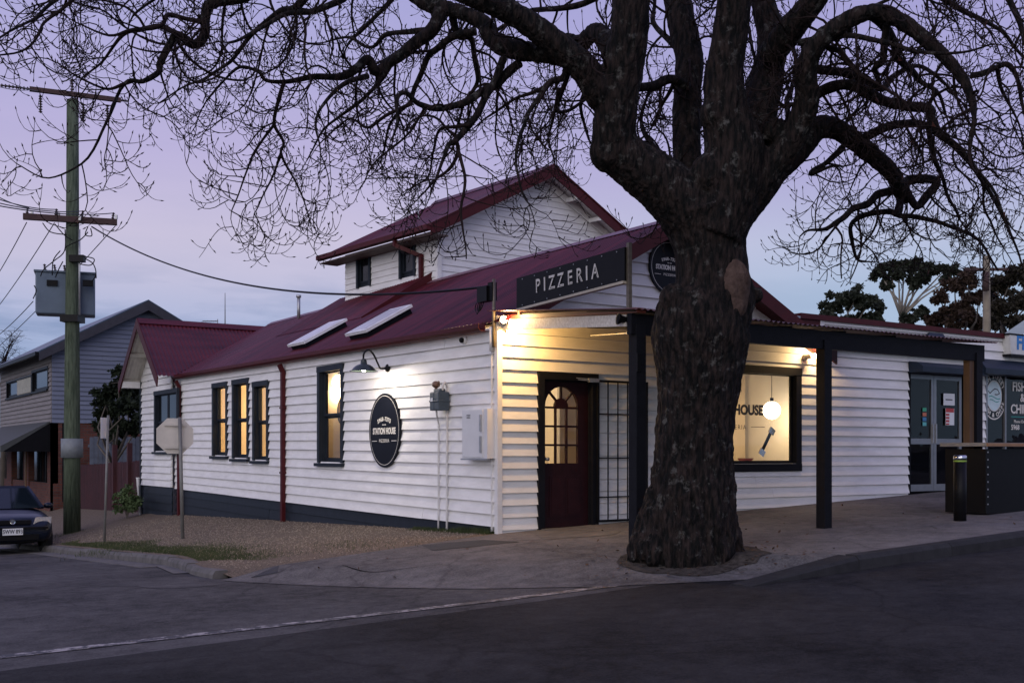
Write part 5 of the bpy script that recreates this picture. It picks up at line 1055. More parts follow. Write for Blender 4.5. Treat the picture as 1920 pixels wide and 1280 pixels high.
thin = [   # traced limbs (px, py, half width) with depth offsets
 ([(828, 24, 12), (808, 57, 11), (774, 87, 10), (734, 114, 9), (707, 134, 9), (690, 111, 8), (670, 128, 7), (640, 143, 6.5), (585, 144, 5), (538, 153, 4), (501, 151, 3), (484, 134, 3), (447, 126, 2.5), (418, 150, 2), (390, 190, 1.5)], 0.0, -0.9),
 ([(538, 153, 3.5), (528, 181, 3.5), (511, 232, 3), (527, 269, 2.6), (524, 289, 2.4), (550, 330, 1.8), (570, 380, 1.2)], -0.6, -0.4),
 ([(511, 236, 2.5), (480, 280, 2), (470, 300, 1.8), (455, 345, 1.4), (430, 395, 1)], -0.5, -0.9),
 ([(524, 289, 2), (510, 330, 1.6), (490, 375, 1.2), (478, 398, 0.9)], -0.5, -0.1),
 ([(800, -40, 13), (640, -75, 12), (540, -50, 11), (470, -8, 9.5), (400, 10, 9), (386, 34, 8.5), (380, 64, 8), (360, 81, 7.5), (329, 66, 6.5), (318, 85, 6), (299, 118, 5.5), (296, 134, 5), (269, 153, 4), (235, 155, 3), (200, 230, 2.4), (150, 305, 1.8), (90, 332, 1.4), (30, 310, 0.9)], -1.0, -1.6),
 ([(329, 66, 5), (300, 50, 4.5), (265, 55, 4), (225, 70, 3), (190, 120, 2), (150, 150, 1.3)], -1.4, -0.8),
 ([(386, 42, 5), (350, 32, 4.2), (313, 26, 4), (300, 45, 3.5), (255, 52, 3), (200, 62, 2), (140, 40, 1.2)], -1.3, -1.9),
 ([(235, 155, 3), (200, 165, 2.2), (160, 150, 1.7), (110, 120, 1.2)], -1.5, -1.9),
 ([(640, -75, 9), (560, 10, 7), (525, 20, 5), (480, 60, 4), (440, 110, 3), (400, 140, 2.2), (350, 160, 1.6), (300, 190, 1)], -0.8, 0.4),
 ([(700, -60, 9), (640, 0, 6), (580, 20, 5), (530, 30, 4), (470, 70, 3), (430, 80, 2)], -0.9, -2.0),
 ([(946, 107, 7), (919, 161, 6.5), (902, 198, 6), (882, 232, 5.5), (852, 265, 5), (838, 275, 4), (830, 300, 3), (812, 340, 2), (805, 370, 1.2)], -0.3, -0.9),
 ([(852, 265, 4), (856, 286, 3.5), (838, 320, 2.6), (815, 340, 2), (790, 365, 1.2)], -0.7, -0.4),
 ([(856, 286, 3.2), (868, 330, 2.6), (866, 390, 2.2), (870, 440, 1.6), (874, 482, 1)], -0.7, -1.0),
 ([(976, 118, 8), (936, 151, 7), (905, 170, 6.5), (882, 188, 6), (850, 200, 5.5), (818, 205, 5), (784, 195, 4.5), (764, 175, 4), (748, 185, 3.2), (741, 228, 2.4), (735, 260, 1.5)], -0.2, -1.0),
 ([(889, 60, 7), (850, 70, 6), (820, 95, 5.5), (806, 108, 5), (790, 140, 4.5), (778, 165, 4), (772, 190, 3), (745, 215, 2.6), (730, 245, 2), (715, 300, 1.2)], -0.2, 0.6),
 ([(1063, 121, 6), (1057, 144, 5.5), (1026, 158, 5), (1000, 200, 3.8), (985, 225, 3.4), (975, 255, 3), (966, 302, 2.4), (971, 330, 2), (985, 370, 1.5), (1000, 388, 1)], -0.4, -1.0),
 ([(1026, 158, 4), (990, 175, 3), (955, 190, 2.4), (920, 215, 1.8), (890, 240, 1)], -0.4, 0.5),
 ([(1065, 130, 4.5), (1048, 200, 3.6), (1070, 205, 3), (1095, 190, 2.2), (1115, 170, 1.4)], -0.2, 0.4),
 ([(1050, 165, 3.5), (1040, 215, 2.6), (1030, 260, 1.8), (1040, 310, 1)], -0.4, 0.6),
 ([(848, 18, 7), (860, 60, 6), (885, 70, 5), (890, 110, 4), (895, 150, 3.4), (885, 175, 3)], 0.1, 0.4),
 ([(740, 110, 5), (700, 170, 3.4), (650, 205, 2.6), (610, 240, 1.8), (575, 300, 1)], -0.4, 0.4),
 ([(690, 140, 5), (655, 152, 4), (610, 190, 3), (590, 230, 2), (600, 290, 1)], -0.4, -1.2),
 ([(808, 57, 6), (770, 60, 4.5), (730, 62, 4), (700, 90, 3), (660, 75, 2.4), (610, 80, 1.4)], 0.0, 0.9),
 ([(774, 195, 3.5), (735, 210, 3), (690, 240, 2.4), (650, 225, 1.6), (600, 270, 1)], -0.8, -0.2),
 ([(882, 232, 3.5), (850, 238, 3), (825, 245, 2.4), (812, 285, 2), (804, 330, 1.4), (770, 350, 0.9)], -0.6, 0.2),
 # right side
 ([(1518, 182, 10), (1545, 168, 10), (1580, 162, 9.5), (1620, 170, 9.5), (1660, 185, 9), (1700, 198, 8.5), (1740, 203, 8), (1748, 225, 6.5), (1762, 248, 5), (1790, 270, 4), (1830, 310, 3), (1870, 380, 2), (1900, 430, 1.2)], 0.0, -1.0),
 ([(1520, 130, 8), (1560, 135, 7.5), (1600, 145, 7), (1640, 162, 6.5), (1660, 165, 5.5), (1675, 145, 5), (1700, 128, 4), (1730, 128, 3.4), (1765, 150, 2.6), (1800, 190, 1.8)], 0.1, 0.9),
 ([(1610, 262, 8), (1650, 244, 7.5), (1690, 232, 7), (1730, 232, 6.5), (1765, 250, 6), (1800, 280, 5), (1830, 320, 4), (1860, 370, 3.2), (1890, 430, 2.2), (1915, 500, 1.4)], 0.3, -0.4),
 ([(1640, 28, 9), (1662, 50, 8), (1675, 80, 7), (1678, 105, 7), (1690, 120, 6), (1712, 135, 5), (1730, 160, 4), (1755, 180, 3), (1770, 215, 2)], -0.7, 0.2),
 ([(1662, 50, 7), (1655, 110, 5.5), (1640, 128, 5), (1648, 150, 4.5), (1625, 170, 3)], -0.8, -0.4),
 ([(1818, 140, 6), (1845, 138, 5), (1870, 128, 5), (1890, 122, 5), (1905, 140, 4), (1915, 180, 3), (1935, 250, 2)], -1.3, -1.5),
 ([(1872, 130, 4), (1875, 160, 3), (1890, 190, 2.4), (1910, 230, 1.6), (1920, 280, 1)], -1.3, -0.9),
 ([(1690, 358, 9), (1700, 340, 8), (1730, 335, 7), (1756, 340, 7), (1740, 365, 7), (1722, 390, 6), (1706, 370, 7)], 0.9, 0.8),
 ([(1688, 355, 7), (1650, 362, 6.5), (1625, 385, 6), (1600, 394, 5.5), (1575, 410, 5), (1550, 430, 3.4), (1520, 432, 2), (1500, 445, 1.2)], 0.8, 0.2),
 ([(1690, 365, 7), (1685, 400, 5.5), (1668, 395, 5), (1640, 398, 4.5), (1600, 415, 4), (1597, 445, 3.4), (1605, 485, 2.4), (1625, 492, 1.6)], 0.8, 1.1),
 ([(1690, 375, 5), (1682, 405, 4.5), (1720, 408, 4), (1760, 415, 3.4), (1800, 430, 3), (1840, 460, 2.2), (1870, 510, 1.5)], 0.8, 0.2),
 ([(1580, 275, 6), (1555, 300, 4.5), (1530, 320, 4), (1523, 330, 4), (1560, 312, 2), (1575, 335, 1.2)], 0.4, 0.0),
 ([(1598, 60, 5), (1590, 30, 4), (1640, 10, 3), (1700, -10, 2.4), (1760, 10, 1.6)], -0.4, -1.2),
 ([(1500, 80, 6), (1540, 72, 5), (1600, 65, 4.5), (1660, 80, 4), (1720, 95, 3.2), (1800, 100, 2.2), (1860, 85, 1.2)], -0.4, -1.6),
 ([(1510, 75, 4), (1570, 95, 3.6), (1605, 140, 3), (1655, 165, 2.6), (1700, 195, 2), (1730, 260, 1.2)], -0.4, -1.2),
 ([(1740, 230, 5), (1752, 290, 4), (1765, 330, 3.4), (1780, 370, 2.6), (1800, 410, 1.8)], -0.5, 0.2),
 ([(1815, 290, 3), (1840, 340, 2.4), (1850, 400, 1.8), (1880, 460, 1.2)], -1.0, -0.4),
 # thinner growth behind and between the stems
 ([(1296, 340, 9), (1262, 305, 7), (1225, 275, 5), (1205, 235, 3.5), (1210, 180, 2)], 0.5, 1.6),
 ([(1288, 160, 8), (1255, 150, 8), (1222, 160, 8), (1195, 165, 8)], 0.5, 0.1),
 ([(1262, 152, 4), (1245, 190, 3), (1225, 240, 2)], 0.6, 1.2), ([(1284, 110, 6), (1250, 70, 5), (1225, 40, 4), (1232, -10, 2)], 0.8, 1.6),
 ([(1300, 250, 5), (1325, 205, 4), (1322, 150, 3), (1335, 90, 2)], 1.0, 1.9), ([(1395, 230, 5), (1402, 170, 4), (1412, 110, 3), (1400, 40, 2)], 0.8, 1.7),
 ([(1310, 330, 5), (1330, 290, 4), (1322, 240, 3), (1310, 180, 2)], 0.9, 1.8), ([(1150, 110, 6), (1110, 150, 4), (1090, 200, 3), (1105, 260, 2)], 0.8, 1.7),
 ([(1480, 250, 5), (1475, 190, 4), (1490, 130, 3), (1480, 60, 2)], 0.9, 1.8), ([(1240, -60, 8), (1150, -20, 6), (1080, 10, 5), (1000, 20, 4), (930, 60, 3)], 1.2, 2.0),
 # the crown above the frame, right and left
 ([(1600, -160, 10), (1720, -120, 8), (1840, -60, 6), (1900, 20, 5), (1925, 90, 3.5), (1960, 170, 2)], -0.8, -1.6),
 ([(1580, -100, 9), (1680, -60, 7), (1770, 0, 5), (1830, 30, 4), (1880, 60, 3), (1930, 120, 2)], -0.6, 0.6),
 ([(1195, -140, 14), (1080, -190, 11), (960, -170, 9), (840, -110, 7), (760, -30, 5), (700, 40, 3.5), (650, 90, 2)], -0.7, 0.9),
 ([(1180, -300, 12), (1000, -360, 9), (800, -330, 7), (600, -230, 5), (450, -120, 4), (330, -30, 3), (250, 30, 1.8)], -0.7, -1.2),
 ([(640, -75, 7), (460, -110, 6), (300, -80, 5), (170, -30, 4), (90, 10, 3.2), (60, 40, 2.4), (20, 60, 2), (-30, 85, 1.4)], -1.1, -2.6),
 ([(170, -30, 3.2), (95, 30, 2.6), (75, 65, 2.2), (40, 95, 1.8), (-20, 110, 1.2)], -1.9, -2.6),
 ([(1385, -120, 14), (1450, -260, 10), (1560, -340, 7), (1700, -330, 5), (1820, -240, 3)], -0.4, -1.4),
 ([(1250, -220, 12), (1180, -360, 8), (1060, -420, 5), (950, -400, 3)], 1.2, 2.0),
 ([(1440, -240, 9), (1500, -380, 6), (1600, -420, 4)], 0.6, 1.6),
]
for pts, a, b in thin:
    q, r = trace(pts, TD+a, TD+b, 5)
    q2 = [p+Vector((noise.noise(p*3.1), noise.noise(p*3.1+Vector((9, 0, 0))), noise.noise(p*3.1+Vector((0, 9, 0)))))*0.035 for p in q]
    rr = [max(0.0045, x_*(1+0.12*noise.noise(p*9))) for x_, p in zip(r, q2)]
    MB().tube(q2, rr, 8).build('limb', BARK if max(r) > 0.03 else TWIG, tree, True); lines.append((q2, rr))
# twigs grown from every limb
rnd = random.Random(21); TW = MB(); ntw = [0]; TIPS = []
def blocked(p):
    if p.y > -0.45 and p.x > -0.5 and p.z < 4.75 and p.x < 6.5: return p.z < slopez(min(p.x, RIDGE_S), p.y)+0.25
    return p.z < 2.9
def grow(p, d, L_, r, lvl):
    step = (0.085, 0.055, 0.026)[lvl]; n = max(3, int(L_/step)); pts = [p.copy()]; rs = [r]; kids = []
    ax = d.orthogonal().normalized(); ax.rotate(Matrix.Rotation(rnd.uniform(0, 6.28), 3, d)); ang = rnd.uniform(0.10, 0.34)*rnd.choice((-1, 1)); left = rnd.randint(2, 5)
    for i in range(n):
        t = (i+1)/n
        if left == 0:
            ang = rnd.uniform(0.08, 0.36)*rnd.choice((-1, 1)); left = rnd.randint(2, 5); ax = d.orthogonal().normalized(); ax.rotate(Matrix.Rotation(rnd.uniform(0, 6.28), 3, d))
        left -= 1
        if lvl < 2: d.rotate(Matrix.Rotation(ang, 3, ax))
        d.z += ((-0.15 if t < 0.65 else 0.12), (-0.12 if t < 0.45 else 0.22), 0.20)[lvl]
        d.normalize(); p = p+d*step
        if blocked(p): break
        pts.append(p.copy()); rs.append(r*(1-0.55*t)); kids.append((p.copy(), d.copy(), rs[-1], t))
    if len(pts) < 3: return
    if lvl == 2:
        TIPS.append(pts[-1].copy()); rs[-1] = 0.0034; pts.append(pts[-1]+d*0.012); rs.append(0.0078); pts.append(pts[-1]+d*0.024); rs.append(0.0012)
    TW.tube(pts, rs, (6, 4, 3)[lvl], cap=False); ntw[0] += 1
    if lvl < 2:
        pr = (0.50, 0.55)[lvl]
        for (q, dd, rr, t) in kids:
            if t > 0.10 and rnd.random() < pr:
                sd = dd.orthogonal(); sd.rotate(Matrix.Rotation(rnd.uniform(0, 6.28), 3, dd)); nd = (dd*rnd.uniform(0.4, 0.9)+sd*rnd.uniform(0.6, 1.0)).normalized()
                if lvl == 0: grow(q, nd, rnd.uniform(0.22, 0.62)*(1.1-0.4*t), max(0.0052, rr*0.66), 1)
                else: grow(q, nd, rnd.uniform(0.05, 0.15), 0.0040, 2)
        q, dd, rr, t = kids[-1]; grow(q, dd, rnd.uniform(0.08, 0.16), 0.0042, 2)
for li, (q, r) in enumerate(lines):
    acc = 0.0; nxt = rnd.uniform(0.1, 0.3)
    for i in range(1, len(q)):
        acc += (q[i]-q[i-1]).length
        rad = r[i]
        if rad > 0.17 or (li == 0): continue
        while acc > nxt:
            nxt += rnd.uniform(0.12, 0.27) if rad < 0.06 else rnd.uniform(0.22, 0.55)
            ax = (q[i]-q[i-1]).normalized(); sd = ax.orthogonal(); sd.rotate(Matrix.Rotation(rnd.uniform(0, 6.28), 3, ax)); nd = (ax*rnd.uniform(0.1, 0.7)+sd).normalized()
            if nd.z < -0.5 and rad > 0.08: nd.z *= -0.3
            LL = rnd.uniform(0.45, 1.25) if rad > 0.012 else rnd.uniform(0.3, 0.8)
            grow(q[i]+sd*rad*0.3, nd, LL, min(0.015, max(0.0062, rad*rnd.uniform(0.28, 0.55))), 0)
    if r[-1] < 0.03: grow(q[-1], (q[-1]-q[-2]).normalized(), 0.5, max(0.004, r[-1]*0.8), 0)
tw = TW.build('twig', TWIG, tree); tw['kind'] = 'stuff'
print('twigs', ntw[0], 'faces', len(TW.f))
# a few dead leaves still hanging on the right
LEAF = mat('dead_leaf', (0.10, 0.030, 0.018), 0.8, 0.3, 9)
for c in rnd.sample([t_ for t_ in TIPS if (t_-CAM).dot(CR)/(t_-CAM).dot(CF) > 0.30], 26):
    s_ = 0.055; a = Vector((rnd.uniform(-1, 1), rnd.uniform(-1, 1), -1.2)).normalized(); b = a.orthogonal(); n_ = a.cross(b)
    MB().add([c, c+a*s_*0.5+b*s_*0.45+n_*0.008, c+a*s_*1.3+b*0.01, c+a*s_*0.5-b*s_*0.45+n_*0.008], [(0, 1, 2), (0, 2, 3)]).build('leaf', LEAF, tree)

# ------------------------------------------------------------------ utility pole with transformer
PD = 26.2
pb_ = at(135, 990, PD); PG = top_z(pb_.x, pb_.y)
print('pole', pb_, PG)
POLE = mat('treated_pine_pole', (0.038, 0.052, 0.034), 0.9, 0.0, 5, 0.6, 30, spec=0.1, c2=(0.125, 0.155, 0.105), stretch=(5, 5, 0.5))
pole = thing('utility_pole', 'green tinged timber power pole with transformer at the left', 'utility pole', (pb_.x, pb_.y, PG))
ptop = at(136, 188, PD).z
MB().tube([(pb_.x, pb_.y, PG-0.3), (pb_.x, pb_.y, 2), (pb_.x+0.01, pb_.y, 5), (pb_.x+0.015, pb_.y, ptop)], [0.20, 0.18, 0.155, 0.135], 16).build('shaft', POLE, pole, True)
ARM = mat('weathered_crossarm', (0.055, 0.030, 0.028), 0.85, 0.2, 8)
CER = mat('brown_porcelain', (0.035, 0.022, 0.024), 0.35, 0.2)
def pp(px, py, dd=0.0): return at(px, py, PD+dd)
def arm(x0, y0, x1, y1, hh):
    dl = PD-0.0; zavg = (pp(x0, y0).z+pp(x1, y1).z)/2
    a = at(x0, (y0+y1)/2, PD-0.25); b = at(x1, (y0+y1)/2, PD+0.2); zc_ = (a.z+b.z)/2
    a = at(x0, y0, PD-0.3); k = (HOR-y0)/(HOR-y1); b = at(x1, y1, (PD-0.3)*k); return a, b
a1, b1 = arm(62, 172, 232, 193, 0)
a2, b2 = arm(50, 409, 225, 420, 0)
off = CF*-0.19
MB().bar(a1+off, b1+off, 0.10, 0.10).build('crossarm', ARM, pole); MB().bar(a2+off, b2+off, 0.12, 0.14).build('crossarm', ARM, pole)
def insulator(p, d, n=7, r=0.045, L_=0.35, nm='insulator'):
    prof = [(0.012, 0)]
    for k in range(n): h = L_*(k+0.2)/n; prof += [(0.02, h), (r, h+L_*0.35/n), (0.02, h+L_*0.6/n)]
    prof.append((0.012, L_)); MB().lathe(prof, p, d, 10).build(nm, CER, pole, True)
ad_ = (b1-a1).normalized()
insulator(a1+off, -ad_, 8, 0.05, 0.62); insulator(b1+off, ad_, 4, 0.045, 0.18)
insulator(Vector((pb_.x, pb_.y, ptop)), Z, 7, 0.055, 0.50)
for px, py in ((78, 180), (158, 196), (203, 198)): q = pp(px, py, -0.2); insulator(q+off*0.3, -Z, 7, 0.05, 0.42)
lv = []
for t in (0.04, 0.34, 0.62, 0.95):
    q = a2.lerp(b2, t)+off+Z*0.07; insulator(q, (Z+CR*0.15), 3, 0.042, 0.16); lv.append(q+Z*0.14)
TRF = mat('transformer_grey', (0.115, 0.155, 0.20), 0.45, 0.08, 4, spec=0.3)
tA, tB = at(70, 515, PD+0.42), at(177, 592, PD+0.42); tc_ = (tA+tB)/2; tw_, th_ = (tB-tA).dot(CR), tA.z-tB.z
TX = (CR*0.94+CF*0.34).normalized(); TY = Vector((-TX.y, TX.x, 0))
to = MB().box(tc_, tw_*0.96, 0.62, th_, TX, TY, Z).build('transformer', TRF, pole); bv = to.modifiers.new('bevel', 'BEVEL'); bv.width = 0.03; bv.segments = 2
MB().box(tc_+Z*(th_/2+0.02), tw_*0.98+0.04, 0.68, 0.04, TX, TY, Z).build('lid', TRF, to)
for k in range(3): insulator(tc_+Z*(th_/2+0.03)+TX*(-0.45+0.22*k)+TY*0.1, Z-TX*0.15, 4, 0.04, 0.22)
for px in (98, 165): q = at(px, 531, PD+0.05); MB().box(q, 0.24, 0.12, 0.14, TX, TY, Z).build('terminal_box', BLACK, to)
MB().box(at(136, 598, PD), 0.42, 0.46, 0.16, CR, CF, Z).build('bracket', BLACK, pole)
MB().box(at(145, 485, PD-0.2), 0.34, 0.16, 0.16, CR, CF, Z).build('fuse_block', BLACK, pole)
cu_ = at(150, 500, PD-0.15); MB().tube([at(149, 430, PD-0.18), at(149, 590, PD-0.18)], 0.022, 8).build('conduit', GALV, pole, True)
zl_, zh_ = at(132, 858, PD).z, at(132, 822, PD).z
MB().tube([(pb_.x, pb_.y, zl_), (pb_.x, pb_.y, zh_)], 0.245, 20).build('possum_guard', mat('dull_sheet_metal', (0.17, 0.19, 0.20), 0.6, 0.15, 9), pole, True)
def hang(a, b, sag, r, nm, parent, n=8):
    a, b = Vector(a), Vector(b); P = [a.lerp(b, i/n)-Z*sag*4*(i/n)*(1-i/n) for i in range(n+1)]
    return MB().tube(P, r, 5, cap=False).build(nm, BLACK, parent, True)
for pts in ([(122, 430), (121, 470), (100, 490), (82, 505), (76, 518)], [(113, 470), (100, 488), (98, 516)], [(165, 435), (150, 450), (125, 462), (122, 470)], [(80, 418), (95, 435), (125, 440)], [(170, 428), (172, 442), (160, 440), (165, 425)], [(160, 485), (175, 495), (180, 515), (170, 530)], [(150, 480), (176, 485), (170, 497), (150, 495)], [(118, 490), (110, 505), (104, 520)], [(103, 420), (120, 440), (135, 450)], [(64, 535), (68, 545), (62, 560)]):
    MB().tube(smooth([at(x_, y_, PD-0.25) for x_, y_ in pts], 5), 0.013, 5).build('cable', BLACK, pole, True)
for px, py in ((60, 408), (110, 412), (150, 418), (218, 416)): q = at(px, py-9, PD-0.2); MB().box(q, 0.05, 0.05, 0.10, CR, CF, Z).build('clamp', GALV, pole)

# overhead wires
def wire(name, label, a, b, sag, r, cat='cable', group=None, n=16):
    a, b = Vector(a), Vector(b); P = [a.lerp(b, i/n)-Z*sag*4*(i/n)*(1-i/n) for i in range(n+1)]
    return tag(MB().tube(P, r, 6, cap=False).build(name, BLACK, None, True), label, cat, group)
wire('service_cable', 'twisted black service cable sagging from the power pole to the restaurant', at(172, 425, PD-0.3), (fx_.x, fx_.y, fx_.z+0.10), 0.62, 0.017, n=40)
g_ = 'street wires running off to the left'
nm4 = ['uppermost', 'second', 'third', 'lowest']
for k, (q, y_) in enumerate(zip(lv, (333, 357, 380, 394))): wire('overhead_wire', nm4[k]+' of four low voltage wires leaving the lower crossarm to the left', q, at(-120, y_-50 if k == 0 else y_-35, PD-9), 0.15, 0.011, group=g_)
for k, (x0, y0, x1, y1) in enumerate(((50, 417, -60, 590), (102, 418, -60, 640), (216, 424, -80, 715), (62, 565, -60, 660))): wire('overhead_wire', ('left', 'middle', 'right', 'transformer')[k]+' slanting wire running down to the lower left from the pole', at(x0, y0, PD-0.2), at(x1, y1, PD+14), 0.2, 0.011, group=g_)
for k, (x0, y0, x1, y1) in enumerate(((78, 172, -60, 110), (136, 150, -60, 5), (62, 168, -60, 140))): wire('overhead_wire', ('lower', 'upper', 'outer')[k]+' high voltage wire leaving the top crossarm to the upper left', at(x0, y0, PD-0.2), at(x1, y1, PD-9), 0.1, 0.008, group=g_)

# ------------------------------------------------------------------ street signs on the verge
SGN = mat('grey_sign_back', (0.46, 0.43, 0.38), 0.5, 0.0, 3, c2=(0.58, 0.54, 0.48))
STEELP = mat('dull_steel_post', (0.16, 0.16, 0.15), 0.55, 0.15, 8, metal=0.3)
q = onground(343, 1010, top_z); dq = (q-CAM).dot(CF); print('stop', q, dq)
st = thing('stop_sign', 'octagonal stop sign seen from behind on a leaning post', 'sign', tuple(q))
tp_ = at(337, 782, dq)
MB().tube([q-Z*0.2, tp_], 0.032, 10).build('post', STEELP, st, True)
c = at(328, 817, dq+0.05); nrm = (CF*0.93-CR*0.36).normalized(); rt = Vector((nrm.y, -nrm.x, 0)); R8 = 36*dq/FPX
P = [c+rt*R8*math.cos(math.pi/8+k*math.pi/4)+Z*R8*math.sin(math.pi/8+k*math.pi/4) for k in range(8)]
MB().plate(P, nrm, 0.004).build('plate', SGN, st)
for dz in (-0.2, 0.2): MB().box(c+Z*dz-nrm*0.02, R8*1.05, 0.03, 0.045, rt, nrm, Z).build('brace', SGN, st)
q = onground(195, 1018, top_z); dq = (q-CAM).dot(CF); print('small', q, dq)
ss = thing('parking_sign', 'narrow white parking sign seen edge on, on a thin grey post', 'sign', tuple(q))
MB().tube([q-Z*0.2, at(203, 778, dq)], 0.024, 10).build('post', STEELP, ss, True)
c = at(199, 802, dq); d_ = (CF*0.97+CR*0.23).normalized(); n_ = Vector((d_.y, -d_.x, 0)); MB().box(c-n_*0.045, 0.22, 0.004, 0.40, d_, n_, Z).build('plate', PAPER, ss)
q = at(264, 960, 28.0); q.z = top_z(-0.45, q.y)
tag(MB().bar(q-Z*0.15, q+Z*0.98+CR*-0.08, 0.10, 0.04).box(q+Z*0.985-CR*0.08, 0.07, 0.07, 0.02).build('white_stake', WTRIM), 'white wooden stake leaning at the far end of the side wall', 'stake')

# ------------------------------------------------------------------ parked car
CARP = mat('dark_blue_car_paint', (0.003, 0.007, 0.020), 0.3, 0.05, 3, coat=0.25, spec=0.3)
TYRE = mat('tyre_rubber', (0.012, 0.012, 0.012), 0.8); CG = mat('car_glass', (0.006, 0.010, 0.014), 0.06, 0.1, spec=0.4); LAMPG = mat('headlamp_glass', (0.36, 0.36, 0.35), 0.15, 0.3, 40)
cs, cy0 = -3.90, 12.0; czr = road_z(cs, cy0+1.5)
car = thing('parked_car', 'dark blue hatchback parked at the left, cut by the frame', 'car', (cs, cy0+2, czr))
sl_ = (road_z(cs, cy0+4)-road_z(cs, cy0))/4
def cp(x, y, z): return (cs+x, cy0+y, road_z(cs, cy0)+sl_*y+z)
stn = [(0.0, 0.62, 0.30, 0.52), (0.06, 0.76, 0.24, 0.66), (0.25, 0.83, 0.20, 0.76), (0.6, 0.855, 0.18, 0.84), (1.15, 0.86, 0.18, 0.93), (1.8, 0.865, 0.18, 0.97), (2.8, 0.865, 0.18, 0.97), (3.5, 0.85, 0.2, 0.98), (3.95, 0.80, 0.25, 0.95), (4.1, 0.70, 0.35, 0.80)]
def ring_(y, w_, z0, z1):
    h = [(w_*0.80, z0), (w_*0.97, z0+0.10), (w_, (z0+z1)*0.5), (w_*0.985, z1-0.14), (w_*0.90, z1-0.035), (w_*0.55, z1+0.005)]
    return [cp(x, y, z) for x, z in h]+[cp(0, y, z1+0.015)]+[cp(-x, y, z) for x, z in h[::-1]]
def loft(rings):
    m = MB(); k = len(rings[0]); m.v = [tuple(p) for r in rings for p in r]
    for i in range(len(rings)-1):
        for j in range(k): m.f.append((i*k+j, i*k+(j+1) % k, (i+1)*k+(j+1) % k, (i+1)*k+j))
    m.f.append(tuple(range(k))[::-1]); m.f.append(tuple((len(rings)-1)*k+j for j in range(k))); return m
body = loft([ring_(*s_) for s_ in stn]).build('body', CARP, car, True)
sb = body.modifiers.new('sub', 'SUBSURF'); sb.levels = 1; sb.render_levels = 2
def cab(y, w0, w1, z0, z1): return [cp(w0, y[0], z0), cp(w1, y[1], z1), cp(-w1, y[1], z1), cp(-w0, y[0], z0)]
gh = MB(); 
lo = [(1.0, 0.76), (1.55, 0.80), (3.2, 0.80), (3.95, 0.72)]; hi = [(1.75, 0.60), (2.1, 0.62), (3.1, 0.62), (3.55, 0.56)]
rows = [[cp(w_, y, 0.93) for y, w_ in lo], [cp(w_, y, 1.38+0.02*(1 if 1 <= i <= 2 else 0)) for i, (y, w_) in enumerate(hi)], [cp(-w_, y, 1.38+0.02*(1 if 1 <= i <= 2 else 0)) for i, (y, w_) in enumerate(hi)], [cp(-w_, y, 0.93) for y, w_ in lo]]
k = 4; m = MB(); m.v = [tuple(p) for r in rows for p in r]
for i in range(3):
    for j in range(3):
        if i != 1: m.f.append((i*k+j, i*k+j+1, (i+1)*k+j+1, (i+1)*k+j))
m.f.append((0, 4, 8, 12)); m.f.append((3, 7, 11, 15)); m.build('windows', CG, car)
roof = MB(); roof.hexa([cp(w_, y, 1.375) for y, w_ in hi]+[cp(-w_, y, 1.375) for y, w_ in hi[::-1]], [cp(w_*0.9, y+0.02, 1.425) for y, w_ in hi]+[cp(-w_*0.9, y+0.02, 1.425) for y, w_ in hi[::-1]]); roof.build('roof', CARP, car)
for sg in (-1, 1):
    for (a, b) in zip(lo, hi): MB().bar(cp(sg*a[1], a[0], 0.93), cp(sg*b[1], b[0], 1.39), 0.06, 0.05).build('pillar', CARP, car)
    MB().hexa([cp(sg*0.40, 0.035, 0.60), cp(sg*0.77, 0.16, 0.60), cp(sg*0.79, 0.22, 0.74), cp(sg*0.47, 0.10, 0.735)], [cp(sg*0.40, 0.2, 0.60), cp(sg*0.77, 0.3, 0.60), cp(sg*0.79, 0.34, 0.73), cp(sg*0.47, 0.26, 0.72)]).build('headlight', LAMPG, car)
    MB().sphere(cp(sg*0.97, 1.45, 0.98), 0.10, 12, 8, (1.0, 0.6, 0.65)).bar(cp(sg*0.80, 1.5, 0.94), cp(sg*0.95, 1.46, 0.97), 0.05, 0.05).build('mirror', CARP, car, True)
    for yy in (0.78, 3.30):
        w_ = MB().lathe([(0.20, -0.10), (0.29, -0.10), (0.31, -0.06), (0.31, 0.06), (0.29, 0.10), (0.20, 0.10)], cp(sg*0.77, yy, 0.31), (1, 0, 0), 24).build('wheel', TYRE, car, True)
        MB().lathe([(0.0, sg*0.06), (0.06, sg*0.07), (0.19, sg*0.05), (0.205, sg*0.095), (0.205, 0.0)], cp(sg*0.77, yy, 0.31), (1, 0, 0), 20).build('rim', GALV, w_, True)
MB().box(cp(0, 0.01, 0.645), 0.72, 0.06, 0.085).build('grille', BLACK, car); MB().box(cp(0, 0.02, 0.34), 1.0, 0.08, 0.11).build('air_intake', BLACK, car)
MB().box(cp(0, 0.0, 0.52), 1.35, 0.10, 0.04).build('bumper_strip', BLACK, car)
MB().lathe([(0.0, 0.0), (0.055, 0.0), (0.055, 0.015), (0.04, 0.012), (0.0, 0.012)], cp(0, -0.02, 0.66), (0, -1, 0), 16).bar(cp(-0.03, -0.035, 0.645), cp(0.035, -0.035, 0.675), 0.01, 0.02).build('emblem', mat('chrome', (0.6, 0.62, 0.66), 0.15, metal=1.0), car)
npl = MB().box(cp(0, -0.055, 0.455), 0.38, 0.015, 0.135).build('number_plate', PAPER, car)
put_text('SWW 893', cp(0, -0.0645, 0.455), X, Z, 0.115, INK, npl, ext=0.001, offset=0.002, sx=0.75)
for sx2 in (-0.28, 0.02): MB().bar(cp(sx2, 1.18, 0.945), cp(sx2+0.42, 1.24, 0.975), 0.012, 0.012).build('wiper', BLACK, car)

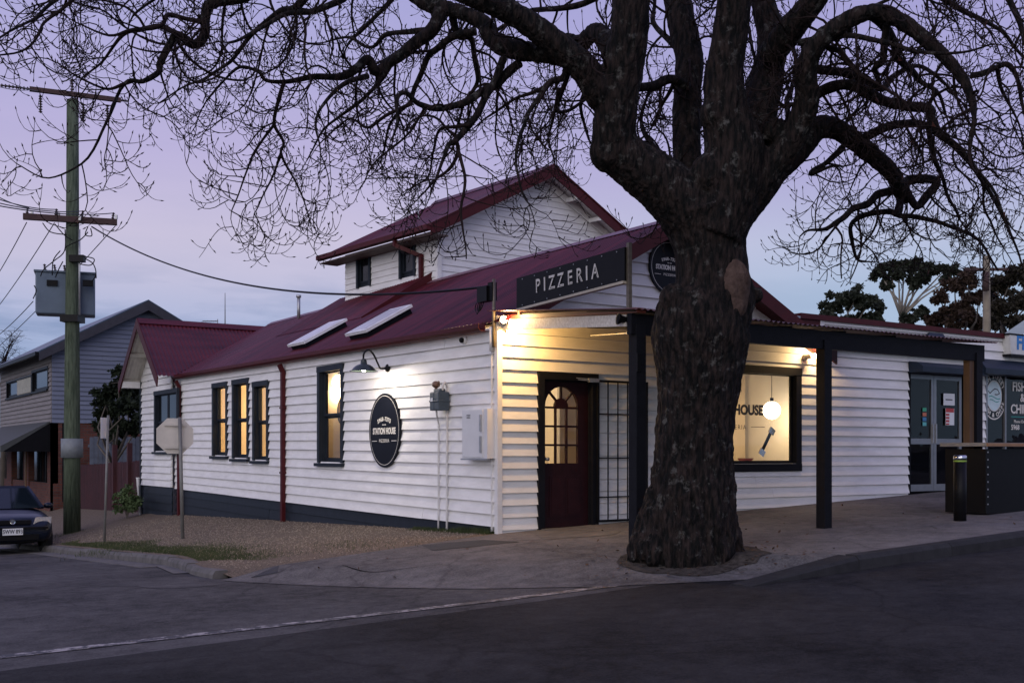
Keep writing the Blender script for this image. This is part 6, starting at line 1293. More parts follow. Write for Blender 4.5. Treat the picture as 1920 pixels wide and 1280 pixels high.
# ------------------------------------------------------------------ grey house down the side street
HD = 36.0
hc = at(97, 900, HD); hs, hy = hc.x, hc.y; hz = -0.52
print('house', hs, hy)
HB = mat('blue_grey_weatherboard', (0.115, 0.135, 0.185), 0.6, 0.0, 3, 0.1, 40, c2=(0.165, 0.185, 0.235), stretch=(0.4, 1, 4))
HF = mat('brown_grey_weatherboard', (0.15, 0.135, 0.13), 0.65, 0.0, 3, 0.1, 40, c2=(0.22, 0.20, 0.19), stretch=(1, 0.4, 4))
def brick_mat():
    m = bpy.data.materials.new('red_brick'); m.use_nodes = True; t = m.node_tree; b = t.nodes['Principled BSDF']; b.inputs['Roughness'].default_value = 0.85
    g = t.nodes.new('ShaderNodeNewGeometry'); sp_ = t.nodes.new('ShaderNodeSeparateXYZ'); t.links.new(g.outputs['Position'], sp_.inputs[0]); a_ = t.nodes.new('ShaderNodeMath'); t.links.new(sp_.outputs[0], a_.inputs[0]); t.links.new(sp_.outputs[1], a_.inputs[1])
    cmb = t.nodes.new('ShaderNodeCombineXYZ'); t.links.new(a_.outputs[0], cmb.inputs[0]); t.links.new(sp_.outputs[2], cmb.inputs[1])
    br = t.nodes.new('ShaderNodeTexBrick'); br.inputs['Scale'].default_value = 1.0; br.inputs['Brick Width'].default_value = 0.24; br.inputs['Row Height'].default_value = 0.086; br.inputs['Mortar Size'].default_value = 0.008
    br.inputs['Color1'].default_value = (0.075, 0.020, 0.012, 1); br.inputs['Color2'].default_value = (0.13, 0.040, 0.024, 1); br.inputs['Mortar'].default_value = (0.06, 0.052, 0.048, 1)
    t.links.new(cmb.outputs[0], br.inputs[0]); t.links.new(br.outputs[0], b.inputs['Base Color'])
    bp = t.nodes.new('ShaderNodeBump'); bp.inputs['Strength'].default_value = 0.6; bp.inputs['Distance'].default_value = 0.01; t.links.new(br.outputs['Fac'], bp.inputs['Height']); bp.invert = True; t.links.new(bp.outputs[0], b.inputs['Normal'])
    return m
BRICK = brick_mat()
nb = thing('neighbour_house', 'grey weatherboard two storey house with brick ground floor down the side street', 'house', (hs, hy, hz))
hap = ony(273, 567, hy); HAPX, HAPZ = hap.x, hap.z-0.10; hez = at(97, 655, HD).z; hbz = at(97, 792, HD).z
print('house apex', HAPX, HAPZ, hez, hbz)
HW = 2*(HAPX-hs); hslope = (HAPZ-hez)/(HAPX-hs)
g1w = MB().box((hs+HW/2, hy+0.1, 3), HW-0.2, 0.05, 0.05).build('gable_wall', HB, nb)
weatherboards(g1w, (hs, hy, 0), X, -Y, HW, hbz, HAPZ, 0.15, HB, clip=lambda z: (0, HW) if z < hez else ((z-hez)/hslope, HW-(z-hez)/hslope), seed=31, blen=(4, 6))
f1w = MB().box((hs+0.1, hy+4.5, hbz+0.2), 0.05, 8.5, 0.05).build('street_wall', HF, nb)
def hpx(px, py, x_=None): return onx(px, py, hs)
wA, wB = hpx(92, 684), hpx(62, 738); wC, wD = hpx(61, 702), hpx(14, 748)
holes = [(wA.y-hy, wB.y-hy, wB.z, wA.z-0.05), (wC.y-hy, wD.y-hy, wD.z-0.03, wC.z)]
weatherboards(f1w, (hs, hy, 0), Y, -X, 9.5, hbz, hez+0.02, 0.15, HF, holes, seed=32, blen=(4, 6))
rect_window(nb, (hs, hy, 0), Y, -X, holes[0][0]+0.05, holes[0][1]-0.05, holes[0][2]+0.05, holes[0][3]-0.05, BLACK, arch=0.08, rails=(), depth=0.08, sash=0.06, pane=DARKG)
rw_ = rect_window(nb, (hs, hy, 0), Y, -X, holes[1][0]+0.05, holes[1][1]-0.05, holes[1][2]+0.05, holes[1][3]-0.05, BLACK, arch=0.06, rails=(), depth=0.08, sash=0.06, pane=DARKG)
LV = mat('louvre_white', (0.62, 0.62, 0.55), 0.5); nl = 11
for k in range(nl):
    z_ = holes[1][2]+0.08+(holes[1][3]-holes[1][2]-0.16)*(k+0.5)/nl; y_a, y_b = hy+holes[1][0]+0.05, hy+holes[1][0]+(holes[1][1]-holes[1][0])*0.55
    MB().box((hs-0.03, (y_a+y_b)/2, z_), 0.015, y_b-y_a, 0.052, Vector((0.8, 0, 0.6)), Y, Vector((-0.6, 0, 0.8))).build('louvre', LV, rw_)
# brick ground floor: pier, windows between piers
MB().box((hs+HW/2, hy+0.12, (hz-0.8+hbz)/2), HW, 0.22, hbz-hz+0.8).build('brick_wall', BRICK, nb)
for y_a, y_b in ((0.0, 0.7), (3.9, 4.8), (7.2, 8.2)): MB().box((hs+0.10, hy+(y_a+y_b)/2+0.01, (hz-0.8+hbz)/2), 0.20, y_b-y_a, hbz-hz+0.8-0.01).build('brick_pier', BRICK, nb)
MB().box((hs+0.12, hy+4.5, hz+0.1), 0.16, 9, 1.0).build('brick_sill_wall', BRICK, nb)
MB().box((hs+0.35, hy+4.5, (hz+hbz)/2), 0.05, 9, hbz-hz).build('dark_glazing', DARKG, nb)
MB().box((hs+0.02, hy+4.35, (hz+hbz)/2), 0.10, 0.14, hbz-hz-0.3).build('yellow_post', mat('ochre_post', (0.16, 0.085, 0.025), 0.5), nb)
for yy in (1.5, 2.3, 3.1, 5.6, 6.4): MB().box((hs+0.28, hy+yy, (hz+hbz)/2), 0.04, 0.05, hbz-hz-0.1).build('mullion', BLACK, nb)
# awning
aw = MB().hexa([(hs-0.02, hy+0.1, hbz+0.05), (hs-1.5, hy+0.1, hbz-0.75), (hs-1.5, hy+0.1, hbz-0.95), (hs-1.46, hy+0.1, hbz-0.95), (hs-0.02, hy+0.1, hbz-0.0)], [(hs-0.02, hy+9, hbz+0.05), (hs-1.5, hy+9, hbz-0.75), (hs-1.5, hy+9, hbz-0.95), (hs-1.46, hy+9, hbz-0.95), (hs-0.02, hy+9, hbz-0.0)]).build('awning', mat('charcoal_awning', (0.05, 0.055, 0.05), 0.7), nb)
MB().plate([(hs-0.02, hy+0.12, hbz-0.02), (hs-1.44, hy+0.12, hbz-0.8), (hs-1.44, hy+0.12, hbz-0.94), (hs-0.02, hy+0.12, hbz-0.94)], (0, 1, 0), 0.02).build('awning_end', BLACK, aw)
# roof
BLR = mat('blue_steel_roof', (0.050, 0.085, 0.12), 0.4, 0.1, 2, spec=0.3)
for sg in (-1, 1):
    e = HAPX-hs+0.45; x_e = HAPX+sg*e; ze = HAPZ+0.10-e*hslope
    MB().hexa([(HAPX, hy-0.35, HAPZ+0.10), (x_e, hy-0.35, ze), (x_e, hy-0.35, ze+0.06), (HAPX, hy-0.35, HAPZ+0.16)], [(HAPX, hy+10, HAPZ+0.10), (x_e, hy+10, ze), (x_e, hy+10, ze+0.06), (HAPX, hy+10, HAPZ+0.16)]).build('roof_slope', BLR, nb)
    MB().hexa([(HAPX, hy-0.37, HAPZ-0.20), (x_e, hy-0.37, ze-0.26), (x_e, hy-0.37, ze+0.02), (HAPX, hy-0.37, HAPZ+0.12)], [(HAPX, hy-0.33, HAPZ-0.20), (x_e, hy-0.33, ze-0.26), (x_e, hy-0.33, ze+0.02), (HAPX, hy-0.33, HAPZ+0.12)]).build('barge_board', mat('grey_barge', (0.050, 0.050, 0.060), 0.7, spec=0.15), nb)
ze = HAPZ+0.10-(HAPX-hs+0.45)*hslope
MB().box((hs-0.50, hy+4.8, ze-0.03), 0.12, 10.2, 0.12).build('gutter', BLACK, nb)
MB().tube([(hs-0.45, hy+9.6, ze-0.05), (hs-0.08, hy+9.6, ze-0.4), (hs-0.08, hy+9.6, hz)], 0.05, 8).build('downpipe', BLACK, nb, True)
a, b = ony(258, 603, hy), ony(277, 627, hy); MB().box(((a.x+b.x)/2, hy-0.03, (a.z+b.z)/2), b.x-a.x, 0.05, a.z-b.z).build('gable_vent', BLACK, nb)

# ------------------------------------------------------------------ fences between the houses
REDF = mat('faded_red_fence', (0.045, 0.009, 0.010), 0.7, 0.3, 6, 0.2)
fe = thing('picket_fence', 'dark red picket fence between the restaurant and the grey house', 'fence', (0.1, 21, -0.6))
fy0, fy1 = 17.3, 25.6; k = int((fy1-fy0)/0.115)
pk = MB().hexa([(-0.01, -0.04, 0), (0.01, -0.04, 0), (0.01, 0.04, 0), (-0.01, 0.04, 0)], [(-0.01, -0.04, 1.32), (0.01, -0.04, 1.32), (0.01, 0.04, 1.32), (-0.01, 0.04, 1.32)]).add([(-0.01, -0.04, 1.32), (0.01, -0.04, 1.32), (0.01, 0.04, 1.32), (-0.01, 0.04, 1.32), (-0.01, 0, 1.38), (0.01, 0, 1.38)], [(0, 1, 5, 4), (2, 3, 4, 5), (1, 2, 5), (3, 0, 4)]).mesh('picket', REDF)
for i in range(k):
    y_ = fy0+i*0.115; o = link('picket', pk, fe); o.location = (0.10, y_, top_z(0.1, y_)-0.02+rnd.uniform(-0.01, 0.01)); o.rotation_euler = (rnd.uniform(-0.01, 0.01), 0, 0)
for dz in (0.35, 1.05): MB().bar((0.14, fy0, top_z(0, fy0)+dz), (0.14, fy1, top_z(0, fy1)+dz), 0.04, 0.08).build('rail', REDF, fe)
for px in (215, 243): q = onx(px, 900, 0.06); MB().box((0.06, q.y, top_z(0, q.y)+0.90), 0.12, 0.12, 1.9).build('post', REDF, fe)
for px in (100, 108): q = onx(px, 900, 0.0); MB().tube([(0.0, q.y, top_z(0, q.y)-0.1), (0.0, q.y, top_z(0, q.y)+1.5)], 0.05, 8).build('gate_post', GALV, fe, True)
pf = thing('paling_fence', 'blue grey timber paling fence behind the red fence', 'fence', (2.6, 23, -0.6))
GRF = mat('weathered_paling', (0.10, 0.115, 0.14), 0.85, 0.25, 6, 0.2); pm = MB().box((0, 0, 1.0), 0.125, 0.016, 2.4).mesh('paling', GRF)
for i in range(44): o = link('paling', pm, pf); o.location = (0.7+i*0.132, 25.2+(0.012 if i % 2 else 0), -0.6+rnd.uniform(-0.02, 0.02))
MB().box((3.5, 25.24, 1.3), 5.8, 0.05, 0.09).build('rail', GRF, pf)

# ------------------------------------------------------------------ foliage
def leafmat(name, c, c2): return mat(name, c, 0.7, 0.0, 1.7, c2=c2, spec=0.2)
LG = leafmat('dark_green_leaves', (0.006, 0.010, 0.005), (0.022, 0.032, 0.016)); LGD = leafmat('eucalypt_leaves', (0.010, 0.014, 0.009), (0.040, 0.048, 0.032)); LBR = leafmat('russet_leaves', (0.022, 0.014, 0.010), (0.060, 0.038, 0.026)); LBU = leafmat('shrub_leaves', (0.05, 0.08, 0.03), (0.12, 0.17, 0.07))
def leaves(clumps, n, size, m, name, parent, seed, droop=0.3):
    r = random.Random(seed); b = MB(); tot = sum(c[1]**2 for c in clumps)
    sub = []
    for c, rad, sq in clumps:
        for _ in range(16):
            v = Vector((r.gauss(0, 1), r.gauss(0, 1), r.gauss(0.1, 0.9))).normalized()*rad*r.uniform(0.15, 1.12); v.z *= sq; sub.append((Vector(c)+v, rad*r.uniform(0.16, 0.40), sq*0.9))
    clumps = sub; tot = sum(c[1]**2 for c in clumps)
    for c, rad, sq in clumps:
        for _ in range(int(n*rad*rad/tot)):
            v = Vector((r.gauss(0, 1), r.gauss(0, 1), r.gauss(0, 1))).normalized()*rad*(r.random()**0.45)*r.uniform(0.75, 1.12); v.z *= sq
            p = Vector(c)+v; d = Vector((r.gauss(0, 1), r.gauss(0, 1), r.gauss(0, 1)-droop)).normalized(); s_ = d.orthogonal(); s_.rotate(Matrix.Rotation(r.uniform(0, 6.28), 3, d)); L_ = size*r.uniform(0.6, 1.4); w_ = L_*0.28; nn = d.cross(s_)*L_*0.08
            b.add([p, p+d*L_*0.45+s_*w_+nn, p+d*L_, p+d*L_*0.45-s_*w_+nn], [(0, 1, 2, 3)])
    return b.build(name, m, parent)
def fol_tree(name, label, base, trunk_top, clumps, n, size, m, bark, seed, group=None, tr=0.25, limb=True):
    t = thing(name, label, 'tree', tuple(base), group); r = random.Random(seed); base = Vector(base); tt = Vector(trunk_top)
    MB().tube([base-Z*0.3, base.lerp(tt, 0.5)+Vector((r.uniform(-.3, .3), r.uniform(-.3, .3), 0)), tt], [tr, tr*0.8, tr*0.6], 8).build('trunk', bark, t, True)
    cr_ = leaves(clumps, n, size, m, 'crown', t, seed)
    if limb:
        for c, rad, sq in clumps:
            c = Vector(c); mid_ = tt.lerp(c, 0.5)+Vector((r.uniform(-.5, .5), r.uniform(-.5, .5), -0.15*rad)); MB().tube([tt-Z*0.2, mid_, c-Z*rad*sq*0.3, c+Z*rad*sq*0.3], [tr*0.38, tr*0.22, tr*0.13, tr*0.05], 6).build('limb', bark, t, True)
            for _ in range(4):
                e_ = c+Vector((r.gauss(0, .45), r.gauss(0, .45), r.gauss(0.1, .35)))*rad; MB().tube([c-Z*rad*sq*0.3, (c+e_)/2+Z*0.1, e_], [tr*0.16, tr*0.1, tr*0.04], 5).build('branch', bark, t, True)
    return t
PALEB = mat('pale_gum_bark', (0.30, 0.27, 0.23), 0.8, 0.25, 3, stretch=(1, 1, 0.3)); GREYB = mat('grey_brown_bark', (0.10, 0.085, 0.07), 0.85, 0.25, 4)
def cl_px(lst, d, seed=0): 
    r = random.Random(seed+5); return [(at(px, py, d+r.uniform(-1.5, 1.5)), h*d/FPX, sq) for px, py, h, sq in lst]
def gz_(p): return 0.3
def T(px, py, d): return at(px, py, d)
D1_ = 78
b_ = at(1590, 850, D1_); fol_tree('gum_tree', 'low dense dark green gum tree left of the tall pale trunked gum', (b_.x, b_.y, 0.3), at(1592, 640, D1_), cl_px([(1556, 580, 22, .8), (1580, 560, 24, .8), (1604, 556, 22, .8), (1628, 566, 22, .8), (1562, 605, 24, .8), (1600, 600, 26, .8), (1640, 598, 20, .8), (1650, 575, 13, .8), (1612, 620, 26, .7), (1580, 625, 26, .7), (1655, 615, 18, .7)], D1_, 1), 15000, 0.24, LGD, GREYB, 41, 'trees behind the shop')
D2_ = 88
b_ = at(1692, 850, D2_); fol_tree('gum_tree', 'tall gum tree with pale forked trunk and umbrella crown behind the shop', (b_.x, b_.y, 0.3), at(1690, 590, D2_), cl_px([(1652, 512, 18, .7), (1672, 500, 19, .7), (1695, 498, 20, .7), (1720, 500, 20, .7), (1745, 506, 17, .7), (1662, 532, 12, .9), (1715, 525, 17, .8), (1735, 520, 14, .8), (1685, 515, 14, .7), (1770, 505, 13, .8), (1790, 508, 11, .8), (1775, 525, 10, .8), (1708, 600, 20, .8), (1725, 585, 16, .8), (1690, 615, 16, .6)], D2_, 2), 16000, 0.26, LGD, PALEB, 42, 'trees behind the shop', tr=0.34)
D3_ = 64
b_ = at(1800, 850, D3_); fol_tree('russet_tree', 'russet brown bushy tree behind the shop parapet', (b_.x, b_.y, 0.3), at(1800, 640, D3_), cl_px([(1765, 560, 20, .9), (1790, 535, 22, .9), (1815, 520, 22, .9), (1770, 595, 26, .8), (1800, 580, 28, .9), (1835, 560, 24, .9), (1750, 615, 20, .7), (1790, 620, 28, .7), (1830, 605, 30, .8)], D3_, 3), 14000, 0.20, LBR, GREYB, 43, 'trees behind the shop')
D4_ = 58
b_ = at(1890, 850, D4_); fol_tree('dark_tree', 'dark green and brown tree at the right edge behind the second pole', (b_.x, b_.y, 0.3), at(1890, 640, D4_), cl_px([(1870, 540, 24, .9), (1895, 520, 24, .9), (1925, 510, 28, .9), (1860, 575, 24, .9), (1895, 570, 30, .9), (1930, 560, 30, .9), (1875, 605, 26, .8), (1910, 605, 28, .8), (1960, 560, 30, .9)], D4_, 4), 13000, 0.20, leafmat('mixed_dark_leaves', (0.010, 0.010, 0.007), (0.036, 0.030, 0.020)), GREYB, 44, 'trees behind the shop')
b_ = at(212, 900, 33.0); fol_tree('garden_tree', 'dark evergreen garden tree between the grey house and the restaurant', (b_.x, b_.y, -0.7), at(212, 860, 33), cl_px([(205, 735, 26, .9), (235, 728, 26, .8), (200, 770, 26, .9), (235, 768, 32, .9), (255, 740, 20, .9), (190, 800, 22, .8), (225, 805, 32, .9), (222, 700, 14, .9), (195, 748, 18, .4), (255, 800, 25, .9)], 33, 5), 9000, 0.13, LG, GREYB, 45, tr=0.12)
b_ = at(238, 962, 27.6); bsh = thing('leafy_shrub', 'small green shrub at the foot of the red fence', 'shrub', (b_.x, b_.y, top_z(-0.3, b_.y)))
leaves([(at(232, 930, 27.6), 0.25, 1.0), (at(246, 938, 27.6), 0.26, 0.9), (at(238, 950, 27.6), 0.28, 0.7), (at(240, 918, 27.6), 0.16, 1.0)], 900, 0.09, LBU, 'foliage', bsh, 46)
for k in range(5): MB().tube([(b_.x, b_.y, top_z(-0.3, b_.y)-0.05), at(228+k*6, 930, 27.6)], 0.008, 5).build('stem', GREYB, bsh)
# small bare tree far left
b_ = at(8, 870, 46); bt = thing('small_bare_tree', 'distant leafless tree at the left edge behind the grey house', 'tree', (b_.x, b_.y, -1.5))
SV = (TW, ); TW = MB(); 
MB().tube([(b_.x, b_.y, -1.6), at(6, 760, 46), at(4, 690, 46)], [0.16, 0.12, 0.08], 8).build('trunk', GREYB, bt, True)
for k in range(16):
    a = rnd.uniform(-1, 1); p0 = at(4, rnd.uniform(680, 740), 46); e_ = at(4+a*34, rnd.uniform(622, 690), 46+rnd.uniform(-1.5, 1.5)); P = smooth([p0, p0.lerp(e_, 0.5)+Vector((rnd.gauss(0, .15), rnd.gauss(0, .15), .1)), e_], 5); TW.tube(P, [0.03*(1-0.8*i/(len(P)-1)) for i in range(len(P))], 4)
    for j in range(9):
        q = P[rnd.randint(3, len(P)-1)]; TW.tube([q, q+Vector((rnd.gauss(0, .2), rnd.gauss(0, .2), rnd.uniform(0, .3))), q+Vector((rnd.gauss(0, .35), rnd.gauss(0, .35), rnd.uniform(.1, .55)))], [0.010, 0.007, 0.003], 3)
o = TW.build('branches', TWIG, bt); o['kind'] = 'stuff'; TW = SV[0]

# ------------------------------------------------------------------ second pole, green roof, far aerials
q = at(1850, 850, 40); sp2 = thing('utility_pole', 'pale timber power pole rising behind the shop parapet', 'utility pole', (q.x, q.y, 0.3))
MB().tube([(q.x, q.y, 0.2), (q.x, q.y, at(1850, 480, 40).z)], [0.17, 0.12], 12).build('shaft', mat('grey_timber_pole', (0.20, 0.17, 0.12), 0.85, 0.2, 4), sp2, True)
tz2 = at(1850, 505, 40).z; MB().box((q.x, q.y, tz2), 1.6, 0.1, 0.1, CR, CF, Z).build('crossarm', ARM, sp2); MB().tube([at(1848, 510, 39.7), at(1848, 545, 39.7)], 0.12, 10).build('fitting', ARM, sp2, True)
gc = at(1925, 640, 30); gr2 = thing('green_roofed_house', 'pale green roof corner behind the shop sign at the right edge', 'house', (gc.x, gc.y, 0.3))
GRN = mat('pale_green_roof', (0.30, 0.36, 0.30), 0.5, 0.1, 3)
e0, e1, top_ = at(1882, 626, 30), at(2010, 626, 30), at(1935, 590, 33)
MB().add([e0, e1, top_, at(1890, 626, 36)], [(0, 1, 2), (0, 2, 3), (1, 3, 2), (0, 3, 1)]).build('roof', GRN, gr2)
MB().box((gc.x+0.6, gc.y+1.5, at(1925, 630, 30).z/2), 2.5, 3.0, at(1925, 632, 30).z-0.3).build('walls', WTRIM, gr2)
def aerial(label, base, top, boom_a, boom_b, elems, r=0.012):
    t = thing('tv_aerial', label, 'aerial', tuple(base)); MB().tube([base, top], r, 6).build('mast', GALV, t); MB().tube([boom_a, boom_b], r, 6).build('boom', STEELP, t); d = (Vector(boom_b)-Vector(boom_a)); n_ = Vector((d.y, -d.x, 0)).normalized()
    for k in range(elems): p = Vector(boom_a)+d*(k+0.05)/elems; l_ = 0.26*(0.45+0.55*k/elems) if d.length > 1 else 0.12; MB().tube([p-n_*l_+Z*0.03, p+n_*l_-Z*0.03], r*0.55, 5).build('element', STEELP, t)
rp = U(0.9, 0.6, UEZ+0.10+0.9*us); rd = (rp-CAM).dot(CF); q = onpl(785, 395, U(0, 0.3, 0), UY); rd = (q-CAM).dot(CF)
aerial('long television aerial above the upper storey roof', at(785, 412, rd), at(783, 327, rd), at(685, 335, rd-0.3), at(880, 330, rd+0.3), 9)
aerial('small television aerial behind the far wing roof', at(408, 625, 34), at(408, 598, 34), at(380, 602, 34), at(409, 602, 34), 4, 0.015)
tag(MB().tube([at(422, 625, 34), at(422, 549, 34)], [0.02, 0.008], 6).build('radio_mast', STEELP), 'thin whip aerial behind the far wing roof', 'aerial')

# ------------------------------------------------------------------ bin and bollard on the footpath
q = onground(1800, 976, path_top); bl = thing('bollard', 'black bollard with chrome cap and green band before the shop door', 'bollard', tuple(q)); bd = (q-CAM).dot(CF); hb_ = at(1800, 853, bd).z-q.z; print('bollard', q, hb_)
r_ = 11.5*bd/FPX
MB().tube([q-Z*0.05, q+Z*(hb_-0.07)], r_, 20).build('tube', BLACK, bl, True); MB().lathe([(r_+0.003, hb_-0.085), (r_+0.003, hb_-0.065)], q, Z, 20).build('band', mat('lime_band', (0.25, 0.4, 0.05), 0.4), bl, True); MB().lathe([(r_, hb_-0.06), (r_+0.004, hb_-0.055), (r_+0.004, hb_-0.01), (r_-0.01, hb_), (0, hb_)], q, Z, 20).build('cap', mat('chrome', (0.6, 0.62, 0.66)), bl, True)
q = onground(1848, 966, path_top); bnd = (q-CAM).dot(CF); bnz = at(1845, 830, bnd).z-q.z; print('bin', q, bnz)
bn = thing('litter_bin', 'black perforated litter bin enclosure with grey lid at the right edge', 'bin', (q.x+0.55, q.y+0.3, q.z))
MB().box((q.x+0.58, q.y+0.32, q.z+bnz/2-0.03), 1.12, 0.62, bnz-0.1).build('cabinet', BLACK, bn)
MB().box((q.x+0.58, q.y+0.32, q.z+bnz-0.02), 1.22, 0.72, 0.05).build('lid', mat('grey_lid', (0.25, 0.26, 0.28), 0.4, metal=0.5), bn)
MB().box((q.x+0.58, q.y-0.045, q.z+bnz-0.022), 1.23, 0.02, 0.045).build('lid_edge', mat('orange_timber_edge', (0.30, 0.16, 0.08), 0.5), bn)
for sx2 in (0.06, 1.10):
    for k in range(8): MB().box((q.x+sx2, q.y+0.005, q.z+0.15+k*0.10), 0.02, 0.006, 0.02).build('rivet', GALV, bn)

# ------------------------------------------------------------------ marks on the ground, grass
WORN = bpy.data.materials.new('worn_line_paint'); WORN.use_nodes = True; t = WORN.node_tree; b = t.nodes['Principled BSDF']; b.inputs['Roughness'].default_value = 0.7
g = t.nodes.new('ShaderNodeNewGeometry'); nz_ = t.nodes.new('ShaderNodeTexNoise'); nz_.inputs['Scale'].default_value = 9; nz_.inputs['Detail'].default_value = 10; nz_.inputs['Roughness'].default_value = 0.75; t.links.new(g.outputs['Position'], nz_.inputs[0]); r = t.nodes.new('ShaderNodeValToRGB'); r.color_ramp.elements[0].position = 0.50; r.color_ramp.elements[0].color = (0.045, 0.045, 0.047, 1); r.color_ramp.elements[1].position = 0.55; r.color_ramp.elements[1].color = (0.36, 0.33, 0.31, 1); t.links.new(nz_.outputs[0], r.inputs[0]); t.links.new(r.outputs[0], b.inputs['Base Color'])
p0, p1_ = onground(0, 1232, road_z), onground(960, 1122, road_z); print('line', p0, p1_)
dv = (p1_-p0); dv.z = 0; dv.normalize(); nv = Vector((-dv.y, dv.x, 0))
V = []; kk = 60; st_ = p0-dv*8; Lt = (p1_-p0).length+8+2.5
for i in range(kk+1):
    for sg in (-0.07, 0.07): q = st_+dv*Lt*i/kk+nv*sg; V.append((q.x, q.y, road_z(q.x, q.y)+0.006))
me = bpy.data.meshes.new('edge_line'); me.from_pydata(V, [], [(2*i, 2*i+2, 2*i+3, 2*i+1) for i in range(kk)]); me.materials.append(WORN); struct(link('edge_line', me))
DARKP = mat('fresh_asphalt_patch', (0.028, 0.028, 0.031), 0.75, 0.1, 20, 0.4, 120)
def mixz(s, y): return max(path_top(s, y), road_z(s, y))
sheet_px('asphalt_patch', [(528, 1037), (565, 1036), (598, 1043), (560, 1060), (520, 1074), (470, 1083), (500, 1070), (518, 1055)], DARKP, mixz, 0.005)
sheet_px('asphalt_patch', [(790, 1022), (905, 1012), (975, 1016), (880, 1026), (810, 1032)], DARKP, mixz, 0.005)
sheet_px('concrete_slab', [(272, 1053), (398, 1066), (398, 1073), (325, 1076)], CONC, road_z, 0.010)
sheet_px('door_pad', [(1000, 1000), (1110, 990), (1165, 995), (1150, 1003), (1020, 1012)], CONC, mixz, 0.006)
# sealed cracks and a service trench across the road
TAR = mat('black_tar_seal', (0.004, 0.004, 0.005), 0.9, 0.2, 20, spec=0.05)
def strip_px(name, pts, wpx, m, fn, dz):
    P = smooth([onground(px, py, fn) for px, py in pts], 6); V = []
    for i, p in enumerate(P):
        d = (P[min(i+1, len(P)-1)]-P[max(i-1, 0)]); d.z = 0; d.normalize(); nn = Vector((-d.y, d.x, 0)); w_ = wpx*(0.7+0.5*noise.noise(p*3))
        for sg in (-1, 1): q = p+nn*sg*w_+Vector((noise.noise(p*4), noise.noise(p*4+Vector((7, 0, 0))), 0))*0.03; V.append((q.x, q.y, fn(q.x, q.y)+dz))
    me = bpy.data.meshes.new(name); me.from_pydata(V, [], [(2*i, 2*i+2, 2*i+3, 2*i+1) for i in range(len(P)-1)]); me.materials.append(m); return struct(link(name, me))
for pts in ([(20, 1105), (160, 1098), (300, 1104), (420, 1096)], [(640, 1060), (690, 1072), (760, 1066), (830, 1058)]):
    strip_px('tar_seam', pts, 0.012, TAR, lambda a_, b_: max(road_z(a_, b_), path_top(a_, b_)), 0.005)
# soil and fallen leaves round the foot of the tree
SOIL = mat('dark_soil', (0.022, 0.019, 0.017), 0.95, 0.0, 14, 0.8, 50, c2=(0.085, 0.074, 0.064), spec=0.1)
V = [(base_c.x, base_c.y, top_z(base_c.x, base_c.y)+0.012)]
for i in range(36):
    a = 2*math.pi*i/36; r0 = 0.76*(1+0.30*noise.noise(Vector((math.cos(a)*1.7, math.sin(a)*1.7, 4)))+0.14*noise.noise(Vector((math.cos(a)*6, math.sin(a)*6, 2)))); q = (base_c.x+r0*math.cos(a), base_c.y+r0*math.sin(a)); V.append((q[0], q[1], max(path_top(*q), top_z(*q)-0.2)+0.008))
me = bpy.data.meshes.new('tree_pit'); me.from_pydata(V, [], [(0, 1+i, 1+(i+1) % 36) for i in range(36)]); me.materials.append(SOIL); struct(link('tree_pit', me))
lt = MB(); rl = random.Random(9)
for _ in range(420):
    a = rl.uniform(0, 6.28); r0 = abs(rl.gauss(0.62, 0.35)); x_, y_ = base_c.x+r0*math.cos(a)+0.25*rl.random(), base_c.y+r0*math.sin(a)
    if _ > 300: x_, y_ = rl.uniform(-3, 9), rl.uniform(-4.7, -0.1)
    z_ = path_top(x_, y_)
    if z_ < -5: continue
    d = Vector((rl.gauss(0, 1), rl.gauss(0, 1), rl.gauss(0, .25))).normalized()*rl.uniform(0.015, 0.035); e_ = Vector((-d.y, d.x, rl.gauss(0, .006)))*0.6; c = Vector((x_, y_, z_+0.018)); lt.add([c-d, c+e_, c+d, c-e_], [(0, 1, 2, 3)])
o = lt.build('fallen_leaves', mat('fallen_leaf', (0.035, 0.018, 0.010), 0.9, 0.0, 30, c2=(0.11, 0.06, 0.03))); o['kind'] = 'stuff'; o['label'] = 'brown fallen leaves scattered round the tree and footpath'; o['category'] = 'leaves'
GRS = leafmat('short_grass', (0.030, 0.045, 0.016), (0.075, 0.090, 0.035)); b = MB(); rg = random.Random(5)
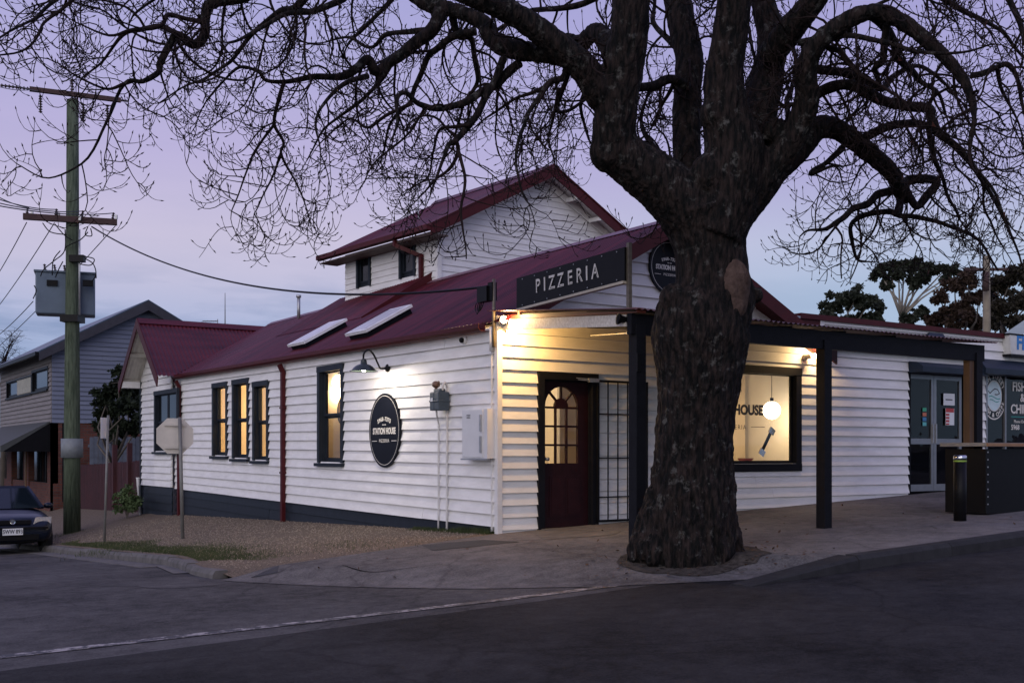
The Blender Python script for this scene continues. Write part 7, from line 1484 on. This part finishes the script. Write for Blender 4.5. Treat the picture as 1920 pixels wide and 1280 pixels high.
def blade(x, y, h):
    z = top_z(x, y)+0.0; a = rg.uniform(0, 6.28); w_ = 0.004; d = Vector((math.cos(a), math.sin(a), 0)); ln = Vector((rg.gauss(0, .4), rg.gauss(0, .4), 1)).normalized()*h; p = Vector((x, y, z)); b.add([p-d*w_, p+d*w_, p+ln], [(0, 1, 2)])
for _ in range(26000):
    y_ = rg.uniform(0.6, 12); u_ = abs(rg.gauss(0, 0.42)); x_ = kerb_s(y_)+0.10+u_
    if x_ > -0.1: continue
    if noise.noise(Vector((x_*0.9, y_*0.55, 1.7)))+0.25-0.30*u_ < 0.0+0.12*(y_ > 7): continue
    blade(x_, y_, rg.uniform(0.02, 0.065))
for _ in range(2600):
    y_ = rg.uniform(0.05, 2.2); x_ = -0.03-abs(rg.gauss(0, 0.07)); blade(x_, y_, rg.uniform(0.03, 0.12)*(1 if y_ < 1 else 0.6))
for _ in range(1500):
    c_ = rg.choice([(-2.49, 5.5), (-3.2, 7.5), (-2.3, 15.2), (-1.6, 1.2)]); blade(c_[0]+rg.gauss(0, .3), c_[1]+rg.gauss(0, .5), rg.uniform(0.03, 0.08))
o = b.build('verge_grass', GRS); o['kind'] = 'stuff'; o['label'] = 'sparse short grass along the kerb and wall foot'; o['category'] = 'grass'
# loose stones in the gravel
st = MB(); 
for _ in range(9000):
    y_ = rg.uniform(0.1, 14); x_ = rg.uniform(kerb_s(y_)+0.15, -0.02); r0 = rg.uniform(0.006, 0.017); z = top_z(x_, y_)+0.010; V = [(x_+r0, y_, z), (x_-r0*0.5, y_+r0*0.8, z), (x_-r0*0.5, y_-r0*0.8, z), (x_+rg.uniform(-.3, .3)*r0, y_, z+r0*1.1)]
    st.add(V, [(0, 1, 3), (1, 2, 3), (2, 0, 3)])
o = st.build('loose_gravel', mat('gravel_stones', (0.16, 0.12, 0.08), 0.9, 0.0, 30, c2=(0.40, 0.33, 0.25))); o['kind'] = 'stuff'; o['label'] = 'loose tan gravel scattered over the verge'; o['category'] = 'gravel'
